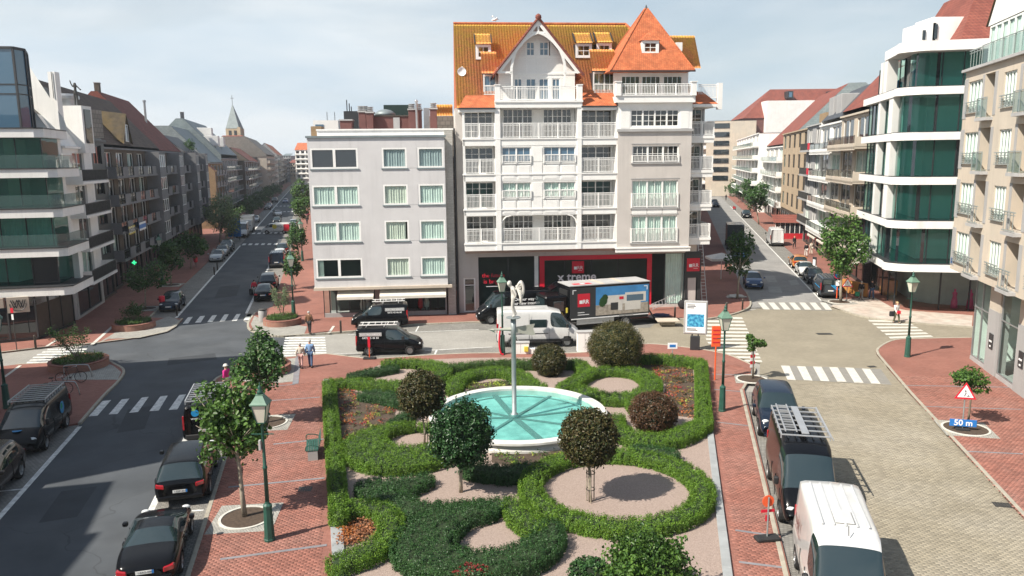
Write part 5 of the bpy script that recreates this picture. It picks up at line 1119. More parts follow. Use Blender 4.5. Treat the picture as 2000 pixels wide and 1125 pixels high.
q=K.pt(1127,541,VG+.06);text('x treme',1.0, M['white_sign'],CB,(q[0],VG+.05,q[1]),bold=.02,width=K.u(1165,540,VG)-K.u(1089,540,VG),depth=.01)
q=K.pt(964,541,VG);text('the future',.6, M['signal_red'],CB,(q[0],VG+.06,q[1]+.12),bold=.003,width=1.95);text('is bright',.6, M['signal_red'],CB,(q[0],VG+.06,q[1]-.40),bold=.003,width=1.7);MB().box(q[0]-.65,q[0]+.65,VG+.05,VG+.06,q[1]-.84,q[1]-.80).build('sign_rule', M['white_sign'],CB)
# black corner porch with the second sign
cb0,cb1=K.u(1337,560,VG),K.u(1368,560,VG);mb=MB();mb.box(cb0,cb0+.25,VG-.05,VG+.3,.1,sgz+.1);mb.box(cb1-.3,cb1,VG-.05,VG+.3,.1,sgz+.1);mb.box(cb0+.25,cb1-.3,VG-.05,VG+.3,sgz-2.2,sgz+.1);mb.build('porch', M['dark_panel'],CB)
q=K.pt(1354,517,VG-.06);sign_rr(CB,q[0],q[1],1.15,VG-.06)
window(CB,cb0+.25,cb1-.3,.12,sgz-2.2,VG+.15,1,1,.05,'dark_panel','pane_clear',None,name='shop_door')
# ================================================================== FOUNTAIN, STATUE, LAMPS, STREET FURNITURE
mat('fountain_white',(0.66,0.65,0.62),0.6,var=0.06,scale=1.5,c2=(0.40,0.40,0.34),c2amt=0.5,c2scale=1.6)
mat('pool_floor',(0.29,0.48,0.46),0.6,var=0.22,scale=1.6,c2=(0.42,0.62,0.59),c2amt=0.6,c2scale=0.8)
mat('pool_stone',(0.14,0.19,0.185),0.8,var=0.2,scale=6)
mat('lamp_green',(0.022,0.085,0.062),0.5,var=0.12,scale=4)
mat('lamp_green_pale',(0.13,0.23,0.17),0.55,var=0.12,scale=4)
mat('statue_stone',(0.52,0.50,0.455),0.85,var=0.14,scale=7,bump=0.3,bscale=30)
mat('galvanised',(0.34,0.38,0.38),0.5,metal=0.5,var=0.12,scale=3)
mat('vane_metal',(0.40,0.40,0.34),0.5,metal=0.3,var=0.15,scale=2)
mat('sign_orange',(0.78,0.11,0.03),0.5,var=0.04)
mat('sign_blue',(0.02,0.17,0.50),0.45,var=0.03)
mat('rubber',(0.02,0.02,0.021),0.85,var=0.2)
mat('poly_glass',(0.62,0.60,0.50),0.35,var=0.05)
# water: clear turquoise with small ripples
m,t,b=_mat('water');nd=t.nodes.new;b.inputs['Base Color'].default_value=(0.10,0.42,0.40,1);b.inputs['Roughness'].default_value=0.05;b.inputs['IOR'].default_value=1.33
geo=nd('ShaderNodeNewGeometry');no=nd('ShaderNodeTexNoise');no.inputs['Scale'].default_value=5;no.inputs['Detail'].default_value=4;t.links.new(geo.outputs['Position'],no.inputs['Vector'])
wv=nd('ShaderNodeTexWave');wv.wave_type='RINGS';wv.rings_direction='Z';wv.inputs['Scale'].default_value=1.3;wv.inputs['Distortion'].default_value=2.5;wv.inputs['Detail'].default_value=2
mp=nd('ShaderNodeMapping');mp.inputs['Location'].default_value=(-2.2,-37.2,0);t.links.new(geo.outputs['Position'],mp.inputs['Vector']);t.links.new(mp.outputs[0],wv.inputs['Vector'])
ad=nd('ShaderNodeMath');ad.operation='MULTIPLY_ADD';ad.inputs[1].default_value=0.25;t.links.new(wv.outputs['Fac'],ad.inputs[0]);t.links.new(no.outputs['Fac'],ad.inputs[2])
bp=nd('ShaderNodeBump');bp.inputs['Strength'].default_value=0.6;bp.inputs['Distance'].default_value=0.04;t.links.new(ad.outputs[0],bp.inputs['Height']);t.links.new(bp.outputs['Normal'],b.inputs['Normal'])
tr=nd('ShaderNodeBsdfTransparent');tr.inputs['Color'].default_value=(0.72,0.94,0.91,1);mx=nd('ShaderNodeMixShader');mx.inputs['Fac'].default_value=0.82
t.links.new(b.outputs[0],mx.inputs[1]);t.links.new(tr.outputs[0],mx.inputs[2]);t.links.new(mx.outputs[0],t.nodes['Material Output'].inputs['Surface'])
fa,fb_,fc,fd_=G(843,812,.62), G(1180,806,.62), G(1005,753,.62), G(1012,871,.62)
FX=(fa.x+fb_.x)/2;FR=((fb_.x-fa.x)/2+(fc.y-fd_.y)/2)/2;FY=(fc.y+fd_.y)/2
FT=thing('fountain','round white fountain basin with turquoise water and stone spokes','fountain',(FX,FY,.12))
n=96
MB().lathe([(FR-.1,0),(FR-.1,.12),(FR-.22,.38),(FR,.42),(FR,.52),(FR-.03,.54),(FR-.42,.54),(FR-.45,.52),(FR-.45,.0)],n=n,cap=False).build('basin', M['fountain_white'],FT)
MB().lathe([(0.001,.16),(FR-.45,.16)],n=n,cap=False).build('basin_floor', M['pool_floor'],FT)
for i in range(12):
 pass
sp=MB()
CP_=Zg(892,392,.5);cxp,cyp=CP_.x-FX,CP_.y-FY
def spoke(x,y,w,m='pool_stone',z=.22):
 e=Zg(x,y,.12+.3);d=Vector((e.x-CP_.x,e.y-CP_.y));L=d.length;d.normalize();nn=Vector((-d.y,d.x))*w/2
 c=Vector((cxp,cyp));r_=FR-.47
 bq=c.dot(d);cc=c.length_squared-r_*r_;tt=-bq+math.sqrt(max(0,bq*bq-cc));e2=c+d*tt
 MB().prism([tuple(c-nn),tuple(e2-nn),tuple(e2+nn),tuple(c+nn)],.165,z).build('stone_spoke', M[m],FT)
for x,y,w in ((805,300,.30),(1005,492,.32),(1040,310,.15),(1170,368,.15),(1135,432,.15),(790,462,.15),(750,400,.15),(690,357,.15)):spoke(x,y,w)
MB().lathe([(FR-.85,.165),(FR-.85,.2),(FR-.78,.2),(FR-.78,.165)],n=n,cap=False).build('pipe_ring', M['pool_stone'],FT)
MB().lathe([(0.001,.40),(FR-.449,.40)],n=n,cap=False).build('water_surface', M['water'],FT,True)
# column, vane, statue
PC=CP_;zTop=at_depth(1006,619,PC.y).z
CO=thing('statue_column','tall grey metal column standing in the fountain with a wind arrow','column',(PC.x,PC.y,.28))
zt=zTop-.28
MB().lathe([(.2,0),(.2,.25),(.115,.3),(.115,zt-1.0),(.135,zt-.98),(.135,zt-.06)],n=16).build('shaft', M['galvanised'],CO,True)
MB().lathe([(.3,zt-.06),(.36,zt-.04),(.36,zt-.01),(.30,zt)],n=24).build('top_plate', M['galvanised'],CO)
za=zt-.62
MB().tube([(-1.15,0,za),(-.1,0,za+.01)],[.03,.1],8).build('arrow_shaft', M['vane_metal'],CO)
mb=MB();mb.add([(-1.28,-.0,za+.02),(-.95,-.09,za-.02),(-.9,0,za-.16),(-.95,.09,za-.02),(-1.0,0,za+.05)],[(0,1,2),(0,2,3),(0,3,4),(0,4,1),(1,4,3,2)]);mb.build('arrow_head', M['vane_metal'],CO)
mb=MB();q=[(.12,za-.16),(.12,za+.12),(1.05,za+.27),(.96,za+.02),(1.08,za-.28),(.9,za-.3)]
mb.add([(x,-.02,z) for x,z in q]+[(x,.02,z) for x,z in q],[(0,1,2,3,4,5),(11,10,9,8,7,6)]+[(i,6+i,6+(i+1)%6,(i+1)%6) for i in range(6)]);mb.build('arrow_tail', M['vane_metal'],CO)
def skin(name,verts,edges,radii,m,par=None,sub=2,loc=None,root=0):
 """one continuous body grown round a skeleton"""
 me=bpy.data.meshes.new(name);me.from_pydata([tuple(v) for v in verts],edges,[]);o=bpy.data.objects.new(name,me)
 md=o.modifiers.new('s','SKIN');md.use_smooth_shade=True;ly=me.skin_vertices[0].data
 for i,r in enumerate(radii):ly[i].radius=(r,r) if not isinstance(r,tuple) else r;ly[i].use_root=(i==root)
 s2=o.modifiers.new('d','SUBSURF');s2 .levels=sub;s2 .render_levels=sub
 nm=evaluated(o);nm.name=name
 bpy.data.objects.remove(o);bpy.data.meshes.remove(me);nm.materials.clear();nm.materials.append(m)
 nm.polygons.foreach_set('use_smooth',[True]*len(nm.polygons))
 return obj(name,nm,par,loc)
ST=thing('winged_statue','white stone statue of a winged figure bowing its head on the column','statue',(PC.x,PC.y,zTop))
# figure in profile, looking left and down, arms behind its back
vs_=[(0,0,.92),(.02,0,1.08),(.04,0,1.26),(0,0,1.42),(-.07,0,1.50),(-.17,0,1.57),(-.19,0,1.66),(0,-.11,.88),(-.05,-.11,.5),(.08,-.11,.1),(-.06,-.11,.03),(0,.11,.88),(-.02,.11,.5),(.14,.11,.12),(.0,.11,.03),(.03,-.19,1.38),(.16,-.24,1.12),(.06,-.13,.92),(.03,.19,1.38),(.16,.24,1.12),(.10,.12,.92)]
ed=[(0,1),(1,2),(2,3),(3,4),(4,5),(5,6),(0,7),(7,8),(8,9),(9,10),(0,11),(11,12),(12,13),(13,14),(3,15),(15,16),(16,17),(3,18),(18,19),(19,20)]
rd=[(.13,.15),(.11,.13),(.13,.16),(.10,.12),.06,.105,.08,.10,.07,.05,.045,.10,.07,.05,.045,.06,.045,.04,.06,.045,.04]
skin('body',vs_,ed,rd, M['statue_stone'],ST)
bm_=blob(.125,(.95,.9,1.1),seg=2,rough=.05);bm_.v=[(x-.17,y,z+1.66) for x,y,z in bm_.v];bm_.build('hair', M['statue_stone'],ST,True)
for s_ in (-1,1):
 wg=None
 for k in range(7):
  t_=k/6;a=Vector((.14+.03*k,s_*(.07+.02*k),1.5-.06*k));tip=Vector((.42-.12*t_,s_*(.10+.08*t_),.95-.25*t_+(.55 if k<2 else 0)))
  mid=Vector((.40,s_*(.16+.02*k),1.55-.13*k));mb=MB();mb.tube([a,mid,tip],[.05,.06,.015],6);f=mb.build('feather', M['statue_stone'],ST,True)
 pts=[Vector((.12,s_*.06,1.3)),Vector((.25,s_*.12,1.58)),Vector((.38,s_*.16,1.72)),Vector((.5,s_*.2,1.5)),Vector((.48,s_*.18,1.15)),Vector((.36,s_*.13,.85))]
 MB().tube(smooth_poly(pts,4),[.05]*8+[.07]*8+[.05]*4+[.02],7).build('wing_edge', M['statue_stone'],ST,True)
 # ---- street lamps: green cast-iron posts with four-sided lanterns
def make_lamp():
 o=thing('street_lamp','','street lamp',(0,0,0))
 MB().lathe([(.2,0),(.2,.08),(.185,.1),(.15,1.2),(.16,1.22),(.16,1.30),(.09,1.36),(.075,1.45)],n=8).build('pedestal', M['lamp_green'],o)
 MB().lathe([(.075,1.4),(.065,2.6),(.085,2.62),(.085,2.68),(.06,2.72),(.045,4.1),(.06,4.12),(.05,4.2),(.09,4.26)],n=10).build('post', M['lamp_green'],o,True)
 MB().bar((-.38,0,3.85),(.38,0,3.85),.03).build('ladder_bar', M['lamp_green'],o)
 mb=MB();z0,z1,a,b_=4.28,4.92,.13,.25
 for i in range(4):
  c1_,c2_=[(-1,-1),(1,-1),(1,1),(-1,1)][i],[(-1,-1),(1,-1),(1,1),(-1,1)][(i+1)%4]
  mb.bar((c1_[0]*a,c1_[1]*a,z0),(c1_[0]*b_,c1_[1]*b_,z1),.025);mb.bar((c1_[0]*b_,c1_[1]*b_,z1),(c2_[0]*b_,c2_[1]*b_,z1),.03);mb.bar((c1_[0]*a,c1_[1]*a,z0),(c2_[0]*a,c2_[1]*a,z0),.03)
 ln=mb.build('lantern_frame', M['lamp_green'],o)
 for i in range(4):
  c1_,c2_=[(-1,-1),(1,-1),(1,1),(-1,1)][i],[(-1,-1),(1,-1),(1,1),(-1,1)][(i+1)%4];k=.97
  MB().quad((c1_[0]*a*k,c1_[1]*a*k,z0),(c2_[0]*a*k,c2_[1]*a*k,z0),(c2_[0]*b_*k,c2_[1]*b_*k,z1),(c1_[0]*b_*k,c1_[1]*b_*k,z1)).build('lantern_pane', M['poly_glass'],ln)
 q=math.sqrt(2);mb=MB();mb.lathe([(.29*q,4.92),(.29*q,4.96),(.24*q,5.02),(.12*q,5.22),(.12*q,5.26)],n=4);mb.xf(Matrix.Rotation(R(45),4,'Z'));hd=mb.build('lantern_roof', M['lamp_green_pale'],o)
 MB().lathe([(.10,5.26),(.10,5.36),(.05,5.40),(.075,5.46),(.05,5.52),(.012,5.58),(.012,5.66)],n=10).build('finial', M['lamp_green'],o,True)
 return o
lamp0=make_lamp()
lamps=[((527,1055),'green street lamp beside the tree pit on the near red pavement'),((1410,803),'green street lamp beside the right border of the garden'),((1772,697),'green street lamp on the red corner at the right'),((982,692),'green street lamp behind the fountain beside the white van'),((574,618),'green street lamp on the corner by the pale grey block'),((318,558),'dark street lamp on the shaded left pavement'),((14,797),'dark lamp post cut off by the left edge of the picture'),((591,510),'slim street lamp beyond the pale grey block on the left street')]
for i,(p,lb) in enumerate(lamps):
 o=lamp0 if i==0 else copy_tree(lamp0);o.location=GS(*p);o['label']=lb;o['group']='green cast-iron street lamps';o.rotation_euler=(0,0,.1*i)
 # meter box on the near lamp and a pink hose on the one behind the fountain
o=MB().bbox(-.14,-.06,-.1,.02,3.3,3.65,.01).build('junction_box', M['stone_grey'],lamp0)
p=GS(982,692);mb=MB();mb.tube(smooth_poly([(-.12,-.12,1.9),(-.2,-.2,1.3),(-.22,-.22,.7),(-.12,-.24,.15),(.06,-.25,.05)],5),.06,8)
tag(mb.build('hose', M['petal_pink'] if False else M['signal_red'],None,True,p),'red hose hanging beside the lamp behind the fountain','hose')
# ---- bench
p=GS(612,888);BN=thing('park_bench','green metal bench by the left stone border of the garden','bench',p,R(-76))
mb=MB()
for i in range(5):mb.box(-.75,.75,-.28+i*.105,-.19+i*.105,.44,.47)
mb.build('seat', M['lamp_green'],BN);mb=MB()
for i in range(4):mb.box(-.75,.75,.25+i*.03,.28+i*.03,.52+i*.11,.61+i*.11)
mb.build('backrest', M['lamp_green'],BN)
for s_ in (-1,1):
 mb=MB();mb.box(s_*.68-.06,s_*.68+.06,-.22,.2,0,.43);mb.build('leg', M['stone_grey'],BN)
 MB().tube(smooth_poly([(s_*.74,.26,.62),(s_*.74,.0,.70),(s_*.74,-.26,.68),(s_*.74,-.3,.47)],4),.022,6).build('armrest', M['lamp_green'],BN)
 # ---- signs
def post_sign(name,label,px,py,h,m_post='galvanised',r=.03,walk=True,cat='sign',rz=0):
 o=thing(name,label,cat, GS(px,py) if walk else G(px,py),rz);MB().tube([(0,0,0),(0,0,h)],r,8).build('post', M[m_post],o);return o
def disc(par,z,r_,m,name,y=-.045,d=.02,ny=True,n=24):
 mb=MB();mb.lathe([(r_,0),(r_,d)],(0,y,z),n,axis='y');return mb.build(name, M[m],par)
def tri(par,z,s,m,name,y,d=.015):
 q=[(-s/2,z),(s/2,z),(0,z+s*.866)];mb=MB();mb.add([(x,y,c) for x,c in q]+[(x,y+d,c) for x,c in q],[(0,1,2),(5,4,3),(0,3,4,1),(1,4,5,2),(2,5,3,0)]);return mb.build(name, M[m],par)
def workman(par,z,s,y):
 mb=MB();mb.lathe([(.06*s,0),(.06*s,.004)],(-.02*s,y,z+.52*s),10,axis='y');mb.bar((0,y,z+.46*s),(-.04*s,y,z+.28*s),.09*s,.004);mb.bar((-.04*s,y,z+.28*s),(-.12*s,y,z+.1*s),.05*s,.004);mb.bar((-.04*s,y,z+.28*s),(.04*s,y,z+.1*s),.05*s,.004);mb.bar((0,y,z+.42*s),(.13*s,y,z+.26*s),.04*s,.004)
 mb.add([(.08*s,y,z+.1*s),(.3*s,y,z+.1*s),(.2*s,y,z+.22*s)],[(0,1,2)]);mb.build('workman_symbol', M['black'],par)
o=post_sign('roadworks_sign','red triangle roadworks sign with workman in the tree pit at right',1879,840,1.9,rz=-.25)
tb_=tri(o,1.55,.95,'signal_red','triangle_border',-.06);tri(o,1.63,.70,'white_sign','triangle_face',-.068,.006);workman(o,1.62,.62,-.072)
p1_=MB();p1_.bbox(-.58,.58,-.075,-.055,.2,.55,.008);s1_=p1_.build('distance_plate', M['sign_blue'],o);text('50 m',.3, M['white_sign'],s1_,(0,-.085,.375),bold=.006,width=.78)
MB().bbox(-.3,.3,-.2,.2,0,.12,.03).build('foot', M['rubber'],o)
o=post_sign('roadworks_sign','red triangle roadworks sign beside the tall tree of the right street',1653,588,1.6,rz=-.2);tri(o,1.3,1.0,'signal_red','triangle_border',-.06);tri(o,1.38,.74,'white_sign','triangle_face',-.068,.006);workman(o,1.37,.66,-.072)
o=post_sign('no_parking_sign','round no parking sign on a red and white post by tall tree',1634,583,2.3,rz=-.2);disc(o,2.2,.36,'signal_red','disc_border');disc(o,2.2,.29,'sign_blue','disc_face',-.052);mb=MB();mb.bar((-.19,-.062,2.39),(.19,-.062,2.01),.06,.006);mb.build('cross_bar', M['signal_red'],o)
MB().box(-.16,.16,-.05,-.03,1.2,1.7).build('white_plate', M['white_sign'],o);MB().tube([(0,0,.02),(0,0,1.1)],.05,8).build('orange_sleeve', M['sign_orange'],o)
o=post_sign('orange_sign_post','tall orange post with a red panel seen from behind, by garden corner',1396,742,2.05,'sign_orange',.045);MB().bbox(-.27,.27,-.03,.03,2.0,3.25,.03).build('panel', M['sign_orange'],o)
mb=MB();[mb.box(-.2,.2,-.045,-.031,2.25+.24*i,2.31+.24*i) for i in range(4)];mb.build('panel_ribs', M['signal_red'],o)
o=post_sign('temporary_sign','back of an orange round sign on a rubber foot beside the vans',1498,1055,1.55,rz=.15);disc(o,1.40,.21,'sign_orange','disc',.03);MB().box(-.24,.24,.03,.05,1.0,1.1).build('plate', M['signal_red'],o);MB().box(-.08,.08,.03,.045,.68,.9).build('lower_plate', M['signal_red'],o);MB().bbox(-.42,.42,-.19,.19,0,.15,.04).build('rubber_foot', M['rubber'],o)
o=post_sign('work_zone_beacon','red and orange work zone post on a rubber foot beside black van',722,701,1.35,'sign_orange',.035);MB().box(-.08,.08,-.045,-.03,.8,1.5).build('panel', M['signal_red'],o);MB().bbox(-.42,.42,-.2,.2,0,.12,.04).build('rubber_foot', M['rubber'],o)
o=post_sign('striped_barrier','leaning red and white striped barrier behind the young tree',1468,733,1.7,rz=.3);
for i in range(6):MB().box(-.16,.16,-.05,-.03,.5+.2*i,.69+.2*i).build('stripe', M['signal_red' if i%2 else 'white_sign'],o)
o=post_sign('garden_name_sign','small blue and white name sign behind the far garden hedge',1313,697,.85);MB().bbox(-.32,.32,-.04,-.02,.55,.95,.01).build('plate', M['white_sign'],o);MB().box(-.2,.2,-.05,-.041,.66,.84).build('blue_field', M['sign_blue'],o)
o=post_sign('street_sign_post','red-topped sign post by the shaded car showroom',33,684,3.0,'dark_iron');MB().box(-.1,.1,-.05,-.03,2.7,3.05).build('red_plate', M['signal_red'],o);MB().box(-.07,.07,-.05,-.03,2.2,2.6).build('white_plate', M['white_sign'],o)
MB().box(-1.7,-.9,-.05,-.03,2.4,2.75).build('arrow_plate', M['signal_red'],o)
for (px,py,lb) in ((318,607,'red bag bin on a post near the parked dark car, left pavement'),(383,522,'red bag bin on a post farther along the left pavement')):
 o=post_sign('litter_bag_holder',lb,px,py,1.3,'dark_iron',cat='litter bin');MB().lathe([(.1,.6),(.24,.7),(.26,1.3),(.2,1.35)],n=10).build('red_bag', M['signal_red'],o,True)
 # ---- advertising column with the underwater poster
p=GS(1357,683);AD=thing('advertising_panel','backlit street poster of blue water on a dark pedestal','poster stand',p,R(-14))
MB().bbox(-.32,.32,-.15,.15,0,.95,.02).build('pedestal', M['dark_panel'],AD);MB().bbox(-.78,.78,-.14,.14,1.1,3.4,.05).build('case', M['grey_render'],AD)
for s_ in (-.2,.2):MB().box(s_-.04,s_+.04,-.05,.05,.94,1.12).build('neck', M['dark_panel'],AD)
ps=MB().quad((-.66,-.15,1.22),(.66,-.15,1.22),(.66,-.15,3.28),(-.66,-.15,3.28)).build('poster', M['white_sign'],AD)
m,t,b=_mat('poster_water');nd=t.nodes.new;geo=nd('ShaderNodeTexCoord');no=nd('ShaderNodeTexNoise');no.inputs['Scale'].default_value=6;no.inputs['Detail'].default_value=6;rp=nd('ShaderNodeValToRGB');rp.color_ramp.elements[0].color=(.01,.13,.33,1);rp.color_ramp.elements[1].color=(.12,.5,.7,1);rp.color_ramp.elements[0].position=.35;rp.color_ramp.elements[1].position=.62
t.links.new(geo.outputs['Object'],no.inputs['Vector']);t.links.new(no.outputs['Fac'],rp.inputs['Fac']);t.links.new(rp.outputs[0],b.inputs['Base Color']);b.inputs['Roughness'].default_value=.3
MB().quad((-.56,-.154,1.62),(.56,-.154,1.62),(.56,-.154,2.5),(-.56,-.154,2.5)).build('poster_picture', M['poster_water'],ps)
for z,w in ((3.1,.5),(3.0,.55),(2.9,.45),(1.45,.6),(1.36,.7)):MB().quad((-.56,-.154,z),(-.56+w,-.154,z),(-.56+w,-.154,z+.05),(-.56,-.154,z+.05)).build('poster_line', M['dark_panel'],ps)
# ---- utility cabinets
for (x0,x1,y0,y1,d,nm,lb) in ((1000,1034,671,692,.5,'utility_cabinet','white utility cabinet with yellow box behind the column'),(1127,1158,650,688,.55,'utility_cabinet','tall white utility cabinet between white van and dome bush')):
 p=GS((x0+x1)/2,y1);w=(x1-x0)/F*p.y*1.01;h=at_depth(x0,y0,p.y).z-.1;o=thing(nm,lb,'cabinet',p)
 MB().bbox(-w/2,w/2,0,d,0,h,.02).build('body', M['white_render'],o);MB().box(-w/2-.03,w/2+.03,-.03,d+.03,h+.001,h+.06).build('lid', M['stone_grey'],o);MB().box(-.006,.006,-.006,0,.1,h-.06).build('door_gap', M['dark_panel'],o)
 if x0==1000:mat('yellow_box',(.62,.5,.06),.5);MB().bbox(w*.2,w*.45,-.14,-.005,h-.55,h-.2,.02).build('yellow_box', M['yellow_box'],o);MB().bbox(w*.5+.02,w*.5+.4,0,.4,0,h-.35,.02).build('side_box', M['white_render'],o)
 # ---- bollards
bol0=thing('bollard','','bollard');MB().lathe([(.075,0),(.075,.82),(.085,.83),(.085,.9),(.06,.96)],n=10).build('post', M['brown_panel'],bol0,True);MB().lathe([(.079,.68),(.079,.74)],n=10,cap=False).build('band', M['dark_iron'],bol0)
bl=[((666,650),'brown bollard on the pavement edge before the pale grey block'),((1318,622),'brown bollard at the kerb right of the box truck'),((1419,612),'brown bollard on the red corner behind the lamp'),((1450,605),'brown bollard at the tip of the red corner by street'),((346,617),'dark bollard beside the parked dark car at left'),((419,537),'nearer of two dark bollards on the left parking strip'),((425,528),'farther of two dark bollards on the left parking strip'),((70,680),'dark bollard before the shaded showroom window'),((131,821),'dark bollard between black van and bicycle stand')]
for i,(p,lb) in enumerate(bl):
 o=bol0 if i==0 else copy_tree(bol0);o.location=GS(*p);o['label']=lb;o['group']='bollards along the kerbs'
 # ---- round brick planters with shrubs
brickmat('planter_brick',(0.30,0.11,0.07),(0.36,0.15,0.095),(0.24,0.2,0.17),0.2,0.07,0.01)
def planter(label,px,py,r_,hgt,sx,seed,leafm='leaf_street',lean=0):
 o=thing('brick_planter',label,'planter', GS(px,py),0,'round brick planters');h=.42
 mb=MB();mb.lathe([(r_,0),(r_,h),(r_-.22,h),(r_-.22,h-.1)],n=40,cap=False);w=mb.build('brick_wall', M['planter_brick'],o)
 for i in range(30):
  a=2*math.pi*i/30;mb=MB();mb.bbox(-.245,.01,-(r_*math.pi/30)+.008,r_*math.pi/30-.008,h+.002,h+.07,.01);mb.build('coping_brick', M['red_brick_paver'],w,loc=(r_*math.cos(a),r_*math.sin(a),0),rz=a)
 MB().lathe([(.001,h-.05),(r_-.2,h-.05)],n=30,cap=False).build('soil', M['soil'],o)
 n_=420;a=rng.uniform(0,2*math.pi,n_);q=np.sqrt(rng.random(n_))*(r_-.3);c=np.stack([q*np.cos(a),q*np.sin(a),h+.1+rng.uniform(0,.16,n_)],-1)
 C=np.repeat(c,8,0)+rng.normal(0,.06,(n_*8,3));N=rng.normal(0,.5,C.shape)+np.array([0,0,.7]);v,qd=simple_quads(C,N,.1,.5);stuff(obj('ground_cover',npmesh('ground_cover',v,qd, M['leaf_mid']),o))
 rs=np.random.default_rng(seed);tips=[]
 mb=MB()
 for i in range(9):
  a_=rs.uniform(0,6.28);L_=rs.uniform(.5,1.0);e=Vector((math.cos(a_)*sx*L_+lean,math.sin(a_)*sx*L_*.6,h+hgt*rs.uniform(.55,1.0)));m_=e*.5+Vector((0,0,.3));mb.tube([(0,0,h-.05),m_,e],[.03,.02,.006],5);tips+=[m_.lerp(e,k) for k in (.2,.5,.8,1.0)]
 mb.build('stems', M['bark'],o)
 T_=np.array([tuple(p) for p in tips]);C=np.repeat(T_,26,0)+rng.normal(0,.15,(len(T_)*26,3));N=rng.normal(0,.6,C.shape)+np.array([0,0,.6]);v,qd=leaf_quads(C,N,.11);stuff(obj('shrub_foliage',npmesh('shrub_foliage',v,qd, M[leafm]),o));return o
planter('round brick planter with small bush at the shaded far left corner',262,640,1.6,1.5,.8,1)
planter('round brick planter with sparse shrub beside the bicycle stand',155,716,1.75,2.2,1.3,2,'leaf_street',-.3)
planter('round brick planter with tall shrub near the litter bin',552,632,1.5,2.6,.8,3,'leaf_silver',-.1)
planter('round brick planter half hidden behind the two near trees',514,726,1.7,1.5,.8,4)
# ---- litter bin
o=thing('litter_bin','round concrete litter bin on the corner by the planter','litter bin', GS(514,628));MB().lathe([(.32,0),(.34,.05),(.34,.85),(.30,.95)],n=18).build('body', M['stone_grey'],o,True);MB().lathe([(.30,.95),(.34,.97),(.34,1.03),(.18,1.12)],n=18).build('lid', M['dark_iron'],o)
# ---- bicycle stand and bicycles
mat('steel',(0.45,0.46,0.47),0.3,metal=0.9,var=0.05)
for (px,py,lb) in ((152,737,'far steel bicycle hoop beside the planter'),(125,772,'near steel bicycle hoop on the left pavement')):
 o=thing('bicycle_hoop',lb,'bicycle stand', GS(px,py),R(8));MB().tube(smooth_poly([(-.75,0,0),(-.75,0,.6),(-.6,0,.78),(.5,0,.78),(.72,0,.6),(.85,0,0)],5),.035,8).build('hoop', M['steel'],o,True)
def bicycle(px,py,rz,label):
 o=thing('bicycle',label,'bicycle', GS(px,py),rz)
 for x in (-.53,.53):
  w=MB();pts=[(x+.33*math.cos(a),0,.35+.33*math.sin(a)) for a in np.linspace(0,2*math.pi,25)];w.tube(pts,.018,6,False);wo=w.build('wheel', M['rubber'],o)
  s_=MB();[s_.tube([(x,0,.35),(x+.32*math.cos(a),0,.35+.32*math.sin(a))],.004,3,False) for a in np.linspace(0,2*math.pi,13)[:-1]];s_.build('spokes', M['steel'],wo)
 f=MB();f.tube([(-.53,0,.35),(-.05,0,.32),(.38,0,.78),(-.18,0,.82),(-.05,0,.32)],.016,6);f.tube([(-.53,0,.35),(-.18,0,.82)],.012,6);f.tube([(.53,0,.35),(.38,0,.85),(.33,0,1.0)],.015,6);f.tube([(-.18,0,.82),(-.21,0,.95)],.012,6);f.build('frame', M['dark_panel'],o)
 MB().bbox(-.36,-.1,-.07,.07,.95,1.0,.02).build('saddle', M['rubber'],o);MB().tube(smooth_poly([(.18,-.28,1.03),(.3,-.2,1.05),(.34,0,1.0),(.3,.2,1.05),(.18,.28,1.03)],4),.014,6).build('handlebar', M['steel'],o);MB().lathe([(.08,-.01),(.08,.01)],(-.05,.03,.32),12,axis='y').build('chainring', M['steel'],o)
bicycle(140,748,R(12),'black bicycle leaning at the far hoop, right of the pair');bicycle(112,770,R(8),'black bicycle leaning at the near hoop, left of the pair')
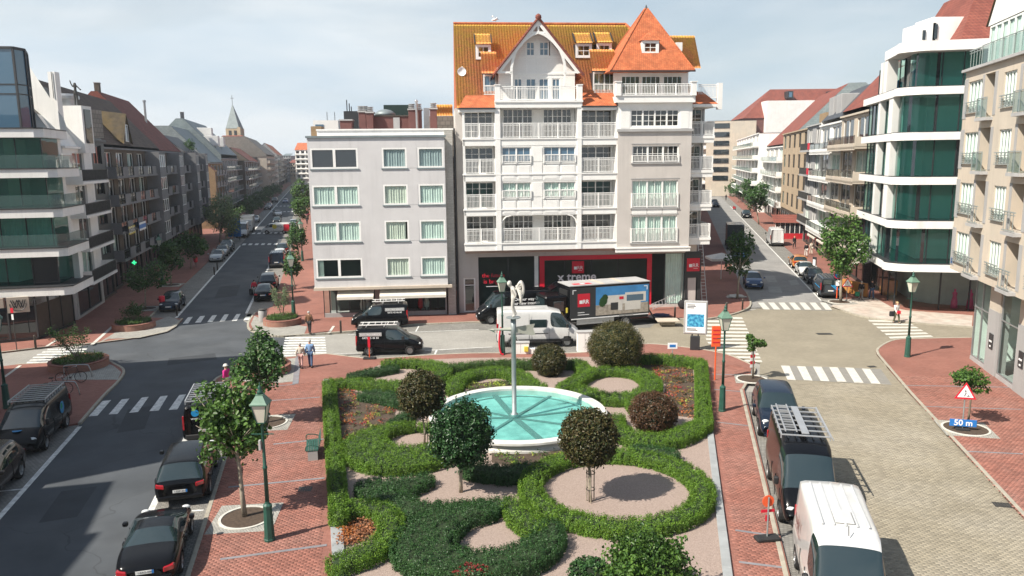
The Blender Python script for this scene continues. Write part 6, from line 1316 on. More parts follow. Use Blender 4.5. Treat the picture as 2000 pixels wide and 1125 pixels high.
# ================================================================== THE STREETS: rows of apartment buildings
def street_building(fr,label,u0,u1,ze,nf,bays,D=11,v0=0.0,wallm='grey_render',slabm='stone_grey',endm=None,balc=1.2,rail='solid',gf=3.5,roof=None,winm='pane_dark',framem='white_paint',fill=.62,near=0,name='apartment_building',shopm='brown_panel',awn=False,group='apartment buildings lining the streets',endwin=0,topm=None,mans=None,units=2,nobal=(),bay_out=()):
 """u0..u1 along the street, eave height ze, nf storeys over a shop floor; roof = profile of (v, z, material) from street side to back"""
 o=thing(name,label,'building',fr.o,fr.a,group);fh=(ze-gf)/nf;w_=(u1-u0)/bays;holes=[]
 for f in range(nf):
  zb=gf+f*fh
  for b in range(bays):
   c=u0+w_*(b+.5);holes.append((c-w_*fill/2,c+w_*fill/2,zb+(.12 if balc and (b,f)not in nobal else .75),zb+fh-.38))
 sh=[]
 for b in range(bays):c=u0+w_*(b+.5);sh.append((c-w_*.42,c+w_*.42,.3,gf-.55))
 mb=MB();wall(mb,u0,u1,gf,ze,holes,v0,.3)
 prof=roof or [(0,ze+.05,'zinc'),(D,ze+.05,'zinc')]
 # end walls follow the roof profile
 pts=[(v0,gf)]+[(v0+p[0],p[1]) for p in prof]+[(v0+D,gf)]
 for u in (u0,u1):
  ew=MB();ew.add([(u,v,z) for v,z in pts]+[(u,v0+D,.1),(u,v0+.1,.1),(u,v0+.1,gf)],[tuple(range(len(pts)+3))]);ew.build('end_wall', M[endm or wallm],o)
 mb.quad((u0,v0+D,.1),(u1,v0+D,.1),(u1,v0+D,prof[-1][1]),(u0,v0+D,prof[-1][1]));mb.build('wall', M[wallm],o)
 g=MB();wall(g,u0,u1,.1,gf,sh,v0+.12,.25);g.build('shop_wall', M[shopm],o)
 for h in sh:window(o,*h,v0+.2,1,1,.06,'dark_panel','pane_dark',units=2,name='shop_window')
 for i,h in enumerate(holes):window(o,*h,v0+.14,1,1,.06,framem,winm if i%5 else 'pane_clear',(0,.8) if i%5==0 else None,units=units)
 if balc:
  for f in range(nf):
   zb=gf+f*fh
   mb=MB();mb.box(u0+.15,u1-.15,v0-balc,v0-.002,zb-.22,zb);bo=mb.build('balcony', M[slabm],o)
   a,b=u0+.15,u1-.15;y=v0-balc+.06
   if rail=='solid':
    n=bays*2
    for k in range(n):
     ua,ub=a+(b-a)*k/n,a+(b-a)*(k+1)/n
     if k%2:MB().box(ua+.04,ub-.04,y-.05,y+.04,zb+.005,zb+.95).build('parapet_panel', M[slabm],bo)
     else :glass_rail(bo,ua,ub,zb,zb+1.0,y,'smoked_glass','dark_panel',2)
   elif rail=='glass':glass_rail(bo,a,b,zb,zb+1.02,y,'balustrade_glass','rail_metal',bays*2)
   elif rail=='smoked':glass_rail(bo,a,b,zb+.3,zb+1.1,y,'smoked_glass','dark_panel',bays*2);MB().box(a,b,y-.06,y+.05,zb-.35,zb+.32).build('upstand', M[slabm],bo)
   elif rail=='bars':railing(bo,a,b,zb,zb+1.0,y,'dark_iron',.14,.025)
   for u in (a,b):MB().box(u-.05,u+.05,y,v0-.003,zb+.005,zb+.95).build('side_screen', M[slabm],bo)
 for b in bay_out:
  c=u0+w_*(b+.5);ua,ub=c-w_*.42,c+w_*.42;vf=v0-balc-.35
  for f in range(nf):
   zb=gf+f*fh;mb=MB();wall(mb,ua,ub,zb-.1,zb+fh-.1,[(ua+.15,ub-.15,zb+.8,zb+fh-.45)],vf,.15);[mb.quad((u,vf,zb-.1),(u,v0,zb-.1),(u,v0,zb+fh-.1),(u,vf,zb+fh-.1)) for u in (ua,ub)];mb.quad((ua,vf,zb-.1),(ub,vf,zb-.1),(ub,v0,zb-.1),(ua,v0,zb-.1));mb.quad((ua,vf,zb+fh-.1),(ub,vf,zb+fh-.1),(ub,v0,zb+fh-.1),(ua,v0,zb+fh-.1));bo=mb.build('bay', M[slabm],o)
   window(bo,ua+.15,ub-.15,zb+.8,zb+fh-.45,vf+.03,1,1,.07,framem,'pane_dark',units=3)
 for (p,q) in zip(prof[:-1],prof[1:]):
  m_=p[2];mb=MB();ov=.12;mb.quad((u0-ov,v0+p[0],p[1]+.03),(u1+ov,v0+p[0],p[1]+.03),(u1+ov,v0+q[0],q[1]+.03),(u0-ov,v0+q[0],q[1]+.03));r_=mb.build('roof', M[m_],o)
 MB().box(u0,u1,v0-.25,v0+.15,ze-.06,ze+.14).build('cornice', M[topm or slabm],o)
 if awn:
  for k in range(bays):c=u0+w_*(k+.5);awning(o,c-w_*.4,c+w_*.4,gf-.4,gf-.85,v0+.1,v0-1.2)
 return o
def gable_end(o,fr,u,prof,v0,m,gf,off):
 """cladding sheet on the end wall that shows towards the camera"""
 pts=[(v0+p[0],p[1]) for p in prof]+[(v0+prof[-1][0],gf),(v0+prof[0][0],gf)]
 mb=MB();mb.add([(u,v,z) for v,z in pts]+[(u+off,v,z) for v,z in pts],[tuple(range(len(pts))),tuple(range(2*len(pts)-1,len(pts)-1,-1))]+[(i,(i+1)%len(pts),len(pts)+(i+1)%len(pts),len(pts)+i) for i in range(len(pts))]);return mb.build('gable_cladding', M[m],o)
def skylight(o,fr,u,v,z,m='zinc'):MB().bbox(u-.5,u+.5,v-.6,v+.6,z,z+.3,.05).build('skylight', M[m],o)
def chimney(o,u,v,z0,z1,m='brown_brick',w=.9):
 c=MB().box(u-w/2,u+w/2,v-.3,v+.3,z0,z1).build('chimney', M[m],o);MB().box(u-w/2-.06,u+w/2+.06,v-.36,v+.36,z1+.002,z1+.1).build('cap', M['stone_grey'],c)
 # ---------------- left-hand street, left side
LF=Frame((xl(60)-8.5,60),math.atan2(.969,-.244))
street_building(LF,'narrow white-grey building with stubby balconies beside the glass corner block',3.5,12.0,14.4,4,1,9,-.6,'white_render','white_render','white_render',1.3,'bars',3.2,[(0,14.5,'white_render'),(1.5,17,'grey_tile'),(5,20.6,'grey_tile'),(9,20.6,'zinc')],fill=.4,topm='white_render',shopm='grey_render')
o=street_building(LF,'dark slab of black panels with a mirrored bay, shaded left street',12.3,17.5,15.2,4,1,10,-.4,'dark_panel','dark_panel','dark_panel',0,None,3.6,[(0,15.2,'grey_tile'),(4.5,20.3,'slate_dark'),(10,20.3,'zinc')],fill=.55,framem='dark_panel')
pf=[(0,15.0,'brown_tile'),(5.6,21.3,'brown_tile'),(6.2,21.3,'brown_tile'),(11,15,'brown_tile')]
o=street_building(LF,'brown balcony block with dark tiled roof and mossy dormer',17.8,48,14.6,4,6,11,0,'brown_brick','slab_dark','slate_dark',1.3,'solid',3.4,pf,units=2,winm='pane_dark',bay_out=(4,));gable_end(o,LF,17.62,pf,0,'slate_dark',14.2,-.06)
# mossy dormer
mat('mossy_tile',(0.085,0.065,0.04),.9,var=.25,scale=2,c2=(.19,.125,.03),c2amt=.45,c2scale=.6)
mb=MB();a,b_,z0,z1=27,31.5,15.2,18.6;mb.quad((a,-.2,z0),(a,4.6,z1),((a+b_)/2,4.6,z1+.6),((a+b_)/2,-.2,z1));mb.quad((b_,-.2,z0),(b_,4.6,z1),((a+b_)/2,4.6,z1+.6),((a+b_)/2,-.2,z1));d=mb.build('dormer_roof', M['mossy_tile'],o);MB().add([(a+.2,0,z0),(b_-.2,0,z0),((a+b_)/2,0,z1-.3)],[(0,1,2)]).build('dormer_front', M['brown_panel'],o);window(o,(a+b_)/2-.7,(a+b_)/2+.7,z0+.3,z0+2.2,-.1)
for u in (22,24.5):MB().bbox(u,u+1.2,1.9,2.6,17.6,18.3,.04).build('roof_window', M['pane_blue'],o)
pf=[(0,14.8,'dark_red_tile'),(7,22.6,'dark_red_tile'),(7.8,22.6,'dark_red_tile'),(14,16,'dark_red_tile')]
o=street_building(LF,'brown balcony block under the tall dark red gabled roof',48.3,66,14.6,4,4,12,0,'brown_brick','slab_dark','brown_brick',1.3,'solid',3.4,pf,bay_out=(1,));gable_end(o,LF,48.2,pf,0,'dark_red_tile',14.0,-.06);chimney(o,50,7.4,22,23.8);MB().lathe([(.16,17),(.16,22.2),(.24,22.25),(.24,22.5)],(62,4,0),10).build('flue', M['grey_metal'],o)
pf=[(0,15.0,'slate_dark'),(3,17.5,'slate_dark'),(11,17.5,'zinc')]
o=street_building(LF,'shaded block with white-railed balconies and roof planting, left street',66.3,81,14.8,4,4,11,-.3,'brown_brick','slab_dark','grey_render',1.4,'solid',3.4,pf,bay_out=(0,3))
C,N=crown_pts(60,12,.9,(1,1,1.1),.3,.2);C+=np.array([76,.2,16.0]);v,q=simple_quads(C,N,.22);stuff(obj('roof_shrub',npmesh('roof_shrub',v,q, M['leaf_street']),o))
pf=[(0,13.2,'slate'),(6.8,20.4,'slate'),(11.5,20.4,'slate'),(18,14,'slate')]
o=street_building(LF,'brick end house with large grey slate gable, left street',100,122,13,4,4,14,0,'tan_brick','grey_render','tan_brick',.9,'solid',3.4,pf,near=0);gable_end(o,LF,99.9,pf,0,'slate',13.0,-.08)
pf2=[(0,11.5,'dark_red_tile'),(3.2,14.4,'dark_red_tile'),(6.5,11.5,'dark_red_tile')]
o=street_building(LF,'low tan brick house with red tiled verge behind the pale tree',97,99.6,11.4,3,1,6.5,-1.2,'tan_brick','tan_brick','tan_brick',0,None,3,pf2)
pf=[(0,15,'slate'),(7.5,23,'slate'),(9,23,'slate'),(16,16,'slate')]
o=street_building(LF,'grey slate roofed block with white roof dormers, left street',122.3,160,14,4,6,14,.2,'grey_render','stone_grey','slate',1.2,'glass',3.4,pf);gable_end(o,LF,122.2,pf,.2,'slate',13.4,-.05)
for u,v_,z in ((126,2.2,17.0),(130,4,19),(137,2.2,17)):MB().bbox(u,u+3,v_-1.2,v_+2,z,z+2.3,.05).build('roof_dormer', M['white_render'],o)
chimney(o,123.5,8,22,24.4,'slate_dark',1.5)
pf=[(0,13.6,'zinc'),(12,13.6,'zinc')]
o=street_building(LF,'brown brick block with white framed windows on its end wall',160.4,196,13.4,4,5,12,-1.6,'brown_brick','stone_grey','brown_brick',1.0,'glass',3.4,pf)
for f in range(4):window(o,0,1.6,0,1.7,0) if False else MB().box(160.2,160.38,0.2,2.6,4.0+f*2.45,5.7+f*2.45).build('end_window', M['white_paint'],o)
for f in range(4):MB().box(160.12,160.19,0.45,2.3,4.2+f*2.45,5.5+f*2.45).build('end_pane', M['pane_dark'],o)
pf=[(0,16,'grey_tile'),(7,22.5,'grey_tile'),(15,22.5,'grey_tile'),(20,17,'grey_tile')]
o=street_building(LF,'pale concrete block with banded end windows and grey steep roof',232,290,15.2,5,6,15,-3.5,'beige_render','beige_render','beige_render',1.2,'solid',3.4,pf);gable_end(o,LF,231.9,pf,-3.5,'grey_tile',15.2,-.06)
for f in range(5):MB().box(231.7,231.95,-.2,4.8,3.9+f*2.35,5.5+f*2.35).build('end_window', M['pane_dark'],o)
o=street_building(LF,'dim row house with stepped roofs farther down the left street',196.5,231,13.2,4,5,12,-.6,'brown_brick','stone_grey','brown_brick',1.1,'glass',3.4,[(0,13.4,'dark_red_tile'),(6,18,'dark_red_tile'),(12,13.4,'dark_red_tile')])
o=street_building(LF,'white balcony block far down the left street',291,350,16.5,5,6,12,-1,'white_render','white_render','grey_render',1.2,'solid',3.4,[(0,16.7,'slate_dark'),(6,22,'slate_dark'),(12,16.7,'slate_dark')])
o=street_building(LF,'dark-roofed block at the far end of the left street',351,430,17,5,6,12,-2,'grey_render','stone_grey','grey_render',1.2,'solid',3.4,[(0,17,'plain_tile'),(6,23,'plain_tile'),(12,17,'plain_tile')])
o=street_building(LF,'pale block closing the far end of the left street',431,560,15,5,8,12,-2.5,'beige_render','stone_grey','beige_render',1.2,'solid',3.4,[(0,15,'zinc'),(12,15,'zinc')])
# left-hand street, right side far away (seen past the pale grey block)
RFL=Frame((xr(150)+9.5,150),math.atan2(-.969,.2455))
for (ya,yb,ze,wm,rm,lb) in ((95,70,16,'white_render','plain_tile','hidden end'),):pass
street_building(RFL,'white balcony block with orange roof at the far end of the left street',-330,-262,19.5,6,6,14,0,'white_render','white_render','white_render',1.2,'solid',3.6,[(0,19.6,'plain_tile'),(6,25,'plain_tile'),(14,19.6,'plain_tile')])
o=street_building(RFL,'white far block with dark window rows facing the camera',-261,-225,18.5,6,4,12,-2.5,'white_render','white_render','white_render',1.0,'solid',3.6,[(0,18.6,'zinc'),(12,18.6,'zinc')])
for f in range(5):
 for k in range(3):MB().box(-225.1,-224.8,-2+k*2.6,-.4+k*2.6,4.6+f*2.7,6.0+f*2.7).build('end_window', M['pane_dark'],o)
 # church behind the left row
CH=thing('church_tower','yellow brick church tower with a pointed slate spire and cross','church',(0,0,0));cy_=310
c0=at_depth(441,251,cy_);c1_=at_depth(467,251,cy_);ap_=at_depth(450,203,cy_+3);cr_=at_depth(449.5,186,cy_+3)
w_=c1_.x-c0 .x;cx_=(c0 .x+c1_.x)/2;zt=c0 .z
MB().box(cx_-w_*.52,cx_+w_*.52,cy_,cy_+w_*1.04,0,zt).build('tower', M['sand_brick'],CH)
b4=[(cx_-w_/2,cy_-.1,zt),(cx_+w_/2,cy_-.1,zt),(cx_+w_/2,cy_+w_,zt),(cx_-w_/2,cy_+w_,zt)];mb=MB()
for i in range(4):mb.add([b4[i],b4[(i+1)%4],(cx_-.3,cy_+w_/2,ap_.z)],[(0,1,2)])
mb.build('spire', M['slate'],CH);mb=MB();mb.bar((cx_-.3,cy_+w_/2,ap_.z-.3),(cx_-.3,cy_+w_/2,cr_.z),.14);mb.bar((cx_-1.0,cy_+w_/2,cr_.z-1.2),(cx_+.4,cy_+w_/2,cr_.z-1.2),.14);mb.build('cross', M['dark_iron'],CH)
for s_ in (-.2,.2):MB().box(cx_+w_*s_-.5,cx_+w_*s_+.5,cy_-.15,cy_-.02,zt-3.2,zt-.8).build('belfry_opening', M['dark_panel'],CH)
MB().box(cx_+w_*.38,cx_+w_*.6,cy_-.3,cy_+1.2,0,zt+.5).build('corner_turret', M['sand_brick'],CH)
NV=thing('church_nave','orange tiled nave roof beside the church tower','church',(0,0,0));a=at_depth(428,262,cy_-8);b_=at_depth(468,262,cy_-8);MB().box(a.x,b_.x,cy_-8,cy_-1,0,a.z-2.5).build('wall', M['sand_brick'],NV);mb=MB();mb.quad((a.x,cy_-8.3,a.z-2.6),(b_.x,cy_-8.3,a.z-2.6),(b_.x,cy_-4.5,a.z-.4),(a.x,cy_-4.5,a.z-.4));mb.build('roof', M['dark_red_tile'],NV)
# ---------------- glass and white slab corner block, left
zs_=[3.4,6.3,9.2,12.1,15.0]
LC=thing('corner_building','white slab and teal glass corner block at the left edge','building',(0,0,0))
Fdir=Vector((.98,.2)).normalized();F2d=Vector((-.235,.97)).normalized()
def lc_outline(c,back,f1=26,f2=5.6,cham=.55):
 """plan of a slab: c = street corner, front runs left, side runs up the street"""
 c=Vector(c);a=c-Fdir*f1;e=c+F2d*f2
 return [tuple(a),tuple(c-Fdir*cham),tuple(c+F2d*cham*.6),tuple(e),tuple(e+Vector((-9,0))),tuple(a+Vector((0,12)))]
cor=[G(128,572,3.4), G(121,495,6.3), G(115,418,9.2), G(108,341,12.1), G(88,264,15.0)]
cor=[Vector((-32.9-.12*i,56.7+.05*i)) for i in range(5)];cor[4]=Vector((-34.0,56.9))
for i,z in enumerate(zs_):
 MB().prism(lc_outline(cor[i],0),z,z+.62,bottom=True).build('slab', M['white_render'],LC)
 MB().prism([tuple(Vector(p)+Vector((.02,-.02))) for p in lc_outline(cor[i]+Vector((.05,-.05)),0)],z+.622,z+.70).build('slab_edge', M['dark_panel'],LC)
 if i<4:
  zt,zb=zs_[i+1],z+.7;ins=Vector((-1.5,1.1));c=cor[i]+ins;a,e=c-Fdir*25,c+F2d*4.0
  for k in range(9):
   p,q=c-Fdir*(k*1.75),c-Fdir*((k+1)*1.75)
   g_=MB().quad((q.x,q.y,zb),(p.x,p.y,zb),(p.x,p.y,zt),(q.x,q.y,zt)).build('glass_pane', M['pane_teal' if (k+i)%5 else 'pane_dark'],LC);mb=MB();mb.bar((p.x,p.y-.05,zb),(p.x,p.y-.05,zt),.07);mb.build('mullion', M['dark_panel'],g_)
   if (k*3+i)%3==1:
    cm=MB();n_=16;pp=[q+(p-q)*(j/n_)+Vector((0,.28+.05*math.sin(j*2.2))) for j in range(n_+1)]
    for j in range(n_):cm.quad((*pp[j],zb),(*pp[j+1],zb),(*pp[j+1],zt),(*pp[j],zt))
    cm.build('curtain', M['curtain'],g_,True)
  for k in range(2):
   p,q=c+F2d*(k*1.8),c+F2d*((k+1)*1.8);MB().quad((p.x,p.y,zb),(q.x,q.y,zb),(q.x,q.y,zt),(p.x,p.y,zt)).build('glass_pane', M['pane_teal'],LC)
  p=c+F2d*3.7;MB().prism([tuple(p),tuple(p+F2d*.7),tuple(p+F2d*.7+Vector((-5,0))),tuple(p+Vector((-5,0)))],zb,zt).build('pier', M['white_render'],LC)
  rr=cor[i]+Vector((-.08,.08))
  if i:
   L1_=[rr-Fdir*24,rr-Fdir*.5,rr+F2d*.35,rr+F2d*5.2]
   for p,q in zip(L1_[:-1],L1_[1:]):b_=MB();b_.quad((p.x,p.y,zb-.02),(q.x,q.y,zb-.02),(q.x,q.y,zb+.95),(p.x,p.y,zb+.95));b_.build('balustrade', M['balustrade_glass'],LC)
  else :
   MB().prism([tuple(cor[0]+F2d*3.9+Vector((-.5,0))),tuple(cor[0]+F2d*4.6+Vector((-.5,0))),tuple(cor[0]+F2d*4.6+Vector((-1,0))),tuple(cor[0]+F2d*3.9+Vector((-1,0)))],zb,zt).build('column', M['white_render'],LC)
mb=MB();c=cor[2]+Vector((-5,4));MB().box(-60,c.x,c.y-2.0,c.y+6,.1,15.2).build('core', M['white_render'],LC)
# showroom at street level
b0,b1,b2=Vector(xy(GS(0,670))),Vector(xy(GS(76,663))),Vector(xy(GS(146,632)));b0=b1+(b0-b1)*5
for p,q,n_ in ((b0,b1,7),(b1,b2,3)):
 for k in range(n_):
  a,b_=p.lerp(q,k/n_),p.lerp(q,(k+1)/n_);g_=MB().quad((a.x,a.y,.3),(b_.x,b_.y,.3),(b_.x,b_.y,2.7),(a.x,a.y,2.7)).build('showroom_pane', M['pane_dark'] if p==b0 else M['brown_panel'],LC);mb=MB();mb.bar((b_.x,b_.y,.1),(b_.x,b_.y,3.4),.12);mb.build('mullion', M['dark_panel'],g_)
 mb=MB();mb.bar((p.x,p.y,.2),(q.x,q.y,.2),.2,.2);mb.build('plinth', M['dark_panel'],LC)
d=(b1-b0).normalized();an=math.atan2(d.y,d.x);nn=Vector((d.y,-d.x));sb=b1-d*1.95
mb=MB();mb.bar((sb.x-d.x*14,sb.y-d.y*14,3.05),(sb.x,sb.y,3.05),.18,.72);fs_=mb.build('fascia_sign', M['beige_render'],LC);p=sb-d*3.1+nn*.1;text('Classic Cars',.5, M['dark_panel'],fs_,(p.x,p.y,3.05),(R(90),0,an),width=3.6)
mb=MB();a=b1-d*1.75;b_=b1-d*.35;mb.bar((a.x,a.y,2.85),(b_.x,b_.y,2.85),.2,1.15);ls_=mb.build('logo_sign', M['beige_render'],LC);p=(a+b_)/2+nn*.115
lg=MB();zz=[(-.5,.32),(-.25,-.28),(-.0,.32),(.25,-.28),(.5,.32)]
for off in (0,.14):
 for k in range(4):lg.bar((p.x+d.x*(zz[k][0]*.8+off-.05),p.y+d.y*(zz[k][0]*.8+off-.05),2.9+zz[k][1]),(p.x+d.x*(zz[k+1][0]*.8+off-.05),p.y+d.y*(zz[k+1][0]*.8+off-.05),2.9+zz[k+1][1]),.02,.05)
pts=[(p.x+d.x*.52*math.cos(t_),p.y+d.y*.52*math.cos(t_),2.87+.46*math.sin(t_)) for t_ in np.linspace(math.pi*.95,math.pi*2.05,14)];lg.tube(pts,.025,5);lg.build('logo', M['dark_panel'],ls_)
# glass penthouse and white attic shapes on top
gp=[at_depth(-40,95,59),at_depth(24,93,59.3),at_depth(47,98,60.5),at_depth(52,102,63)];zg0,zg1=15.7,gp[1].z
for p,q in zip(gp[:-1],gp[1:]):
 for za,zb in ((zg0,zg0+2.6),(zg0+2.6,zg0+3.3),(zg0+3.3,zg1)):MB().quad((p.x,p.y,za),(q.x,q.y,za),(q.x,q.y,zb),(p.x,p.y,zb)).build('penthouse_pane', M['pane_blue'],LC)
 mb=MB();mb.bar((q.x,q.y,zg0),(q.x,q.y,zg1),.14);mb.bar((p.x,p.y,zg1),(q.x,q.y,zg1),.18);mb.bar((p.x,p.y,zg0+2.6),(q.x,q.y,zg0+2.6),.08);mb.bar((p.x,p.y,zg0+3.3),(q.x,q.y,zg0+3.3),.08);mb.build('penthouse_frame', M['dark_panel'],LC)
mb=MB();p0=at_depth(56,140,64);mb.add([(p0 .x-3,64,15.7),(at_depth(132,250,64).x,64,15.7),(at_depth(132,250,64).x-.2,64,16.6),(p0 .x,64,p0 .z+.6),(p0 .x-3,64,p0 .z+.6)],[(0,1,2,3,4)]);mb.build('attic_gable', M['white_render'],LC)
u0_=at_depth(92,138,66);u1_=at_depth(106,140,66);MB().box(u0_.x,u1_.x,66,66.7,14,u1_.z).build('attic_box', M['white_render'],LC);a=at_depth(99,140,65.9);b_=at_depth(105,192,65.9);MB().box(a.x,b_.x,65.9,65.97,b_.z,a.z).build('attic_window', M['pane_dark'],LC)
u0_=at_depth(112,205,68);u1_=at_depth(158,206,68);at1=MB().box(u0_.x,u1_.x,68,69.6,14,u1_.z).build('attic_box', M['white_render'],LC);a=at_depth(160,210,67.9);MB().box(u1_.x,u1_.x+.08,68.3,69.3,u1_.z-3.2,u1_.z-.3).build('attic_window', M['pane_dark'],LC)
p=at_depth(150,206,68.8);FG=thing('roof_figure','thin dark bronze figure standing on the white roof at left','statue',p)
skin('body',[(0,0,1.0),(0,0,1.35),(0,0,1.7),(0,0,1.95),(-.12,0,1.0),(-.1,0,.5),(-.12,0,.02),(.1,0,1.0),(.1,0,.5),(.1,0,.02),(-.2,0,1.6),(-.32,0,1.85),(-.4,0,2.15),(.2,0,1.6),(.38,0,1.4),(.5,0,1.3)],[(0,1),(1,2),(2,3),(0,4),(4,5),(5,6),(0,7),(7,8),(8,9),(2,10),(10,11),(11,12),(2,13),(13,14),(14,15)],[.13,.12,.1,.12,.1,.08,.07,.1,.08,.07,.06,.05,.05,.06,.05,.09], M['dark_iron'],FG,1)
p=at_depth(128,186,70);RV=thing('roof_vent','flat round roof vent beside the dark figure','vent',(p.x,p.y,p.z-1.2));MB().lathe([(.9,0),(.9,.8),(1.1,.85),(1.1,1.1),(.8,1.3)],n=18).build('drum', M['grey_metal'],RV);MB().box(-2,2,-.5,2,-2.5,0).build('base', M['grey_tile'],RV)
# ---------------- right-hand street, right side
RF=Frame((xt(66)+5.8,66),math.atan2(-.976,-.2175))
def yu(y):return -(y-66)/.976
pf=[(0,18,'dark_red_tile'),(5,23.5,'dark_red_tile'),(10,18,'dark_red_tile')]
o=street_building(RF,'cream balcony block with smoked rails and black gable, right street',yu(91),yu(76.5),17.4,4,2,10,-.4,'beige_render','beige_render','slate_dark',1.5,'smoked',3.6,pf,fill=.8,awn=True);gable_end(o,RF,yu(76.5)+.05,pf,-.4,'slate_dark',15,.06)
o=street_building(RF,'white block with glass balconies and steep dormers, right street',yu(106),yu(91.3),17,4,2,10,-.2,'white_render','white_render','white_render',1.4,'smoked',3.4,[(0,17.6,'slate_dark'),(3.5,21.5,'slate_dark'),(10,21.5,'zinc')],fill=.75,awn=True)
for (u,z) in ((yu(98),18.2),(yu(103),18.2)):MB().bbox(u-1.6,u+1.6,.4,3.4,z,z+2.4,.05).build('roof_dormer', M['grey_render'],o)
o=street_building(RF,'narrow grey house with red sale boards on its balconies',yu(119),yu(106.3),17.4,4,2,10,0,'grey_render','stone_grey','white_render',1.0,'bars',3.4,[(0,17.4,'zinc'),(10,17.4,'zinc')],fill=.5)
for f in (1,2):MB().box(yu(110)-.8,yu(110)+.8,-1.12,-1.06,3.4+f*3.5+3.6,3.4+f*3.5+4.5).build('sale_board', M['signal_red'],o)
o=street_building(RF,'sand brick block with tall dark windows, right street',yu(150),yu(119.4),17.2,4,5,12,.3,'sand_brick','sand_brick','sand_brick',0,None,3.6,[(0,17.3,'zinc'),(12,17.3,'zinc')],framem='dark_panel',fill=.45)
MB().box(yu(140),yu(134),5,9,17.2,20.4).build('roof_house', M['tan_brick'],o)
pf=[(0,15.5,'dark_red_tile'),(11,26.5,'dark_red_tile'),(14,26.5,'dark_red_tile'),(24,17,'dark_red_tile')]
o=street_building(RF,'white block with teal glass balconies under a slate gable, right street',yu(182),yu(150.4),15,4,4,15,.5,'white_render','white_render','white_render',1.3,'glass',3.4,pf,fill=.75);gable_end(o,RF,yu(150.4)+.05,pf,.5,'slate',15.6,.06)
o=street_building(RF,'white stepped balcony block farther down the right street',yu(258),yu(182.5),18.5,5,8,13,-1.2,'white_render','white_render','white_render',1.4,'glass',3.6,[(0,18.6,'zinc'),(13,18.6,'zinc')])
o=street_building(RF,'pale corner block whose end wall closes the right street',yu(330),yu(262),25,7,5,16,-11,'beige_render','white_render','beige_render',1.3,'glass',4.4,[(0,25.2,'zinc'),(16,25.2,'zinc')])
for f in range(7):MB().box(yu(262)+.02,yu(262)+.2,-8.6,-3.6,5.4+f*2.9,7.0+f*2.9).build('end_window', M['pane_dark'],o)
# big red hipped roof over the row
HR=thing('hipped_roof_building','large building with red hipped roof and white wall behind the right row','building',(0,0,0));y_=268
zb,zt=at_depth(1500,218,y_).z,at_depth(1560,174,y_+8).z;xa,xb_,xc,xd_=at_depth(1452,250,y_).x,at_depth(1504,175,y_+8).x,at_depth(1700,172,y_+8).x,at_depth(1740,250,y_).x
zw=at_depth(1480,222,y_).z-1.5
mb=MB();mb.quad((xa,y_,zw),(xd_,y_,zw),(xc,y_+8,zt),(xb_,y_+8,zt));mb.add([(xa,y_,zw),(xb_,y_+8,zt),(xa,y_+16,zw)],[(0,1,2)]);mb.quad((xa,y_+16,zw),(xd_,y_+16,zw),(xc,y_+8,zt),(xb_,y_+8,zt));mb.build('roof', M['dark_red_tile'],HR)
MB().box(xa+.5,xd_,y_+.3,y_+15,0,zw).build('wall', M['mauve_brick'],HR);w0,w1=at_depth(1498,200,y_-2).x,at_depth(1640,200,y_-2).x;MB().box(w0,w1,y_-2,y_+4,0,at_depth(1560,196,y_-2).z).build('white_upper_wall', M['white_render'],HR)
for x in (1543,1625):a=at_depth(x-5,178,y_+3);b_=at_depth(x+5,192,y_+3);MB().box(a.x,b_.x,y_+2.5,y_+6,b_.z,a.z).build('roof_dormer', M['dark_panel'],HR);MB().box(a.x+.4,b_.x-.4,y_+2.4,y_+2.48,b_.z+.4,a.z-.4).build('dormer_pane', M['pane_blue'],HR)
# ---------------- white slab and green glass corner block, right
zr_=[3.6,7.1,10.6,14.1,17.6]
RC=thing('corner_building','modern white slab corner block with green glass and blue tarpaulin','building',(0,0,0))
B0,B1,B2,B3=Vector((33.9,75.5)),Vector((30.9,62.9)),Vector((31.9,61.75)),Vector((43,59.3))
def rc_plan(sh=0.0,ex=0.0):
 """rounded slab plan, shrunk by sh"""
 d1=(B1-B0).normalized();d2=(B3-B2).normalized();n1=Vector((-d1 .y,d1 .x));n2=Vector((-d2 .y,d2 .x))
 n1=n1 if n1 .x>0 else -n1;n2=n2 if n2 .y>0 else -n2
 a,b,c,d=B0+n1*sh,B1+n1*sh+n2*sh*.6,B2+n2*sh+n1*sh*.6,B3+n2*sh
 arc=[tuple(p.xy) for p in smooth_poly([(*(a.lerp(b,.9)),0),(*b,0),(*c,0),(*(c.lerp(d,.12)),0)],5)]
 return [tuple(a)]+arc+[tuple(d)]
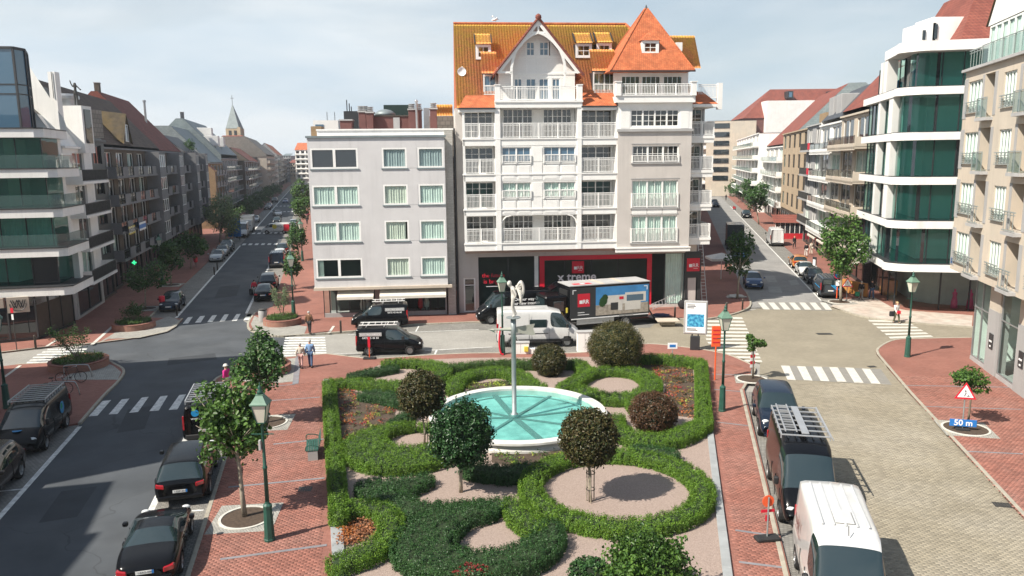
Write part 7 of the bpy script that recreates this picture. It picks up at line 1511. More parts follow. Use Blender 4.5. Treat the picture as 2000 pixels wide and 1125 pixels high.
for i,z in enumerate(zr_):
 pl=rc_plan()+[(46,75.5)];MB().prism(pl,z+.1,z+.7,bottom=True).build('slab', M['white_render'],RC)
 pl2=rc_plan(.06)+[(46,75.4)];MB().prism(pl2,z+.702,z+.76).build('slab_coping', M['dark_panel'],RC)
 zt,zb=(zr_[i+1]+.1 if i<4 else 21.0),z+.76;gpl=rc_plan(.6 if i<4 else 1.3);gpts=[Vector(p) for p in gpl]
 # glazing follows the set-back plan
 sm=[]
 for p,q in zip(gpts[:-1],gpts[1:]):
  L=(q-p).length;n_=max(1,int(round(L/1.5)))
  for k in range(n_):sm.append((p.lerp(q,k/n_),p.lerp(q,(k+1)/n_)))
 for k,(p,q) in enumerate(sm):
  if (q-p).length<.7 and k%2:pass
  g_=MB().quad((p.x,p.y,zb),(q.x,q.y,zb),(q.x,q.y,zt),(p.x,p.y,zt)).build('glass_pane', M['pane_teal' if (k*5+i*3)%7 else 'pane_dark'],RC)
  if (q-p).length>.7:mb=MB();mb.bar((p.x-.03,p.y-.03,zb),(p.x-.03,p.y-.03,zt),.07);mb.build('mullion', M['dark_panel'],g_)
 d1=(B0-B1).normalized();p=B1+d1*1.5+Vector((.08,0))
 if 0<i<4:MB().prism([tuple(p),tuple(p+d1*1.35),tuple(p+d1*1.35+Vector((.9,0))),tuple(p+Vector((.9,0)))],zb,zt).build('fin', M['white_render'],RC)
 p=B1+d1*6.2+Vector((.12,0));MB().prism([tuple(p),tuple(p+d1*.75),tuple(p+d1*.75+Vector((1.2,0))),tuple(p+Vector((1.2,0)))],zb,zt).build('fin', M['white_render'],RC)
MB().prism(rc_plan(2.6)+[(46,75)],4.5,21.0).build('core', M['white_render'],RC)
# roof frame standing proud like a portal, blue sheet behind it
pl=rc_plan(.0)+[(46,66)];MB().prism([pl[0] if False else tuple(B1+(B0-B1).normalized()*5.2)]+pl[2:-1]+[(46,63),(40,66)],21.0,21.75,bottom=True).build('roof_frame', M['white_render'],RC)
p=B1+(B0-B1).normalized()*4.2+Vector((.05,0));q=p+(B0-B1).normalized()*1.0;MB().prism([tuple(p),tuple(q),tuple(q+Vector((.9,0))),tuple(p+Vector((.9,0)))],18.35,21.0).build('portal_leg', M['white_render'],RC)
mat('tarpaulin',(0.02,0.26,0.55),.4,var=.2,scale=3);a=B1+(B0-B1).normalized()*5.4+Vector((1.0,0));MB().add([(a.x,a.y,18.45),(a.x+1.5,a.y-.9,18.45),(a.x+1.5,a.y-.9,20.4),(a.x,a.y,19.2)],[(0,1,2,3)]).build('blue_sheet', M['tarpaulin'],RC)
mb=MB();mb.quad((36.2,64.2,21.76),(46,62,21.76),(46,68,28.5),(39.6,68,27.0));mb.quad((36.2,64.2,21.76),(39.6,68,27.0),(40.6,75,27),(37.4,75,21.76));mb.build('red_roof', M['dark_red_tile'],RC)
for (x0,y0,x1,y1,w0,w1) in ((1799,45,1826,84,1803,1807),(1824,33,1880,82,1826,1830)):a=at_depth(x0,y0,67);b_=at_depth(x1,y1,67);bx1=MB().box(a.x,b_.x,67,70,b_.z-1.5,a.z).build('white_dormer', M['white_render'],RC);c=at_depth(w0,y0+14,66.9);d=at_depth(w1,y1-6,66.9);MB().box(c.x,d.x,66.88,66.96,d.z,c.z).build('slot_window', M['pane_dark'],bx1)
# its shop floor
sp_=[Vector((36.4,78)),Vector((33.5,66.2)),Vector((34.1,64.7)),Vector((44,60.2))]
for p,q,n_,m_ in ((sp_[0],sp_[1],5,'orange'),(sp_[1],sp_[2],1,'d'),(sp_[2],sp_[3],5,'d')):
 for k in range(n_):a,b_=p.lerp(q,k/n_),p.lerp(q,(k+1)/n_);g_=MB().quad((a.x,a.y,.25),(b_.x,b_.y,.25),(b_.x,b_.y,3.6),(a.x,a.y,3.6)).build('shop_pane', M['pane_clear'],RC);mb=MB();mb.bar((b_.x,b_.y,.1),(b_.x,b_.y,3.6),.1);mb.build('mullion', M['dark_panel'],g_)
sh_=MB();sh_.prism([(38.5,78),(36.0,68),(37,66.5),(46,62.5),(46,78)],.1,3.6);sh_.build('shop_interior', M['stone_grey'],RC)
MB().prism([(35.2,72.5),(34.9,71),(36,70.7),(36.4,72.3)],.12,1.5).build('shop_counter', M['orange_wood'],RC)
for k,(x,y,m_) in enumerate(((37.5,64.0,'petal_pink'),(38.6,63.6,'petal_pink'),(40.1,63.1,'sage_dress'),(41.2,62.8,'green_dress'))):
 if m_ not in M:mat(m_,(.02,.30,.17) if m_=='green_dress' else (.25,.38,.30),.7)
 MB().lathe([(.28,.2),(.24,.8),(.15,1.2),(.2,1.5),(.07,1.6),(.09,1.75),(.04,1.85)],(x,y,0),12).build('dress_form', M[m_],RC,True)
awning(RC,0,1,1,1,0,0) if False else None
a,b_=B0+Vector((1.2,2.5)),B0+Vector((-.2,-3.5));mb=MB();mb.quad((a.x,a.y,3.4),(b_.x,b_.y,3.4),(b_.x-1.3,b_.y+.3,2.8),(a.x-1.3,a.y+.3,2.8));mb.build('awning', M['cream_canvas'],RC)
# ---------------- cream building with railings at the right edge
B_F=Frame((29.35,47.7),math.atan2(-.973,-.232));BG=thing('apartment_building','cream apartment building with grey piers and railed windows at the right edge','building',B_F.o,B_F.a,'apartment buildings lining the streets')
VB=-.9;zU=5.6;uc=B_F.u(1873,522,VB);fz=[zU+3.12*k for k in range(6)]
uW0,uW1,uR0,uR1,uP1=-1.9,.55,.95,2.6,3.4
uc=-2.6
holes=[]
for k in range(4):
 z=fz[k];holes+=[(uW0,uW1,z+.62,z+2.55)]
 for j in range(3):s=5.6*j;holes+=[(uR0+s,uR1+s,z+.3,z+2.75)]+([(uP1+s+.5,uP1+s+2.3,z+.62,z+2.55)] if True else [])
mb=MB();wall(mb,uc,18,zU,fz[4]+.2,holes,VB,1.2);mb.quad((uc,VB,zU),(uc,12,zU),(uc,12,fz[4]+.2),(uc,VB,fz[4]+.2));mb.quad((uc,VB,zU),(18,VB,zU),(18,12,zU),(uc,12,zU));mb.quad((uc,VB,fz[4]+.2),(18,VB,fz[4]+.2),(18,12,fz[4]+.2),(uc,12,fz[4]+.2));mb.build('wall', M['beige_render'],BG)
for k in range(4):
 z=fz[k]
 wl_=[(uW0,uW1)]+[(uP1+5.6*j+.5,uP1+5.6*j+2.3) for j in range(3)]
 for a,b_ in wl_:
  window(BG,a,b_,z+.62,z+2.55,VB+.12,1,1,.07,'curtain','pane_clear',(0,1),units=4)
  railing(BG,a-.05,b_+.05,z+.55,z+1.3,VB-.12,'rail_metal',.62,.03,rails=3);mb=MB();[mb.box(a-.05,b_+.05,VB-.135,VB-.105,z+.72+.13*r_,z+.75+.13*r_) for r_ in range(4)];mb.build('rail_bars', M['rail_metal'],BG)
 for j in range(3):
  s=5.6*j;MB().quad((uR0+s,VB+1.2,z+.3),(uR1+s,VB+1.2,z+.3),(uR1+s,VB+1.2,z+2.75),(uR0+s,VB+1.2,z+2.75)).build('loggia_back', M['brown_panel'],BG)
  glass_rail(BG,uR0+s,uR1+s,z+.2,z+1.35,VB-.35,'balustrade_glass','rail_metal',2) if k>1 else railing(BG,uR0+s,uR1+s,z+.2,z+1.3,VB-.35,'rail_metal',.4,.03,rails=3)
  MB().box(uR0+s-.05,uR1+s+.1,VB-.4,VB-.002,z+.02,z+.2).build('balcony_slab', M['stone_grey'],BG)
  for ua,ub in ((uR0+s-.32,uR0+s-.02),(uR1+s+.02,uR1+s+.42)):MB().box(ua,ub,VB-.03,VB-.003,z+.3,z+2.75).build('grey_panel', M['grey_render'],BG)
 MB().box(uc-.02,uW0-.05,VB-.03,VB-.003,z+.3,z+2.75).build('grey_panel', M['grey_render'],BG)
 # attic gable with glazed terrace
gz_=fz[4]+.2
mb=MB();mb.add([(uW0-.3,VB+.9,gz_+2.6),(3.4,VB+.9,gz_+2.6),(3.4,VB+.9,gz_+4.4),(1.2,VB+.9,gz_+7.4)],[(0,1,2,3)]);mb.build('attic_gable', M['cladding'],BG);mb=MB();mb.quad((1.2,VB+.8,gz_+7.45),(1.2,12,gz_+7.45),(9,12,gz_+1),(9,VB+.8,gz_+1));mb.quad((1.2,VB+.8,gz_+7.45),(1.2,12,gz_+7.45),(uW0-.4,12,gz_+2.6),(uW0-.4,VB+.8,gz_+2.6));mb.build('roof', M['mossy_tile'],BG)
window(BG,uW0,5,gz_+.1,gz_+2.55,VB+.95,1,1,.1,'curtain','pane_clear',(0,.9),units=7);glass_rail(BG,uW0+1.6,8,gz_+.05,gz_+1.25,VB+.1,'balustrade_glass','rail_metal',5);railing(BG,uc+.1,uW0+1.5,gz_+.05,gz_+1.2,VB+.1,'rail_metal',.5,.03,rails=3)
MB().box(uc-.1,18,VB-.25,VB+.3,gz_-.12,gz_+.04).build('cornice', M['stone_grey'],BG)
# tall shop windows below
for k in range(4):
 s=4.4*k;a,b_=-.15+s,2.4+s
 window(BG,a,b_,.35,5.3,0,1,1,.07,'grey_metal','pane_clear',None,units=2 if k==0 else 1,name='shop_window',bar=3.2)
 MB().box(b_+.02,b_+1.7,-.08,.5,.1,3.9).build('pier', M['grey_render'],BG);MB().box(b_+.02,b_+1.7,-.06,.5,3.9,5.6).build('pier_top', M['beige_render'],BG);MB().box(a,b_,-.05,.4,.1,.34).build('plinth', M['stone_grey'],BG)
 pl_=MB().box(b_+.55,b_+1.15,-.13,-.085,1.6,2.5).build('wall_plaque', M['dark_panel'],BG);MB().box(b_+.65,b_+1.05,-.145,-.131,2.0,2.1).build('plaque_text', M['white_sign'],pl_);MB().box(b_+.75,b_+.95,-.145,-.131,1.7,1.8).build('plaque_mark', M['white_sign'],pl_)
 MB().lathe([(.02,.1),(.02,.9),(.16,1.0),(.2,1.35),(.14,1.6),(.19,1.85),(.06,1.92),(.1,2.05),(.06,2.2)],(a+1.6,1.3,0),12).build('mannequin', M['orange_wood' if k%2 else 'beige_render'],BG,True)
MB().box(-.15,18,3.4,3.5,.1,5.3).build('shop_back_wall', M['curtain'],BG);MB().box(-.15,18,.3,3.4,.05,.12).build('shop_floor', M['stone_grey'],BG);MB().box(-.18,-.1,.1,3.4,.1,5.5).build('shop_side_wall', M['curtain'],BG)
a=MB().box(uc+.1,uc+.5,VB-.03,VB-.002,zU+.35,zU+.75).build('street_name_plate', M['sign_blue'],BG)
# building outside the frame at the left whose shadow falls on the road
# estate-agent boards, pharmacy cross and a street board on the shaded row
def facade_board(fr,x0,y0,x1,y1,v,m,label,stripes=None,word=None,emit=False):
 a=fr.rect(x0,y0,x1,y1,v);o=thing('facade_sign',label,'sign',fr.o,fr.a,'signs on the left row');MB().box(min(a[0],a[1]),max(a[0],a[1]),v-.06,v-.02,a[2],a[3]).build('board', M[m],o)
 if stripes:
  for f0,f1 in ((0.0,.25),(.75,1.0)):MB().box(min(a[0],a[1]),max(a[0],a[1]),v-.07,v-.061,a[2]+(a[3]-a[2])*f0,a[2]+(a[3]-a[2])*f1).build('stripe', M[stripes],o)
 if word:text(word,.5, M['white_sign'],o,((a[0]+a[1])/2,v-.07,(a[2]+a[3])/2),width=abs(a[1]-a[0])*.8)
 return o,a
facade_board(LF,250,441,263,457,-1.5,'black','black and yellow estate board on a shaded balcony','yellow_box','DEVA');facade_board(LF,271,433,284,449,-1.5,'sign_blue','blue and white estate board on a shaded balcony','white_sign')
mat('cross_green',(.02,.5,.2),.5,var=0,emit=(.05,1.0,.35,.9));a=LF.pt(262,513,-2.0);o=thing('pharmacy_cross','small lit green pharmacy cross on the shaded left row','sign',LF.o,LF.a);mb=MB();mb.box(a[0]-.1,a[0]+.1,-2.2,-1.8,a[1]-.06,a[1]+.06);mb.build('cross_arm', M['cross_green'],o);MB().box(a[0]-.105,a[0]+.105,-2.06,-1.94,a[1]-.2,a[1]+.2).build('cross_upright', M['cross_green'],o);MB().box(a[0]-.04,a[0]+.04,-1.8,0,a[1]-.04,a[1]+.04).build('bracket', M['dark_iron'],o)
o=thing('street_board','dark blue board standing on the left pavement by parked cars','sign', GS(459,468),R(0));MB().bbox(-1.1,1.1,-.1,.1,.5,3.6,.04).build('panel', M['paint_navy'] if 'paint_navy' in M else M['sign_blue'],o);[MB().box(x-.06,x+.06,-.05,.05,0,.5).build('leg', M['dark_iron'],o) for x in (-.8,.8)]
# blocks that close the far end of the left-hand street
def far_block(label,px0,px1,ytop,yroof,Y,m,rm,rows=6,cols=4,side=None):
 a,b=at_depth(px0,ytop,Y),at_depth(px1,ytop,Y);o=thing('apartment_building',label,'building',(0,0,0),0,'apartment buildings lining the streets');z1=a.z;x0,x1=a.x,b.x
 hs=[];cw,rh_=(x1-x0)/cols,(z1-4)/rows
 for r in range(rows):
  for c in range(cols):hs.append((x0+cw*(c+.18),x0+cw*(c+.82),4+rh_*(r+.25),4+rh_*(r+.8)))
 mb=MB();wall(mb,x0,x1,0,z1,hs,Y,.4);mb.quad((x0,Y,0),(x0,Y+15,0),(x0,Y+15,z1),(x0,Y,z1));mb.quad((x1,Y,0),(x1,Y+15,0),(x1,Y+15,z1),(x1,Y,z1));mb.build('wall', M[m],o)
 for h in hs:MB().quad((h[0],Y+.35,h[2]),(h[1],Y+.35,h[2]),(h[1],Y+.35,h[3]),(h[0],Y+.35,h[3])).build('window', M['pane_dark'],o)
 for r in range(rows):MB().box(x0-.1,x1+.1,Y-.9,Y-.002,4+rh_*r,4+rh_*r+.35).build('balcony', M[m],o)
 zr=at_depth(px0,yroof,Y+6).z;mb=MB();mb.quad((x0-.3,Y-.3,z1),(x1+.3,Y-.3,z1),(x1+.3,Y+7,zr),(x0-.3,Y+7,zr));mb.add([(x0-.3,Y-.3,z1),(x0-.3,Y+7,zr),(x0-.3,Y+15,z1)],[(0,1,2)]);mb.build('roof', M[rm],o);return o
far_block('white block with balconies and orange roof closing the left street',576,625,293,279,430,'white_render','plain_tile',6,5)
far_block('small salmon house beside the white block closing the left street',566,576,318,312,470,'dark_red_tile' if False else 'beige_render','dark_red_tile',4,2)
far_block('grey block with dark balconies at the far end, left street',553,567,304,300,520,'grey_render','zinc',7,3)
# houses behind the two buildings that face the square, along both streets
SF=Frame((xs(90)-6,90),math.atan2(.976,.217));street_building(SF,'shaded cream block on the left side of the right street',0,50,15,4,6,10,0,'beige_render','stone_grey',None,1.2,'glass',3.4,[(0,15.1,'zinc'),(10,15.1,'zinc')]);street_building(SF,'farther pale block on the left side of the right street',50.4,120,14,4,7,10,0,'white_render','white_render',None,1.2,'solid',3.4,[(0,14.1,'dark_red_tile'),(5,18,'dark_red_tile'),(10,14.1,'dark_red_tile')])
QF=Frame((xr(140)+10,140),math.atan2(-.969,.2455));street_building(QF,'pale block behind the grey corner block on the left street',0,58,14.2,4,7,9,0,'white_render','stone_grey',None,1.1,'glass',3.4,[(0,14.3,'zinc'),(9,14.3,'zinc')]);street_building(QF,'brick block farther along the right side of the left street',-60,-.4,13.2,4,7,9,0,'sand_brick','stone_grey',None,1.1,'solid',3.4,[(0,13.3,'dark_red_tile'),(4.5,17,'dark_red_tile'),(9,13.3,'dark_red_tile')])
# ================================================================== VEHICLES
def paint(name,c,metal=0.0,rough=0.28):d=max(c)<.1;return mat(name,c,.2 if d else rough,metal,var=0.05,scale=4,coat=.12 if d else .8,spec=.22 if d else .45)
paint('paint_black',(0.005,0.0055,0.007));paint('paint_navy',(0.012,0.020,0.036));paint('paint_white',(0.60,0.60,0.59),rough=0.35);paint('paint_silver',(0.36,0.38,0.39),0.4);paint('paint_grey',(0.045,0.055,0.065));paint('paint_blue',(0.02,0.06,0.16));paint('paint_orange',(0.55,0.20,0.04));paint('paint_red',(0.45,0.02,0.03));paint('paint_cream',(0.62,0.60,0.55));paint('paint_brown',(0.05,0.038,0.033))
glassmat('car_glass',(0.018,0.032,0.036),0.0);mat('tyre',(0.014,0.014,0.014),.85,var=.1);mat('alloy',(0.42,0.43,0.44),.35,metal=.8,var=.05);mat('plastic_black',(0.018,0.018,0.019),.6,var=.1)
mat('lens_red',(0.36,0.006,0.012),.15,var=0,coat=1);mat('lens_white',(0.70,0.72,0.72),.1,var=0,coat=1);mat('plate_white',(0.72,0.72,0.70),.5,var=0);mat('arch_black',(0.006,0.006,0.006),.9,var=0);mat('chrome',(.6,.6,.6),.15,metal=1,var=0);mat('aluminium',(.55,.56,.57),.4,metal=.6,var=.08)
# every station: x, floor, belt height, half width, top height, half width of top, and what follows it
TYPES={'coupe':([(-2.30,.34,.60,.66,.68,.52,'b'),(-2.24,.22,.76,.86,.90,.70,'b'),(-1.62,.19,.86,.935,.99,.80,'b'),(-1.22,.19,.90,.94,1.04,.76,'r'),(-.52,.19,.90,.93,1.27,.57,'s'),(.18,.19,.90,.92,1.29,.57,'w'),(.98,.19,.92,.925,1.00,.78,'h'),(1.62,.20,.83,.92,.90,.72,'h'),(2.14,.22,.66,.86,.74,.62,'b'),(2.30,.34,.52,.66,.58,.5,'b')],(-1.33,1.36),.335),'suv':([(-2.42,.44,.78,.78,.92,.66,'b'),(-2.36,.32,.97,.93,1.07,.80,'r'),(-1.92,.27,1.03,.965,1.60,.66,'p'),(-1.72,.27,1.03,.97,1.65,.67,'s'),(-.62,.27,1.03,.98,1.69,.68,'s'),(.36,.27,1.03,.975,1.66,.65,'w'),(1.14,.27,1.05,.965,1.12,.82,'h'),(1.88,.29,.99,.95,1.06,.76,'h'),(2.32,.33,.80,.89,.88,.68,'b'),(2.44,.46,.60,.74,.68,.56,'b')],(-1.46,1.46),.37),'rover':([(-2.40,.42,.86,.86,1.05,.74,'b'),(-2.34,.34,1.08,.96,1.16,.84,'r'),(-2.08,.30,1.12,.985,1.74,.72,'p'),(-1.90,.30,1.12,.99,1.80,.73,'s'),(-.6,.30,1.12,1.0,1.83,.74,'s'),(.36,.30,1.12,.995,1.79,.71,'w'),(1.02,.30,1.14,.985,1.20,.86,'h'),(1.9,.32,1.10,.97,1.16,.82,'h'),(2.34,.34,.92,.94,1.0,.76,'b'),(2.44,.42,.66,.84,.74,.66,'b')],(-1.46,1.46),.38),'hatch':([(-2.02,.42,.72,.70,.84,.60,'b'),(-1.97,.28,.90,.84,.98,.72,'r'),(-1.50,.24,.94,.88,1.42,.60,'p'),(-1.34,.24,.94,.885,1.47,.61,'s'),(-.5,.24,.94,.89,1.51,.62,'s'),(.30,.24,.94,.885,1.48,.59,'w'),(1.05,.24,.95,.875,1.01,.74,'h'),(1.62,.26,.86,.86,.93,.68,'h'),(1.96,.30,.68,.80,.76,.6,'b'),(2.06,.42,.54,.64,.6,.5,'b')],(-1.24,1.26),.32),'sedan':([(-2.30,.38,.66,.68,.76,.56,'b'),(-2.24,.25,.84,.84,.96,.70,'b'),(-1.72,.22,.92,.90,1.04,.76,'r'),(-.92,.22,.92,.90,1.38,.59,'s'),(-.2,.22,.92,.90,1.44,.60,'s'),(.35,.22,.92,.895,1.41,.58,'w'),(1.12,.22,.94,.885,1.00,.74,'h'),(1.76,.24,.84,.87,.92,.68,'h'),(2.18,.28,.68,.80,.76,.6,'b'),(2.30,.40,.52,.64,.58,.5,'b')],(-1.38,1.40),.33),'small_van':([(-2.20,.40,1.02,.82,1.76,.70,'b'),(-2.15,.28,1.08,.905,1.84,.75,'b'),(-1.3,.26,1.08,.915,1.86,.765,'b'),(-.32,.26,1.08,.915,1.86,.76,'p'),(-.20,.26,1.08,.915,1.86,.76,'s'),(.56,.26,1.08,.91,1.78,.70,'w'),(1.36,.26,1.08,.90,1.14,.78,'h'),(1.88,.28,.94,.885,1.01,.72,'h'),(2.14,.32,.72,.84,.80,.62,'b'),(2.22,.42,.56,.70,.62,.54,'b')],(-1.36,1.40),.32),'mid_van':([(-2.54,.42,1.12,.88,1.86,.76,'b'),(-2.49,.30,1.18,.965,1.94,.80,'b'),(-1.0,.28,1.18,.975,1.97,.815,'b'),(.28,.28,1.18,.975,1.97,.81,'p'),(.40,.28,1.18,.975,1.96,.80,'s'),(1.18,.28,1.18,.97,1.84,.74,'w'),(1.98,.28,1.16,.95,1.22,.80,'h'),(2.32,.30,1.0,.92,1.08,.74,'h'),(2.48,.34,.78,.88,.86,.66,'b'),(2.54,.44,.62,.78,.68,.6,'b')],(-1.52,1.58),.34),'big_van':([(-2.98,.46,1.35,.94,2.48,.82,'b'),(-2.93,.34,1.40,1.005,2.60,.86,'b'),(-1.2,.32,1.40,1.02,2.64,.88,'b'),(.62,.32,1.40,1.02,2.62,.87,'p'),(.74,.32,1.40,1.02,2.60,.86,'s'),(1.50,.32,1.38,1.01,2.42,.78,'w'),(2.26,.32,1.34,.98,1.42,.82,'h'),(2.66,.34,1.10,.95,1.18,.76,'h'),(2.88,.38,.84,.90,.92,.66,'b'),(2.96,.48,.66,.78,.72,.6,'b')],(-1.86,1.92),.36),}
_body={}
def body_meshes(kind):
 """loft the stations, smooth it, cut the wheel arches and sort the faces into body, windscreen, rear and side windows"""
 if kind in _body:return _body[kind]
 st,axles,wr=TYPES[kind];van=kind.endswith('van')
 V=[];Fc=[];T=[]
 def sec(s):
  x,zb,zs,wb,zt,wt,_=s;h=zs-zb
  pts=[(0,zb),(wb*.80,zb),(wb*.955,zb+.10*h),(wb,zb+.42*h),(wb*.992,zb+.78*h),(wb*.955,zs),(wt+(wb*.955-wt)*.48,zs+(zt-zs)*.55),(wt,zt-.055*min(1,(zt-zs)*3)),(wt*.82,zt),(0,zt+.03)]
  return pts
 n=10;S=[sec(s) for s in st]
 for s,pts in zip(st,S):
  for y,z in pts:V.append((s[0],y,z))
  for y,z in pts[1:-1]:V.append((s[0],-y,z))
 row=2*n-2
 def idx(i,j,side):return i*row+(j if side>0 or j in (0,n-1) else n+j-1)
 for i in range(len(st)-1):
  tg=st[i][6]
  for j in range(n-1):
   if j<=4:r=0
   elif j in (5,6):r={'s':3,'w':3,'r':0 if not kind=='coupe' else 0,'p':0,'h':0,'b':0}[tg]
   else :r={'w':1,'r':2}.get(tg,0)
   if tg=='r' and j==6:r=2
   if tg=='w' and j==6:r=1
   for sd in (1,-1):
    q=[idx(i,j,sd),idx(i+1,j,sd),idx(i+1,j+1,sd),idx(i,j+1,sd)];Fc.append(q if sd>0 else q[::-1]);T.append(r)
 for i,rev in ((0,1),(len(st)-1,0)):
  for j in range(n-1):
   if j==0:q=[idx(i,0,1),idx(i,1,1),idx(i,1,-1)]
   elif j==n-2:q=[idx(i,j,1),idx(i,n-1,1),idx(i,j,-1)]
   else :q=[idx(i,j,1),idx(i,j+1,1),idx(i,j+1,-1),idx(i,j,-1)]
   Fc.append(q[::-1] if rev else q);T.append(0)
 me=bpy.data.meshes.new('tmp');me.from_pydata(V,[],Fc)
 for k in range(4):me.materials.append(None)
 me.polygons.foreach_set('material_index',T);me.update()
 bm=bmesh.new();bm.from_mesh(me);cl=bm.edges.layers.float.new('crease_edge');bm.verts.ensure_lookup_table()
 for e in bm.edges:
  ms={f.material_index for f in e.link_faces}
  if len(ms)>1:e[cl]=0.55
  a,b_=e.verts[0].co,e.verts[1].co
  if van and min(a.x,b_.x)<st[1][0]+.02:e[cl]=max(e[cl],.55)
 bm.to_mesh(me);bm.free()
 o=bpy.data.objects.new('tmp',me);sm=o.modifiers.new('s','SUBSURF');sm.levels=sm.render_levels=2
 ev=evaluated(o);bpy.data.objects.remove(o)
 VV=[tuple(v.co) for v in ev.vertices];out={0:MB(),1:MB(),2:MB(),3:MB(),4:MB()};maps={k:{} for k in out}
 W_=max(s[3] for s in st)
 for p in ev.polygons:
  c=p.center;k=p.material_index
  if k==0 and abs(c.y)>W_*.55 and any((c.x-ax)**2+(c.z-wr)**2<(wr*1.16)**2 for ax in axles):continue
  if k==3 and c.y<0:k=4
  mb,mp=out[k],maps[k];f=[]
  for vi in p.vertices:
   if vi not in mp:mp[vi]=len(mb.v);mb.v.append(VV[vi])
   f.append(mp[vi])
  mb.f.append(tuple(f));mb.mi.append(0)
 bpy.data.meshes.remove(ev)
 _body[kind]=(out,axles,wr,st,W_);return _body[kind]
_wheel={}
def wheel_meshes(r,w=.22,rim='alloy'):
 k=(r,rim)
 if k not in _wheel:
  ty=MB();ty.lathe([(r*.62,-w/2),(r*.93,-w/2),(r,-w/2+.03),(r,w/2-.03),(r*.93,w/2),(r*.62,w/2)],(0,0,0),24,axis='y',cap=False)
  rm=MB();rm.lathe([(r*.63,w/2-.005),(r*.60,w/2-.03),(r*.58,w/2-.09),(.01,w/2-.10)],(0,0,0),20,axis='y',cap=False)
  for i in range(5):
   a=2*math.pi*i/5
   for da in (-.13,.13):rm.bar((0.05*math.cos(a),w/2-.04,.05*math.sin(a)),(r*.6*math.cos(a+da),w/2-.025,r*.6*math.sin(a+da)),.05,.04)
  rm.lathe([(r*.15,w/2-.06),(r*.15,w/2-.01),(.01,w/2)],(0,0,0),12,axis='y',cap=False)
  _wheel[k]=(ty.mesh('tyre', M['tyre'],True),rm.mesh('rim', M[rim]))
 return _wheel[k]
_cars={}
def make_car(kind,pm,rim='alloy',plate=None,bumper=None):
 out,axles,wr,st,W_=body_meshes(kind);o=thing(kind,'','car',(0,0,0));van=kind.endswith('van')
 body=out[0].build('body', M[pm],o,True)
 if out[1].f:out[1].build('windscreen', M['car_glass'],o,True)
 if out[2].f:out[2].build('rear_window', M['car_glass'],o,True)
 for k in (3,4):
  if out[k].f:out[k].build('side_window', M['car_glass'],o,True)
 tym,rmm=wheel_meshes(wr,.23,rim)
 for ax in axles:
  for s_ in (1,-1):
   y=s_*(W_-.125);w=obj('wheel',tym,o,(ax,y,wr),0 if s_>0 else math.pi);obj('rim',rmm,w)
   lin=MB();pts=[(ax+wr*1.17*math.cos(a),wr+wr*1.17*math.sin(a)) for a in np.linspace(-.25,math.pi+.25,14)]
   for (x0,z0),(x1,z1) in zip(pts[:-1],pts[1:]):lin.quad((x0,s_*(W_-.34),z0),(x1,s_*(W_-.34),z1),(x1,s_*(W_-.01),z1),(x0,s_*(W_-.01),z0))
   lin.lathe([(.01,0),(wr*1.18,0)],(ax,s_*(W_-.345),wr),16,axis='y',cap=False);lin.build('wheel_arch', M['arch_black' if not van else 'plastic_black'],o)
 xf,xb=st[-1][0],st[0][0];zf,zr_l=st[-2][2],st[1][2];wf,wb=st[-2][3],st[1][3]
 for s_ in (1,-1):
  hl=MB();x=st[-2][0];hl.lathe([(.01,-.02),(.11,0),(.13,.04),(.02,.07)],(0,0,0),10,axis='x');hl.v=[(x-.10+v[0]*1.4,s_*(wf*.78+v[1]*1.25),zf-.01+v[2]*.75+.05) for v in hl.v];hl.build('headlight', M['lens_white'],o,True)
  if van:tl=MB();tl.bbox(xb-.015,xb+.10,0,.10,zr_l-.35,zr_l+.32,.02);tl.v=[(v[0],s_*(wb*.90+v[1]*.8-.02),v[2]) for v in tl.v]
  else :tl=MB();tl.bbox(xb+.0,xb+.17,0,.34,zr_l-.20,zr_l-.02,.03);tl.v=[(v[0]+abs(v[1])*.22-.04,s_*(wb*.60+v[1]*.9),v[2]+abs(v[1])*.12) for v in tl.v]
  tl.build('tail_light', M['lens_red'],o)
  mx_=[s for s in st if s[6]=='w'][0];mi_=MB();mi_.bbox(-.09,.09,0,.17 if not van else .16,0,.15 if not van else .28,.035);mi_.v=[(mx_[0]+.42+v[0],s_*(mx_[3]+.04+v[1]),mx_[2]+.02+v[2]) for v in mi_.v];mi_.build('mirror', M[pm if not van else 'plastic_black'],o)
  dl=MB();xs_=[s[0] for s in st if s[6] in ('s','w')];xs_=[xs_[0]-.05,(xs_[0]+xs_[-1])/2+.05,xs_[-1]+.45] if not van else [xs_[0]-.08,xs_[-1]+.5,xs_[0]-1.3]
  for x in xs_:MB().box(x-.006,x+.006,min(s_*(W_-.02),s_*(W_+.004)),max(s_*(W_-.02),s_*(W_+.004)),.45,mx_[2]*.93).build('door_gap', M['arch_black'],o)
  hd=MB();x=xs_[0]+.12;hd.box(x,x+.17,min(s_*(W_-.01),s_*(W_+.025)),max(s_*(W_-.01),s_*(W_+.025)),mx_[2]*.86,mx_[2]*.86+.03);hd.build('door_handle', M[pm],o)
 gr=MB();gr.bbox(xf-.12,xf+.01,-wf*.55,wf*.55,.42 if not van else .52,zf-.12,.03);gr.build('grille', M['plastic_black'],o)
 bp_=MB();bp_.bbox(xb-.03,xb+.16,-wb*.88,wb*.88,.30 if not van else .38,.50 if not van else .60,.04);bp_.build('rear_bumper', M[bumper or ('plastic_black' if van else pm)],o)
 bf=MB();bf.bbox(xf-.22,xf+.015,-wf*.84,wf*.84,.26 if not van else .34,.42 if not van else .56,.05);bf.build('front_bumper', M[bumper or ('plastic_black' if van else pm)],o)
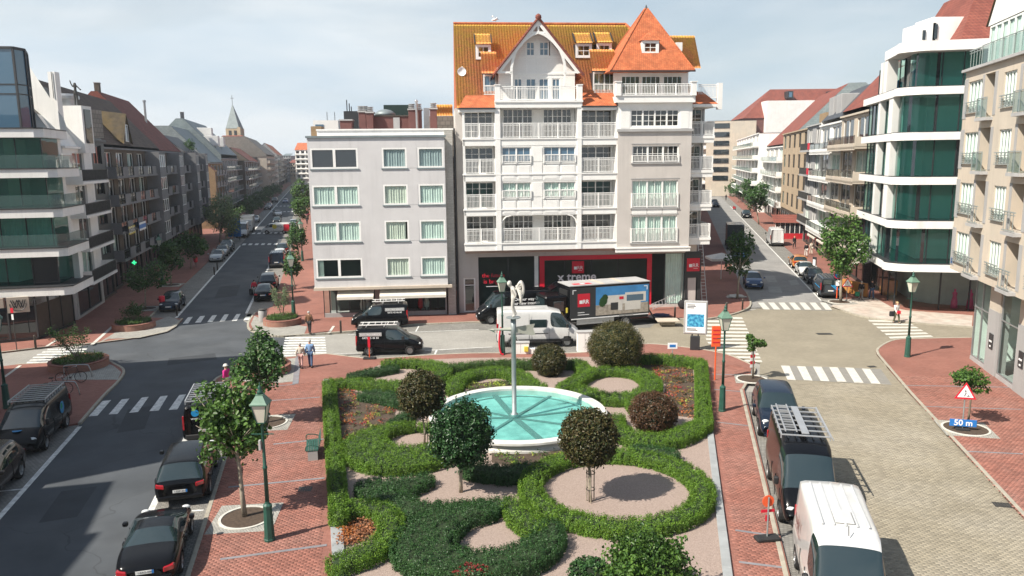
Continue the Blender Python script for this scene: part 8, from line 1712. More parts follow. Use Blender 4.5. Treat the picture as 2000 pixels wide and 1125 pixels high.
 for x,sg,zz in ((xb-.045,-1,.62 if not van else .72),(xf+.012,1,.47)):
  pl=MB().box(min(x,x+sg*.012),max(x,x+sg*.012),-.26,.26,zz,zz+.11).build('number_plate', M['plate_white'],o);MB().box(min(x,x+sg*.016),max(x,x+sg*.016),.20 if sg>0 else -.26,.26 if sg>0 else -.20,zz,zz+.11).build('plate_band', M['sign_blue'],pl)
  if plate:text(plate,.1, M['dark_panel'],pl,(x+sg*.016,0,zz+.055),(R(90),0,R(90)*sg),width=.38,depth=.001)
 if van:
  rd_=MB();rd_.box(xb-.012,xb-.002,-.006,.006,.62,st[1][4]-.12);rd_.build('rear_door_gap', M['arch_black'],o)
  zz=st[1][4]
  for k in range(5):y=-.6+.3*k;MB().bar((xb+.35,y,zz+.05),(st[4][0]-.1,y,zz+.07),.05,.035).build('roof_rib', M[pm],o)
 return o
def car(kind,pm,loc,head,label,cat='car',group='parked cars and vans',rim='alloy',plate=None,name=None):
 key=(kind,pm,rim,plate)
 if key in _cars:
  src,kids=_cars[key];o=src.copy();COL.objects.link(o)
  for ch in kids:copy_tree(ch,o)
 else :o=make_car(kind,pm,rim,plate);_cars[key]=(o,list(o.children))
 o.name=name or {'coupe':'coupe_car','suv':'suv_car','rover':'suv_car','hatch':'hatchback_car','sedan':'sedan_car','small_van':'small_van','mid_van':'delivery_van','big_van':'delivery_van'}[kind]
 o.location=(loc[0],loc[1],loc[2] if len(loc)>2 else .018);o.rotation_euler=(0,0,head);o['label']=label;o['category']=cat;o['group']=group;return o
HL=math.atan2(.969,-.247);HR_=math.atan2(.976,.219);TO=math.pi
def ladder(par,x0,x1,y0,y1,z,n=8,m='white_paint',name='roof_ladder',r=.03):
 mb=MB()
 for y in (y0,y1):mb.bar((x0,y,z),(x1,y,z),.045,.06)
 for i in range(n):x=x0+(x1-x0)*(i+.5)/n;mb.bar((x,y0,z),(x,y1,z),.035)
 return mb.build(name, M[m],par)
def rack(par,x0,x1,w,z,n=6,m='aluminium'):
 mb=MB()
 for s_ in (-1,1):mb.bar((x0,s_*w,z+.14),(x1,s_*w,z+.14),.05)
 for i in range(n):x=x0+(x1-x0)*i/(n-1);mb.bar((x,-w,z+.12),(x,w,z+.12),.07,.035);[mb.bar((x,s_*w,z-.02),(x,s_*w,z+.12),.04) for s_ in (-1,1)]
 return mb.build('roof_rack', M[m],par)
 # --- left-hand road, near
o=car('mid_van','paint_black',(xl(35.2)-1.45,35.2),HL+TO,'black van with silver roof rack facing the camera, parked at left','van');rack(o,-2.2,.6,.78,2.0,9)
MB().lathe([(.2,-.003),(.2,.003)],(0,0,0),14,axis='z').build('bonnet_logo', M['tarpaulin'],o,loc=(2.12,0,1.185));MB().lathe([(.3,-.004),(.3,.004)],(-.9,.985,1.25),16,axis='y').build('side_logo', M['tarpaulin'],o);MB().lathe([(.15,-.004),(.15,.004)],(-.82,.99,1.33),12,axis='y').build('side_logo_green', M['green_dress'],o)
car('suv','paint_brown',(xl(29.2)-1.35,29.0),HL+TO,'dark car cut off by the left edge below the black van')
car('coupe','paint_black',(xr(24.0)+1.0,24.0),HL+.03,'low black coupe nearest the camera on the left road',plate='1-EAO-400')
o=car('suv','paint_black',(xr(30.0)+1.05,30.0),HL+.02,'glossy black SUV behind the low coupe, under the tree',plate='1-ESP-331')
o=car('mid_van','paint_black',(xr(36.6)+1.08,36.6),HL,'black van with roof rack seen from behind, half hidden by trees','van',plate='1-CRT-240');rack(o,-2.3,.6,.78,2.0,9);rack_=None
MB().lathe([(.17,-.004),(.17,.004)],(-2.57,.35,1.62),14,axis='x').build('rear_logo', M['tarpaulin'],o);text('www.vddor',.16, M['white_sign'],o,(-2.575,.1,1.36),(R(90),0,R(-90)),width=.9,depth=.001)
# --- left-hand street beyond the crossing
def on_left(y,side,off=0.0):return ((xl(y)-1.2+off) if side<0 else (xr(y)+1.1+off),y)
car('hatch','paint_navy',on_left(68.6,-1,.25),HL+TO,'dark blue car parked alone on the shaded left strip')
for y,k,p,lb in ((103,'hatch','paint_silver','nearest silver hatchback of the three on the left strip'),(109,'hatch','paint_silver','second silver hatchback on the left strip'),(114.6,'suv','paint_grey','dark grey car behind two silver hatchbacks'),(171,'hatch','paint_silver','grey car by the shrubs far up the left strip'),(215,'sedan','paint_black','dark car far up the left strip under trees'),(224,'hatch','paint_blue','blue car far up the left strip'),(255,'suv','paint_black','farthest dark car on the left strip')):
 car(k,p,on_left(y,-1),HL+TO,lb)
for y,k,p,lb in ((73.5,'sedan','paint_black','black saloon nearest the crossing, right strip of left street'),(79.5,'suv','paint_black','black SUV just ahead of the black saloon'),(97,'mid_van','paint_navy','dark blue van by the street tree, right strip'),(104,'hatch','paint_white','white hatchback ahead of the dark blue van'),(111,'hatch','paint_black','black hatchback ahead of the white hatchback'),(146,'hatch','paint_white','white car near the crossing up the right strip'),(152,'sedan','paint_silver','silver saloon up the right strip'),(158,'hatch','paint_silver','silver hatchback up the right strip'),(190,'hatch','paint_cream','cream car far up the right strip'),(196,'suv','paint_white','white car far up the right strip')):
 car(k,p,on_left(y,1),HL,lb,'van' if 'van' in k else 'car')
car('hatch','paint_black',((xl(165)+xr(165))/2+.6,165),HL+TO,'black car with headlights driving towards the camera up the left street')
car('sedan','paint_white',((xl(190)+xr(190))/2-.6,190),HL+TO+.2,'white car driving far up the left street');car('hatch','paint_blue',((xl(250)+xr(250))/2-1,250),HL+TO,'blue car driving far up the left street')
o=car('mid_van','paint_white',(xl(141.5)+4.6,142.5),R(188),'white van with yellow logo turning across the left street','van','vans on the left street');MB().lathe([(.42,-.004),(.42,.004)],(.1,.99,1.35),14,axis='y').build('yellow_logo', M['yellow_box'],o);text('XG',.5, M['dark_panel'],o,(-.75,.995,1.35),(R(90),0,R(180)),width=.9,depth=.002);MB().box(-2.5,-1.5,.975,.99,.5,1.75).build('red_rear_panel', M['signal_red'],o)
o=car('big_van','paint_white',(xl(138)-.6,137),HL+TO,'white van facing the camera in front of the grey lorry','van','vans on the left street')
# --- cross street
TR=K.a
def service_van(px,py,head,label):
 p=G(px,py);d=Vector((math.cos(head+math.pi/2),math.sin(head+math.pi/2)));d=d if d.y>0 else -d
 o=car('small_van','paint_black',(p.x+d.x*.92,p.y+d.y*.92),head,label,'van','black service vans')
 ladder(o,-2.0,.55,-.55,.35,2.08,6);[MB().bar((x,-.72,1.98),(x,.72,1.98),.05).build('roof_bar', M['aluminium'],o) for x in (-1.5,-.3)]
 s_=-1 if math.cos(head)>0 else 1
 pn=MB().box(-1.95,-.45,min(s_*.90,s_*.935),max(s_*.90,s_*.935),1.38,1.62).build('name_panel', M['stone_grey'],o)
 text('ELECTRO SERVICE',.2, M['white_sign'],pn,(-1.2,s_*.938,1.5),(R(90),0,0 if s_<0 else math.pi),width=1.35,depth=.003);text('0475 45 46 60',.14, M['white_sign'],o,(-1.2,s_*.93,1.26),(R(84) if s_<0 else R(84),0,0 if s_<0 else math.pi),width=1.1,depth=.003)
 return o
service_van(760,695.5,TR+R(-2),'near black small van with white roof ladder beside the garden')
service_van(742,642.5,TR+math.pi+R(2),'far black small van with white roof ladder before the pale block')
p=G(1056,679);ox=Vector((-math.sin(TR),math.cos(TR)))*1.02
WV=car('big_van','paint_white',(p.x+ox.x,p.y+ox.y),TR-R(3),'white van with dark side windows parked behind the fountain','van','vans on the cross street')
for x0,x1 in ((-.7,.5),):MB().bbox(x0,x1,-1.0,-.955,1.42,1.98,.05).build('side_pane', M['car_glass'],WV)
MB().box(-2.2,.6,-1.035,-1.022,.98,1.03).build('door_track', M['plastic_black'],WV);MB().box(-1.5,2.1,-1.04,-1.02,.42,.60).build('side_trim', M['plastic_black'],WV);MB().box(-.75,-.735,-1.03,-1.015,.5,2.4).build('sliding_door_gap', M['arch_black'],WV)
BV=car('big_van','paint_black',(G(955,634).x+1.92*math.cos(TR), G(955,634).y+1.05+1.92*math.sin(TR)),TR+math.pi+R(4),'black printed van with raised rear door before the shop window','van','vans on the cross street')
text('On our way to',.3, M['white_sign'],BV,(-1.0,.98,1.95),(R(86),0,math.pi),width=2.0,depth=.003,bold=.004);text('our new interior.',.3, M['white_sign'],BV,(-1.0,1.0,1.62),(R(86),0,math.pi),width=2.3,depth=.003,bold=.004);MB().box(-1.9,-.6,.99,1.025,1.27,1.33).build('small_print', M['stone_grey'],BV)
MB().box(-2.9,-2.35,.94,1.03,1.0,2.1).build('photo_panel', M['curtain'],BV);MB().lathe([(.25,-.004),(.25,.004)],(-2.5,1.035,1.7),14,axis='y').build('red_print', M['signal_red'],BV)
mb=MB();mb.bar((-2.95,-.9,2.55),(-4.0,-.9,3.1),.06,.12);mb.bar((-2.95,.9,2.55),(-4.0,.9,3.1),.06,.12);mb.quad((-2.95,-.9,2.56),(-4.0,-.9,3.12),(-4.0,.9,3.12),(-2.95,.9,2.56));mb.build('raised_tailgate', M['paint_black'],BV)
# --- box lorry with the printed house
a,b_=G(1113,648), G(1268,634.5);d=Vector((b_.x-a.x,b_.y-a.y,0));TL=d.length;an=math.atan2(d.y,d.x)
LO=thing('box_lorry','black box lorry printed with a modern house, tail lift lowered','lorry',(a.x,a.y,.018),an)
Wd=2.4;z0,z1=.9,3.45
MB().bbox(0,TL,.02,Wd,z0,z1,.03).build('cargo_box', M['paint_black'],LO)
rf=MB().box(-.02,TL+.02,.0,Wd+.02,z1+.002,z1+.07).build('box_roof', M['stone_grey'],LO)
q=MB().box(.5,2.0,.35,.95,z1+.071,z1+.076).build('roof_sign', M['signal_red'],rf);MB().box(1.1,1.5,.5,.8,z1+.077,z1+.081).build('roof_sign_mark', M['white_sign'],q)
for x in (2.6,4.4):MB().box(x,x+.35,.01,Wd,z1+.071,z1+.08).build('roof_patch', M['beige_render'],rf)
sd_=MB().box(.02,TL-.02,-.004,.018,z0+.1,z1-.12).build('side_print', M['dark_panel'],LO)
for (x,z,sx,sz) in ((.22,z1-.3,1,-1),(TL-.22,z1-.3,-1,-1)):mb=MB();mb.box(min(x,x+sx*.3),max(x,x+sx*.3),-.012,-.005,z-.03,z+.03);mb.box(min(x,x+sx*.06),max(x,x+sx*.06),-.012,-.0051,min(z,z+sz*.3),max(z,z+sz*.3));mb.build('corner_mark', M['white_sign'],sd_)
sq=1.02;cxq,czq=1.15,2.35
q=MB().box(cxq-sq/2,cxq+sq/2,-.013,-.005,czq-sq/2,czq+sq/2).build('red_sign', M['signal_red'],sd_);MB().box(cxq-.36,cxq-.1,-.02,-.0135,czq-.26,czq+.0).build('sign_square', M['white_sign'],q);text('RR',.38, M['white_sign'],q,(cxq+.17,-.018,czq-.13),bold=.008,width=.5,depth=.002)
for z in (1.38,1.2):MB().box(.65,1.2 if z>1.3 else 1.6,-.012,-.005,z,z+.05).build('print_line', M['white_sign'],sd_)
mat('print_sky',(.05,.24,.52),.5,var=.15,scale=1.5);mat('print_ground',(.38,.33,.27),.6,var=.3,scale=5);mat('print_wall',(.66,.63,.58),.6,var=.05)
X0,X1=2.15,TL-.12
def pr(x0,x1,za,zb,m,y,nm):return MB().box(X0+(X1-X0)*x0,X0+(X1-X0)*x1,y,y+.003,z0+.18+2.2*za,z0+.18+2.2*zb).build(nm, M[m],sd_)
pr(0,1,.35,1.0,'print_sky',-.008,'print_sky');pr(0,1,0,.36,'print_ground',-.0085,'print_ground');pr(.15,.62,.36,.68,'print_wall',-.012,'print_wall');pr(.55,.95,.40,.75,'print_wall',-.0125,'print_wall');pr(.58,.9,.44,.66,'pane_blue',-.016,'print_glass');pr(.28,.5,.16,.42,'dark_panel',-.016,'print_door');pr(.42,.5,.12,.45,'print_wall',-.0165,'print_pillar');pr(.55,.85,.12,.44,'print_wall',-.0162,'print_wall');pr(.44,.52,.52,.62,'signal_red',-.0195,'print_sign')
for (x,z,r_) in ((.14,.5,.34),(.17,.62,.26),(.12,.42,.28)):MB().lathe([(.01,0),(r_,0)],(X0+(X1-X0)*x,-.021-r_*.005,z0+.18+2.2*z),9,axis='y',cap=False).build('print_tree', M['leaf_deep'],sd_)
MB().box(.1,TL-.1,-.01,.0,z0-.02,z0+.06).build('white_rail', M['white_sign'],LO);MB().box(.1,TL,.25,Wd-.25,.62,z0-.02).build('chassis', M['plastic_black'],LO);MB().box(.6,TL*.55,.06,.12,.45,.95).build('side_guard', M['grey_metal'],LO)
tym,rmm=wheel_meshes(.44,.3)
for x in (-1.1,TL*.70):
 for y,f in ((.16,math.pi),(Wd-.16,0)):w=obj('wheel',tym,LO,(x,y,.44),f);obj('rim',rmm,w)
MB().box(TL*.70-.62,TL*.70+.62,-.01,.34,.90,1.0).build('mudguard', M['grey_metal'],LO)
cb_=MB();cb_.bbox(-1.95,-.12,.1,Wd-.1,.5,2.8,.12);cb_.build('cab', M['paint_black'],LO);MB().bbox(-1.3,-.45,.06,.105,1.6,2.4,.03).build('cab_window', M['car_glass'],LO);MB().quad((-1.97,.25,1.6),(-1.97,Wd-.25,1.6),(-1.96,Wd-.3,2.6),(-1.96,.3,2.6)).build('windscreen', M['car_glass'],LO);MB().box(-.1,.0,.3,1.9,1.0,3.1).build('cab_back', M['plastic_black'],LO);MB().bbox(-.3,-.15,.0,.09,1.45,1.85,.02).build('yellow_marker', M['yellow_box'],LO)
MB().quad((TL+.05,.1,.55),(TL+2.1,.3,.06),(TL+2.1,Wd-.1,.06),(TL+.05,Wd-.1,.55)).build('tail_lift', M['grey_metal'],LO);MB().bar((TL,.15,1.2),(TL+.6,.2,.4),.08,.1).build('lift_arm', M['plastic_black'],LO)
PK=thing('cardboard_stack','flat pale boards lying on the lowered tail lift','boards',(0,0,0));c=G(1312,634,.1);MB().bbox(c.x-1.2,c.x+.5,c.y-.6,c.y+.6,.42,.52,.01).build('board', M['orange_wood'] if False else M['beige_render'],PK);MB().box(c.x-.9,c.x+.2,c.y-.3,c.y+.3,.1,.42).build('pallet', M['bark_pale'],PK)
# --- right-hand road, near
car('rover','paint_navy',(xk(36.0)+1.2,36.0),HR_+TO,'dark blue SUV facing the camera beside the garden')
o=car('big_van','paint_black',(xk(27.7)+1.15,27.7),HR_+TO,'tall black van with an aluminium roof rack and ladder','van','vans at the right kerb');rack(o,-2.8,.6,.86,2.68,7);ladder(o,-2.7,.5,-.7,-.3,2.92,11,'aluminium');MB().box(-2.7,.5,-.12,.14,2.83,2.87).build('rack_walkway', M['aluminium'],o);mb=MB();mb.bar((-2.8,.88,2.85),(1.0,.9,2.82),.03);mb.build('rack_tube', M['aluminium'],o)
o=car('big_van','paint_white',(xk(21.2)+1.2,20.9),HR_+TO-.03,'white van at the bottom right, nearest the camera','van','vans at the right kerb');o.scale=(.9,1.03,1);text('RAK',.5, M['mauve_brick'],o,(-1.4,-1.03,1.75),(R(90),0,0),width=.9,depth=.003,bold=.006);MB().box(-2.0,-.8,-1.03,-1.021,1.42,1.45).build('logo_rule', M['mauve_brick'],o);MB().tube([(1.2,0,2.6),(1.1,0,2.85)],.012,5).build('aerial', M['plastic_black'],o);MB().bbox(-.4,.5,-.25,.25,2.66,2.70,.015).build('roof_hatch', M['paint_white'],o)
# --- right-hand street
def on_right(y,side,off=0.0):return ((xt(y)+1.1+off) if side>0 else (xs(y)+1.2+off),y)
o=car('mid_van','paint_grey',on_right(72.2,1,-.1),HR_,'dark grey van with blue stripes seen from behind, right street','van');mb=MB();mb.box(-2.4,.2,-.99,-.972,1.0,1.07);mb.build('blue_stripe', M['tarpaulin'],o);mb=MB();mb.bar((-2.56,-.7,.9),(-2.56,-.2,1.3),.02,.1);mb.bar((-2.56,-.5,.9),(-2.56,.0,1.3),.02,.1);mb.build('blue_flash', M['tarpaulin'],o);mb=MB();mb.box(-2.4,.2,.972,.99,1.0,1.07);mb.build('blue_stripe', M['tarpaulin'],o);MB().bbox(-2.585,-2.555,-.72,.72,1.35,1.8,.01).build('rear_pane', M['car_glass'],o)
car('hatch','paint_grey',on_right(79.5,1),HR_+TO,'dark grey car between the striped van and white car');car('sedan','paint_white',on_right(85.0,1,-.1),HR_+TO,'white saloon facing the camera on the right street');car('hatch','paint_orange',on_right(91.0,1),HR_,'orange car with black roof behind the white saloon')
car('big_van','paint_white',on_right(115,1),HR_,'tall white van seen from behind on the right street','van')
car('hatch','paint_blue',on_right(77.2,-1),HR_+TO,'blue car facing the camera in the shade, right street');car('mid_van','paint_blue',on_right(97,-1),HR_+TO,'blue van in the shade behind the white parasol','van')
car('suv','paint_black',on_right(168,1),HR_+TO,'black car on the red pavement far up the right street');car('sedan','paint_black',on_right(205,-1,1.5),HR_+TO,'nearer black car far up the right street');car('suv','paint_grey',on_right(213,-1,1.5),HR_+TO,'farther grey car far up the right street')
# grey lorries in the distance
def lorry(loc,head,label,m1,m2,L_=6.5,H_=3.1):
 o=thing('box_lorry',label,'lorry',(loc[0],loc[1],.018),head);MB().bbox(-L_/2,L_/2-1.9,-1.15,1.15,.95,H_,.04).build('cargo_box', M[m1],o);MB().bbox(L_/2-1.8,L_/2,-1.05,1.05,.45,2.45,.15).build('cab', M[m2],o);MB().quad((L_/2+.01,-.9,1.4),(L_/2+.01,.9,1.4),(L_/2-.1,.85,2.3),(L_/2-.1,-.85,2.3)).build('windscreen', M['car_glass'],o);MB().box(-L_/2,L_/2-.1,-.9,.9,.5,.94).build('chassis', M['plastic_black'],o)
 t_,r_=wheel_meshes(.42,.28)
 for x in (-L_/2+1.2,L_/2-1.0):
  for y,f in ((-1.0,math.pi),(1.0,0)):w=obj('wheel',t_,o,(x,y,.42),f);obj('rim',r_,w)
 return o
lorry((xl(146)-.9,146.5),HL+TO,'pale grey box lorry up the left street behind the white van','paint_silver','paint_white');lorry(on_right(112,-1,.3),HR_,'dark covered lorry in the shade up the right street','paint_grey','paint_navy',7,3.6)
HAZE=0.0003
# ================================================================== TREES
def tree(label,base,crown_px,rx,rz,m='leaf_street',nl=2600,leaf=.16,rt=.09,seed=1,lean=None,walk=True,group='street trees',pit=None,lobes=9,name='street_tree',squash_y=1.0,bark='bark_pale',gap=.5):
 """tapered trunk, limbs and an uneven crown of separate leaves gathered in clumps"""
 rs=np.random.default_rng(seed);b=GS(*base) if walk else G(*base);ct=at_depth(crown_px[0],crown_px[1],b.y);dx=ct.x-b.x;h=ct.z-b.z
 t=thing(name,label,'tree',b,0,group)
 branch_mesh(max(.4,h-rz*.8),rt,7,seed,h+rz*.55,(dx,0)).build('trunk', M[bark],t,True)
 # lobes give the outline its bumps and gaps
 u=rs.normal(size=(lobes,3));u/=np.linalg.norm(u,axis=1,keepdims=True);lc=u*rs.uniform(.45,.8,(lobes,1));lr=rs.uniform(.28,.48,lobes)
 lc=np.concatenate([lc,[[0,0,0]]]);lr=np.append(lr,.5)
 k=rs.choice(len(lr),nl//6,p=lr**2/(lr**2).sum());d=rs.normal(size=(len(k),3));d/=np.linalg.norm(d,axis=1,keepdims=True)
 c=lc[k]+d*(lr[k]*rs.uniform(.55,1.05,len(k))**.5)[:,None]
 C=np.repeat(c,6,0)+rs.normal(0,.07,(len(c)*6,3));N=np.repeat(d,6,0)*.6+rs.normal(0,.55,C.shape)+np.array([0,-.15,.55])
 C=C*np.array([rx,rx*squash_y,rz])+np.array([dx,0,h])
 v,q=leaf_quads(C,N,leaf,.72,.18);stuff(obj('crown',npmesh('crown',v,q, M[m]),t))
 return t
def pit(label,px,py,r_=.85,sq=1.25,rz=.1):
 o=thing('tree_pit',label,'tree pit', GS(px,py),rz,'tree pits with stone rings');MB().prism([(-sq,-sq),(sq,-sq),(sq,sq),(-sq,sq)],.0,.0155).build('cobbles', M['cobble'],o);MB().lathe([(r_+.1,.015),(r_+.1,.05),(r_,.05),(r_,.02)],n=32,cap=False).build('stone_ring', M['white_paver'],o);MB().lathe([(.001,.035),(r_,.025)],n=32,cap=False).build('soil', M['soil'],o)
pit('tree pit with white ring on the near red pavement',480,1012,.86,1.15);pit('tree pit half hidden behind the near lamp',522,826,.9,1.2);pit('tree pit of the young tree by the beige road',1468,741,.8,.95,-.22);pit('tree pit with the roadworks sign on the right pavement',1886,838,.95,1.12,-.25)
pit('tree pit under the tall tree of the right street',1640,590,.9,1.2);pit('tree pit beside the dark car on the left pavement',284,603,.9,1.2);pit('second tree pit along the left pavement',334,557,.9,1.2)
tree('tall leafy tree leaning left beside the near lamp',(478,1010),(458,812),1.38,1.85,'leaf_lime',3700,.17,.085,11,lobes=16)
tree('leafy tree behind the near lamp with a wide uneven crown',(522,826),(507,705),1.35,1.6,'leaf_street',3000,.17,.08,12,lobes=11)
tree('small young tree with flat crown beside the dark blue SUV',(1470,740),(1471,668),.62,.45,'leaf_lime',1100,.12,.05,13,lobes=6,bark='bark')
tree('small young tree with wide crown behind the roadworks sign',(1890,829),(1899,743),.95,.62,'leaf_lime',1500,.12,.05,14,lobes=7,bark='bark')
tree('tall bright green tree before the white slab block',(1642,590),(1646,478),1.95,2.85,'leaf_lime',3600,.24,.11,15,lobes=14)
tree('dark green tree in the shade at the right street corner',(1440,583),(1446,495),1.35,2.0,'leaf_street',1800,.22,.09,16,lobes=9)
tree('big green tree farther up the right street',(1482,438),(1478,384),2.7,2.9,'leaf_street',2200,.34,.13,17,lobes=9)
tree('second green tree up the right street',(1466,412),(1462,366),2.3,2.4,'leaf_street',1500,.34,.12,18)
tree('nearest street tree by the pale grey block on the left street',(577,565),(568,512),1.3,1.35,'leaf_street',1700,.19,.07,19)
tree('second street tree by the pale grey block on the left street',(586,508),(580,456),1.7,2.0,'leaf_street',1600,.26,.08,20);tree('third street tree on the right side of the left street',(588,455),(585,405),2.2,2.6,'leaf_lime',1500,.34,.1,21);tree('fourth street tree on the right side of the left street',(592,420),(592,375),2.6,3.0,'leaf_lime',1500,.4,.1,22)
tree('shaded tree beside the dark blue parked car',(284,603),(281,541),1.75,1.5,'leaf_street',1900,.2,.07,23);tree('second shaded tree along the left pavement',(334,557),(331,500),1.8,1.9,'leaf_street',1700,.24,.07,24);tree('third shaded tree along the left pavement',(373,525),(372,478),2.0,2.1,'leaf_street',1500,.28,.08,25)
tree('large pale silvery tree half way up the left street',(430,472),(428,418),3.3,3.6,'leaf_silver',3000,.3,.13,26,lobes=14);tree('green tree beside the large pale silvery tree',(462,452),(460,418),1.9,1.9,'leaf_lime',1100,.3,.09,27)
left_far=['first','second','third','fourth','fifth','sixth']
for i,(y,dxx) in enumerate(((178,-3.6),(196,-3.6),(218,-3.4),(242,-3.2),(270,-3.2),(305,-3))):
 p=Vector((xl(y)+dxx,y,.1));t=tree(left_far[i]+' tree of the distant row on the left side of the left street',(500,400),(500,380),2.4,2.4,'leaf_street',1000,.42,.12,40+i);hh=4.2
 t.location=p
for i,y in enumerate((205,232,262)):
 t=tree(left_far[i]+' tree of the distant row on the right side of the left street',(500,400),(500,380),2.6,2.6,'leaf_lime',1000,.42,.12,50+i);t.location=(xr(y)+4.0,y,.1)
for i,y in enumerate((185,225,260)):
 t=tree(left_far[i]+' distant tree at the end of the right street',(500,400),(500,380),2.4,2.6,'leaf_street',900,.42,.12,60+i);t.location=(xt(y)+3.2,y,.1)
 # ================================================================== PEOPLE
mat('skin',(.55,.34,.25),.6,var=.05);mat('hair_grey',(.45,.43,.40),.8);mat('hair_dark',(.035,.025,.02),.7);mat('hair_blond',(.48,.34,.18),.7)
for n_,c_ in (('pink_top',(.62,.03,.24)),('cream_jacket',(.62,.56,.47)),('pink_trousers',(.55,.32,.29)),('blue_jacket',(.22,.36,.58)),('jeans',(.06,.11,.21)),('brown_coat',(.14,.065,.03)),('dark_trousers',(.02,.02,.022)),('red_jacket',(.55,.02,.05)),('white_cloth',(.66,.64,.60)),('black_cloth',(.014,.014,.017)),('grey_cloth',(.24,.24,.23)),('olive_cloth',(.12,.12,.07)),('green_bag',(.03,.22,.12))):mat(n_,c_,.85,var=.1,scale=8)
def person(label,p,head,top,legs,hair,h=1.68,stride=.18,cap=None,arm=.1,name='person'):
 """a walking figure: one body mesh, clothes grown over it"""
 o=thing(name,label,'person',p,head,'people in the streets');s=h/1.70
 J={'pel':(0,0,.95),'wst':(0,0,1.10),'chs':(.015,0,1.30),'nck':(.01,0,1.46),'hd0':(.02,0,1.53),'hd1':(.03,0,1.63)}
 for sd,sg in (('l',1),('r',-1)):
  f=stride*sg
  J.update({'hip'+sd:(0,.09*sg,.90),'kne'+sd:(f*.55+.05,.095*sg,.50),'ank'+sd:(f,.095*sg,.09),'toe'+sd:(f+.16,.10*sg,.03),'sho'+sd:(0,.18*sg,1.41),'elb'+sd:(-f*.45-.03,.235*sg,1.14),'wri'+sd:(-f*.8+arm,.24*sg,.90),'hnd'+sd:(-f*.85+arm+.02,.24*sg,.83)})
  for k in range(5):J['f%d%s'%(k,sd)]=(-f*.85+arm+(.055-.022*k if k<4 else .07),.24*sg-.0,.745+.01*abs(k-1.5) if k<4 else .80)
 names=list(J);ix={n:i for i,n in enumerate(names)};V=[Vector(J[n])*s for n in names]
 E_=[('pel','wst'),('wst','chs'),('chs','nck'),('nck','hd0'),('hd0','hd1')]
 for sd in 'lr':E_+=[('pel','hip'+sd),('hip'+sd,'kne'+sd),('kne'+sd,'ank'+sd),('ank'+sd,'toe'+sd),('chs','sho'+sd),('sho'+sd,'elb'+sd),('elb'+sd,'wri'+sd),('wri'+sd,'hnd'+sd)]+[('hnd'+sd,'f%d%s'%(k,sd)) for k in range(5)]
 rad={'pel':(.115,.135),'wst':(.10,.12),'chs':(.11,.145),'nck':.055,'hd0':.085,'hd1':.088}
 for sd in 'lr':rad.update({'hip'+sd:.085,'kne'+sd:.058,'ank'+sd:.042,'toe'+sd:.034,'sho'+sd:.058,'elb'+sd:.043,'wri'+sd:.03,'hnd'+sd:.032});rad.update({'f%d%s'%(k,sd):.009 for k in range(5)})
 sc_=lambda r,g=0:(r[0]*s+g,r[1]*s+g) if isinstance(r,tuple) else r*s+g
 skin('body',V,[(ix[a],ix[b]) for a,b in E_],[sc_(rad[n]) for n in names], M['skin'],o,1,root=0)
 def cloth(nm,sel,edges,m,g):ii={n:i for i,n in enumerate(sel)};return skin(nm,[V[ix[n]] for n in sel],[(ii[a],ii[b]) for a,b in edges],[sc_(rad[n],g) for n in sel], M[m],o,1)
 tsel=['pel','wst','chs','shol','elbl','wril','shor','elbr','wrir'];cloth('jacket',tsel,[('pel','wst'),('wst','chs'),('chs','shol'),('shol','elbl'),('elbl','wril'),('chs','shor'),('shor','elbr'),('elbr','wrir')],top,.03)
 lsel=['pel','hipl','knel','ankl','hipr','kner','ankr'];cloth('trousers',lsel,[('pel','hipl'),('hipl','knel'),('knel','ankl'),('pel','hipr'),('hipr','kner'),('kner','ankr')],legs,.022)
 for sd in 'lr':a,t_=V[ix['ank'+sd]],V[ix['toe'+sd]];mb=MB();mb.bbox(a.x-.07,t_.x+.05,a.y-.045,a.y+.045,0,.09,.03);mb.build('shoe', M['dark_trousers'],o)
 hb=blob(.108*s,(1.0,.92,.85),seg=2,rough=.04);hb.v=[(x-.005,y,z+1.66*s) for x,y,z in hb.v if True];hb.build('hair', M[hair],o,True)
 MB().lathe([(.018,0),(.006,.045)],(.10*s,0,1.585*s),6,axis='x').build('nose', M['skin'],o)
 for sg in (-1,1):MB().lathe([(.001,0),(.012,.004),(.001,.012)],(.108*s,sg*.034,1.61*s),6,axis='x').build('eye', M['black'],o)
 if cap:MB().lathe([(.17,0),(.12,.02),(.11,.09),(.03,.12)],(.01,0,1.69*s),12).build('hat', M[cap],o,True)
 return o
def bag(par,x,y,z,w,h_,m,nm='bag'):
 b_=MB();b_.bbox(x-w/2,x+w/2,y-.06,y+.06,z-h_,z,.03);return b_.build(nm, M[m],par)
pk=G(441,716,1.66);person('woman in a bright pink top and white cap at the near kerb',(pk.x,pk.y,.1),R(150),'pink_top','white_cloth','hair_blond',1.62,.1,cap='white_cloth')
person('woman in cream jacket and pink trousers walking beside the man in blue', GS(588,719),R(95),'cream_jacket','pink_trousers','hair_grey',1.6,.16)
person('man in light blue jacket and jeans walking away from camera', GS(607,717),R(95),'blue_jacket','jeans','hair_grey',1.76,.2)
person('old man in brown coat crossing near the pale grey block', GS(605,652),R(80),'brown_coat','dark_trousers','hair_grey',1.72,.14)
o=person('person in red jacket and white trousers by the black saloon', G(498,580),R(95),'red_jacket','white_cloth','hair_dark',1.68,.16)
sc=thing('suitcase','small black suitcase pulled by the person in red','suitcase', G(492,577),R(95));MB().bbox(-.14,.14,-.22,.22,.06,.68,.04).build('case', M['black_cloth'],sc);MB().tube([(.0,-.1,.68),(.25,-.1,1.0),(.25,.1,1.0),(0,.1,.68)],.012,5).build('handle', M['steel'],sc);[MB().lathe([(.045,-.02),(.045,.02)],(-.1,y,.047),8,axis='y').build('wheel', M['rubber'],sc) for y in (-.17,.17)]
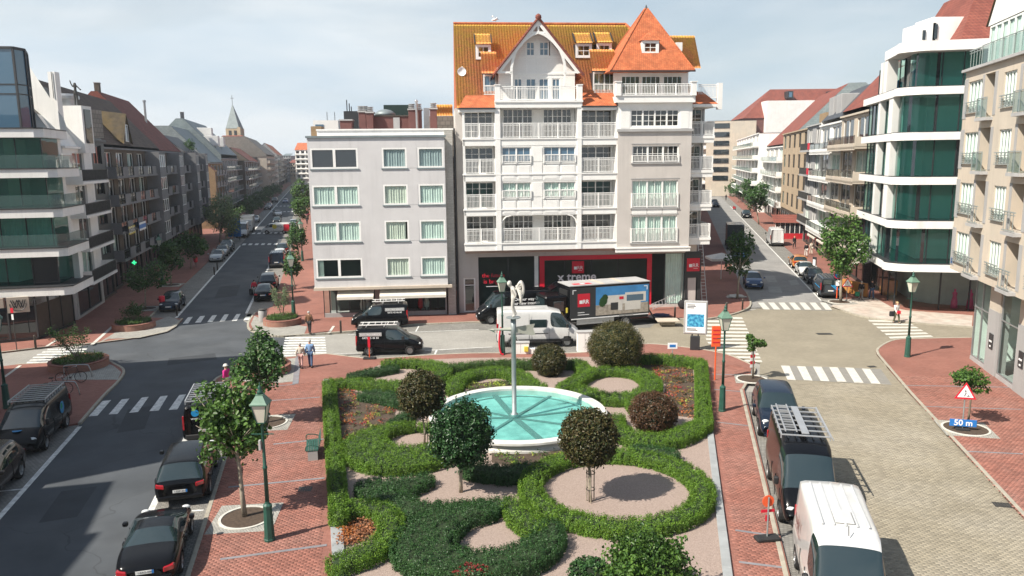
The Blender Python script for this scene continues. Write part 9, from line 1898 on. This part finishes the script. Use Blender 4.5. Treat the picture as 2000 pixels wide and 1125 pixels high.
o=person('woman in white jacket crossing the striped crossing at right', G(1750,631),R(-70),'white_cloth','olive_cloth','hair_blond',1.68,.18);hb=tag(MB().bbox(-.16,.16,-.07,.07,0,.26,.04).build('handbag', M['signal_red'],None,loc=G(1750,631)+Vector((.0,-.3,.78))),'red handbag carried by the woman in the white jacket','bag');tag(MB().bbox(-.2,.2,-.1,.1,0,.4,.05).build('shoulder_bag', M['black_cloth'],None,loc=G(1741,631)+Vector((0,0,.55))),'dark bag at the side of the woman in white','bag')
o=person('person in dark top and grey skirt walking by the slab block', GS(1681,585),R(80),'black_cloth','grey_cloth','hair_grey',1.66,.14);tag(MB().bbox(-.2,.2,-.08,.08,0,.42,.05).build('shopping_bag', M['green_bag'],None,loc=GS(1674,585)+Vector((0,0,.3))),'green shopping bag carried past the slab block','bag')
person('man in dark jacket and blue jeans walking by the slab block', GS(1702,584),R(85),'black_cloth','jeans','hair_dark',1.78,.2)
person('person in long dark clothes on the right street pavement', GS(1551,485),R(-80),'black_cloth','black_cloth','hair_blond',1.72,.15);person('person in dark top and pale trousers beside the terrace, right street', GS(1574,501),R(90),'black_cloth','white_cloth','hair_dark',1.75,.1);person('person in cream clothes beside the terrace, right street', GS(1584,497),R(100),'cream_jacket','cream_jacket','hair_dark',1.7,.1)
person('person in pink far along the left street pavement', GS(602,428),R(100),'pink_top','dark_trousers','hair_dark',1.7,.15);person('person in dark clothes far along the left street pavement', GS(600,438),R(100),'black_cloth','dark_trousers','hair_dark',1.75,.15);person('dark figure standing at the end of the right street', GS(1418,391),R(90),'black_cloth','dark_trousers','hair_dark',1.75,.15)
# ================================================================== LOOSE THINGS
SCO=thing('scooter','red scooter far up the right street','scooter', G(1434,410),HR_+.3)
for x in (-.55,.55):MB().lathe([(.12,-.05),(.22,-.05),(.22,.05),(.12,.05)],(x,0,.22),14,axis='y').build('wheel', M['tyre'],SCO)
mb=MB();mb.bbox(-.8,.05,-.17,.17,.35,.75,.08);mb.bbox(-.1,.45,-.15,.15,.25,.38,.04);mb.bbox(.38,.5,-.2,.2,.3,.95,.05);mb.build('body', M['paint_red'],SCO);MB().bbox(-.75,.0,-.14,.14,.76,.86,.03).build('seat', M['rubber'],SCO);MB().tube([(.45,-.3,1.05),(.45,.3,1.05)],.02,6).build('handlebar', M['plastic_black'],SCO)
PR=thing('parasol','white square parasol over a terrace in the shade, right street','parasol', GS(1408,545));MB().tube([(0,0,0),(0,0,2.6)],.04,8).build('pole', M['white_paint'],PR);mb=MB();mb.lathe([(2.0,2.35),(.05,2.85)],n=4,cap=False);mb.xf(Matrix.Rotation(R(45),4,'Z'));mb.build('canopy', M['white_cloth'],PR);mb=MB();mb.lathe([(2.0,2.12),(2.0,2.35)],n=4,cap=False);mb.xf(Matrix.Rotation(R(45),4,'Z'));mb.build('valance', M['white_cloth'],PR)
for i,(px,py,lb) in enumerate(((1332,603,'left of the black rubbish bags by the shop corner'),(1341,602,'right of the black rubbish bags by the shop corner'))):
 bg=blob(.36,(1,.9,1.15),seg=2,rough=.09);bg.v=[(x,y,max(0,z+.38)) for x,y,z in bg.v];o=thing('rubbish_bag',lb,'rubbish bag', GS(px,py),i);bg.build('bag', M['black_cloth'],o,True);MB().lathe([(.1,.72),(.03,.8),(.09,.9)],n=8).build('knot', M['black_cloth'],o)
LD=thing('aluminium_ladder','tall ladder leaning at the shop corner by the street','ladder', GS(1376,590),.1);q=MB();[q.bar((x,0,0),(x,1.6,5.2),.05) for x in (-.22,.22)];q.build('rails', M['aluminium'],LD);q=MB();[q.bar((-.22,1.6*t_,5.2*t_),(.22,1.6*t_,5.2*t_),.035) for t_ in np.linspace(.05,.95,17)];q.build('rungs', M['aluminium'],LD)
LD=thing('aluminium_ladder','short ladder lying against the shop window behind the lorry','ladder', GS(1296,605),.2);q=MB();[q.bar((-1.1,-.1+y*.5,.1+y),(1.1,-.1+y*.5,.9+y),.05) for y in (0,.4)];q.build('rails', M['aluminium'],LD);q=MB();[q.bar((-1.1+2.2*t_,-.1,.1+.8*t_),(-1.1+2.2*t_,.1,.5+.8*t_),.035) for t_ in np.linspace(.05,.95,8)];q.build('rungs', M['aluminium'],LD)
cl=blob(.75,(1.2,.5,.22),seg=3,rough=.16);cl.v=[(x,y,max(.0,z+.1)) for x,y,z in cl.v];tag(cl.build('white_sheet', M['white_cloth'],None,False, GS(1437,581)),'crumpled white sheet on the shaded corner pavement','sheet')
cl=blob(.6,(1.3,.6,.25),seg=3,rough=.16);cl.v=[(x,y,max(.0,z+.1)) for x,y,z in cl.v];tag(cl.build('dark_blanket', M['navy_cloth'] if 'navy_cloth' in M else mat('navy_cloth',(.06,.07,.13),.9),None,False, GS(1289,618)),'dark blue blanket heaped by the lorry tail lift','blanket')
WBX=thing('wooden_barrier','orange wooden hoarding under the tall tree of right street','barrier', GS(1668,577),R(-70));MB().bbox(-1.6,1.6,-.05,.05,.1,1.35,.02).build('panel', M['orange_wood'],WBX);[MB().box(x-.05,x+.05,.05,.15,0,1.4).build('post', M['bark'],WBX) for x in (-1.4,1.4)]
FP_=GS(1655,530);C,N=crown_pts(30,14,.5,(1,1,.7),.4,.2);v,q=simple_quads(C,N,.14);o=thing('flower_basket','hanging basket of pink flowers beside the tall tree','flowers',FP_+Vector((2.2,0,2.6)));stuff(obj('flowers',npmesh('flowers',v,q, M['petal_pink']),o));MB().lathe([(.05,-.55),(.3,-.3),(.34,-.15)],n=10).build('basket', M['brown_panel'],o)
AB=thing('pavement_board','small black advertising board on the right street pavement','sign', GS(1590,527),R(-70));MB().bbox(-.3,.3,-.05,.05,0,1.5,.02).build('board', M['dark_panel'],AB);MB().box(-.2,.2,-.06,-.051,.5,1.2).build('notice', M['white_sign'],AB)
KI=thing('kiosk','small red-roofed kiosk with white glazing, right street','kiosk',(xt(124)+4.3,124,.1),HR_-math.pi/2);MB().box(-2.2,2.2,-2,2,0,.9).build('base', M['paint_red'],KI);
for k in range(6):MB().box(-2.2+.733*k+.04,-2.2+.733*(k+1)-.04,-2.02,-1.98,.95,2.5).build('pane', M['pane_dark'],KI)
mb=MB();[mb.box(x-.04,x+.04,-2.04,-1.96,.9,2.6) for x in np.linspace(-2.2,2.2,7)];mb.build('glazing_bars', M['white_paint'],KI);mb=MB();mb.quad((-2.5,-2.4,2.6),(2.5,-2.4,2.6),(2.5,2,3.6),(-2.5,2,3.6));mb.build('roof', M['dark_red_tile'],KI)
# ---------------- buildings just outside the left edge: their shadows lie across the road
def shade_block(pts,h,label):
 o=thing('apartment_building',label,'building',(0,0,0),0,'apartment buildings lining the streets');MB().prism(pts,0,h).build('wall', M['grey_render'],o);MB().prism([(p[0],p[1]) for p in pts],h+.002,h+.3).build('parapet', M['stone_grey'],o)
 a,b=Vector(pts[0]),Vector(pts[1]);d=(b-a);L_=d.length;d/=L_;nn=Vector((d.y,-d.x))*-.03;n=int(L_/3.2)
 nn=nn if nn.x>0 else -nn
 for f in range(int(h/3.2)):
  for k in range(n):c=a+d*(L_*(k+.5)/n)+nn;z=.9+f*3.2;MB().quad((c.x-d.x*.8,c.y-d.y*.8,z),(c.x+d.x*.8,c.y+d.y*.8,z),(c.x+d.x*.8,c.y+d.y*.8,z+1.6),(c.x-d.x*.8,c.y-d.y*.8,z+1.6)).build('window', M['pane_dark'],o)
shade_block([(-32.1,42.1),(-30.2,23.1),(-46,20),(-48,38.7)],17.6,'tall apartment building beyond the left edge, shading the road')
shade_block([(-29.0,22.5),(-27.6,17.8),(-40,15),(-41.5,19.5)],14.8,'lower apartment building beyond the left edge beside the tall one')
shade_block([(-29.5,16.6),(-26.5,-6),(-40,-10),(-42,13)],17.6,'long apartment building beyond the lower left corner')
bpy.data.scenes.remove(TS)
# ---------------- the air itself: far things fade
hm=bpy.data.materials.new('haze_air');hm.use_nodes=True;ht=hm.node_tree;ht.nodes.clear();ho=ht.nodes.new('ShaderNodeOutputMaterial');hv=ht.nodes.new('ShaderNodeVolumePrincipled');hv.inputs['Color'].default_value=(.86,.93,1.0,1);hv.inputs['Density'].default_value=HAZE;hv.inputs['Anisotropy'].default_value=.3;ht.links.new(hv.outputs[0],ho.inputs['Volume'])
stuff(MB().box(-260,260,-70,760,-1.2,45).build('haze',hm))
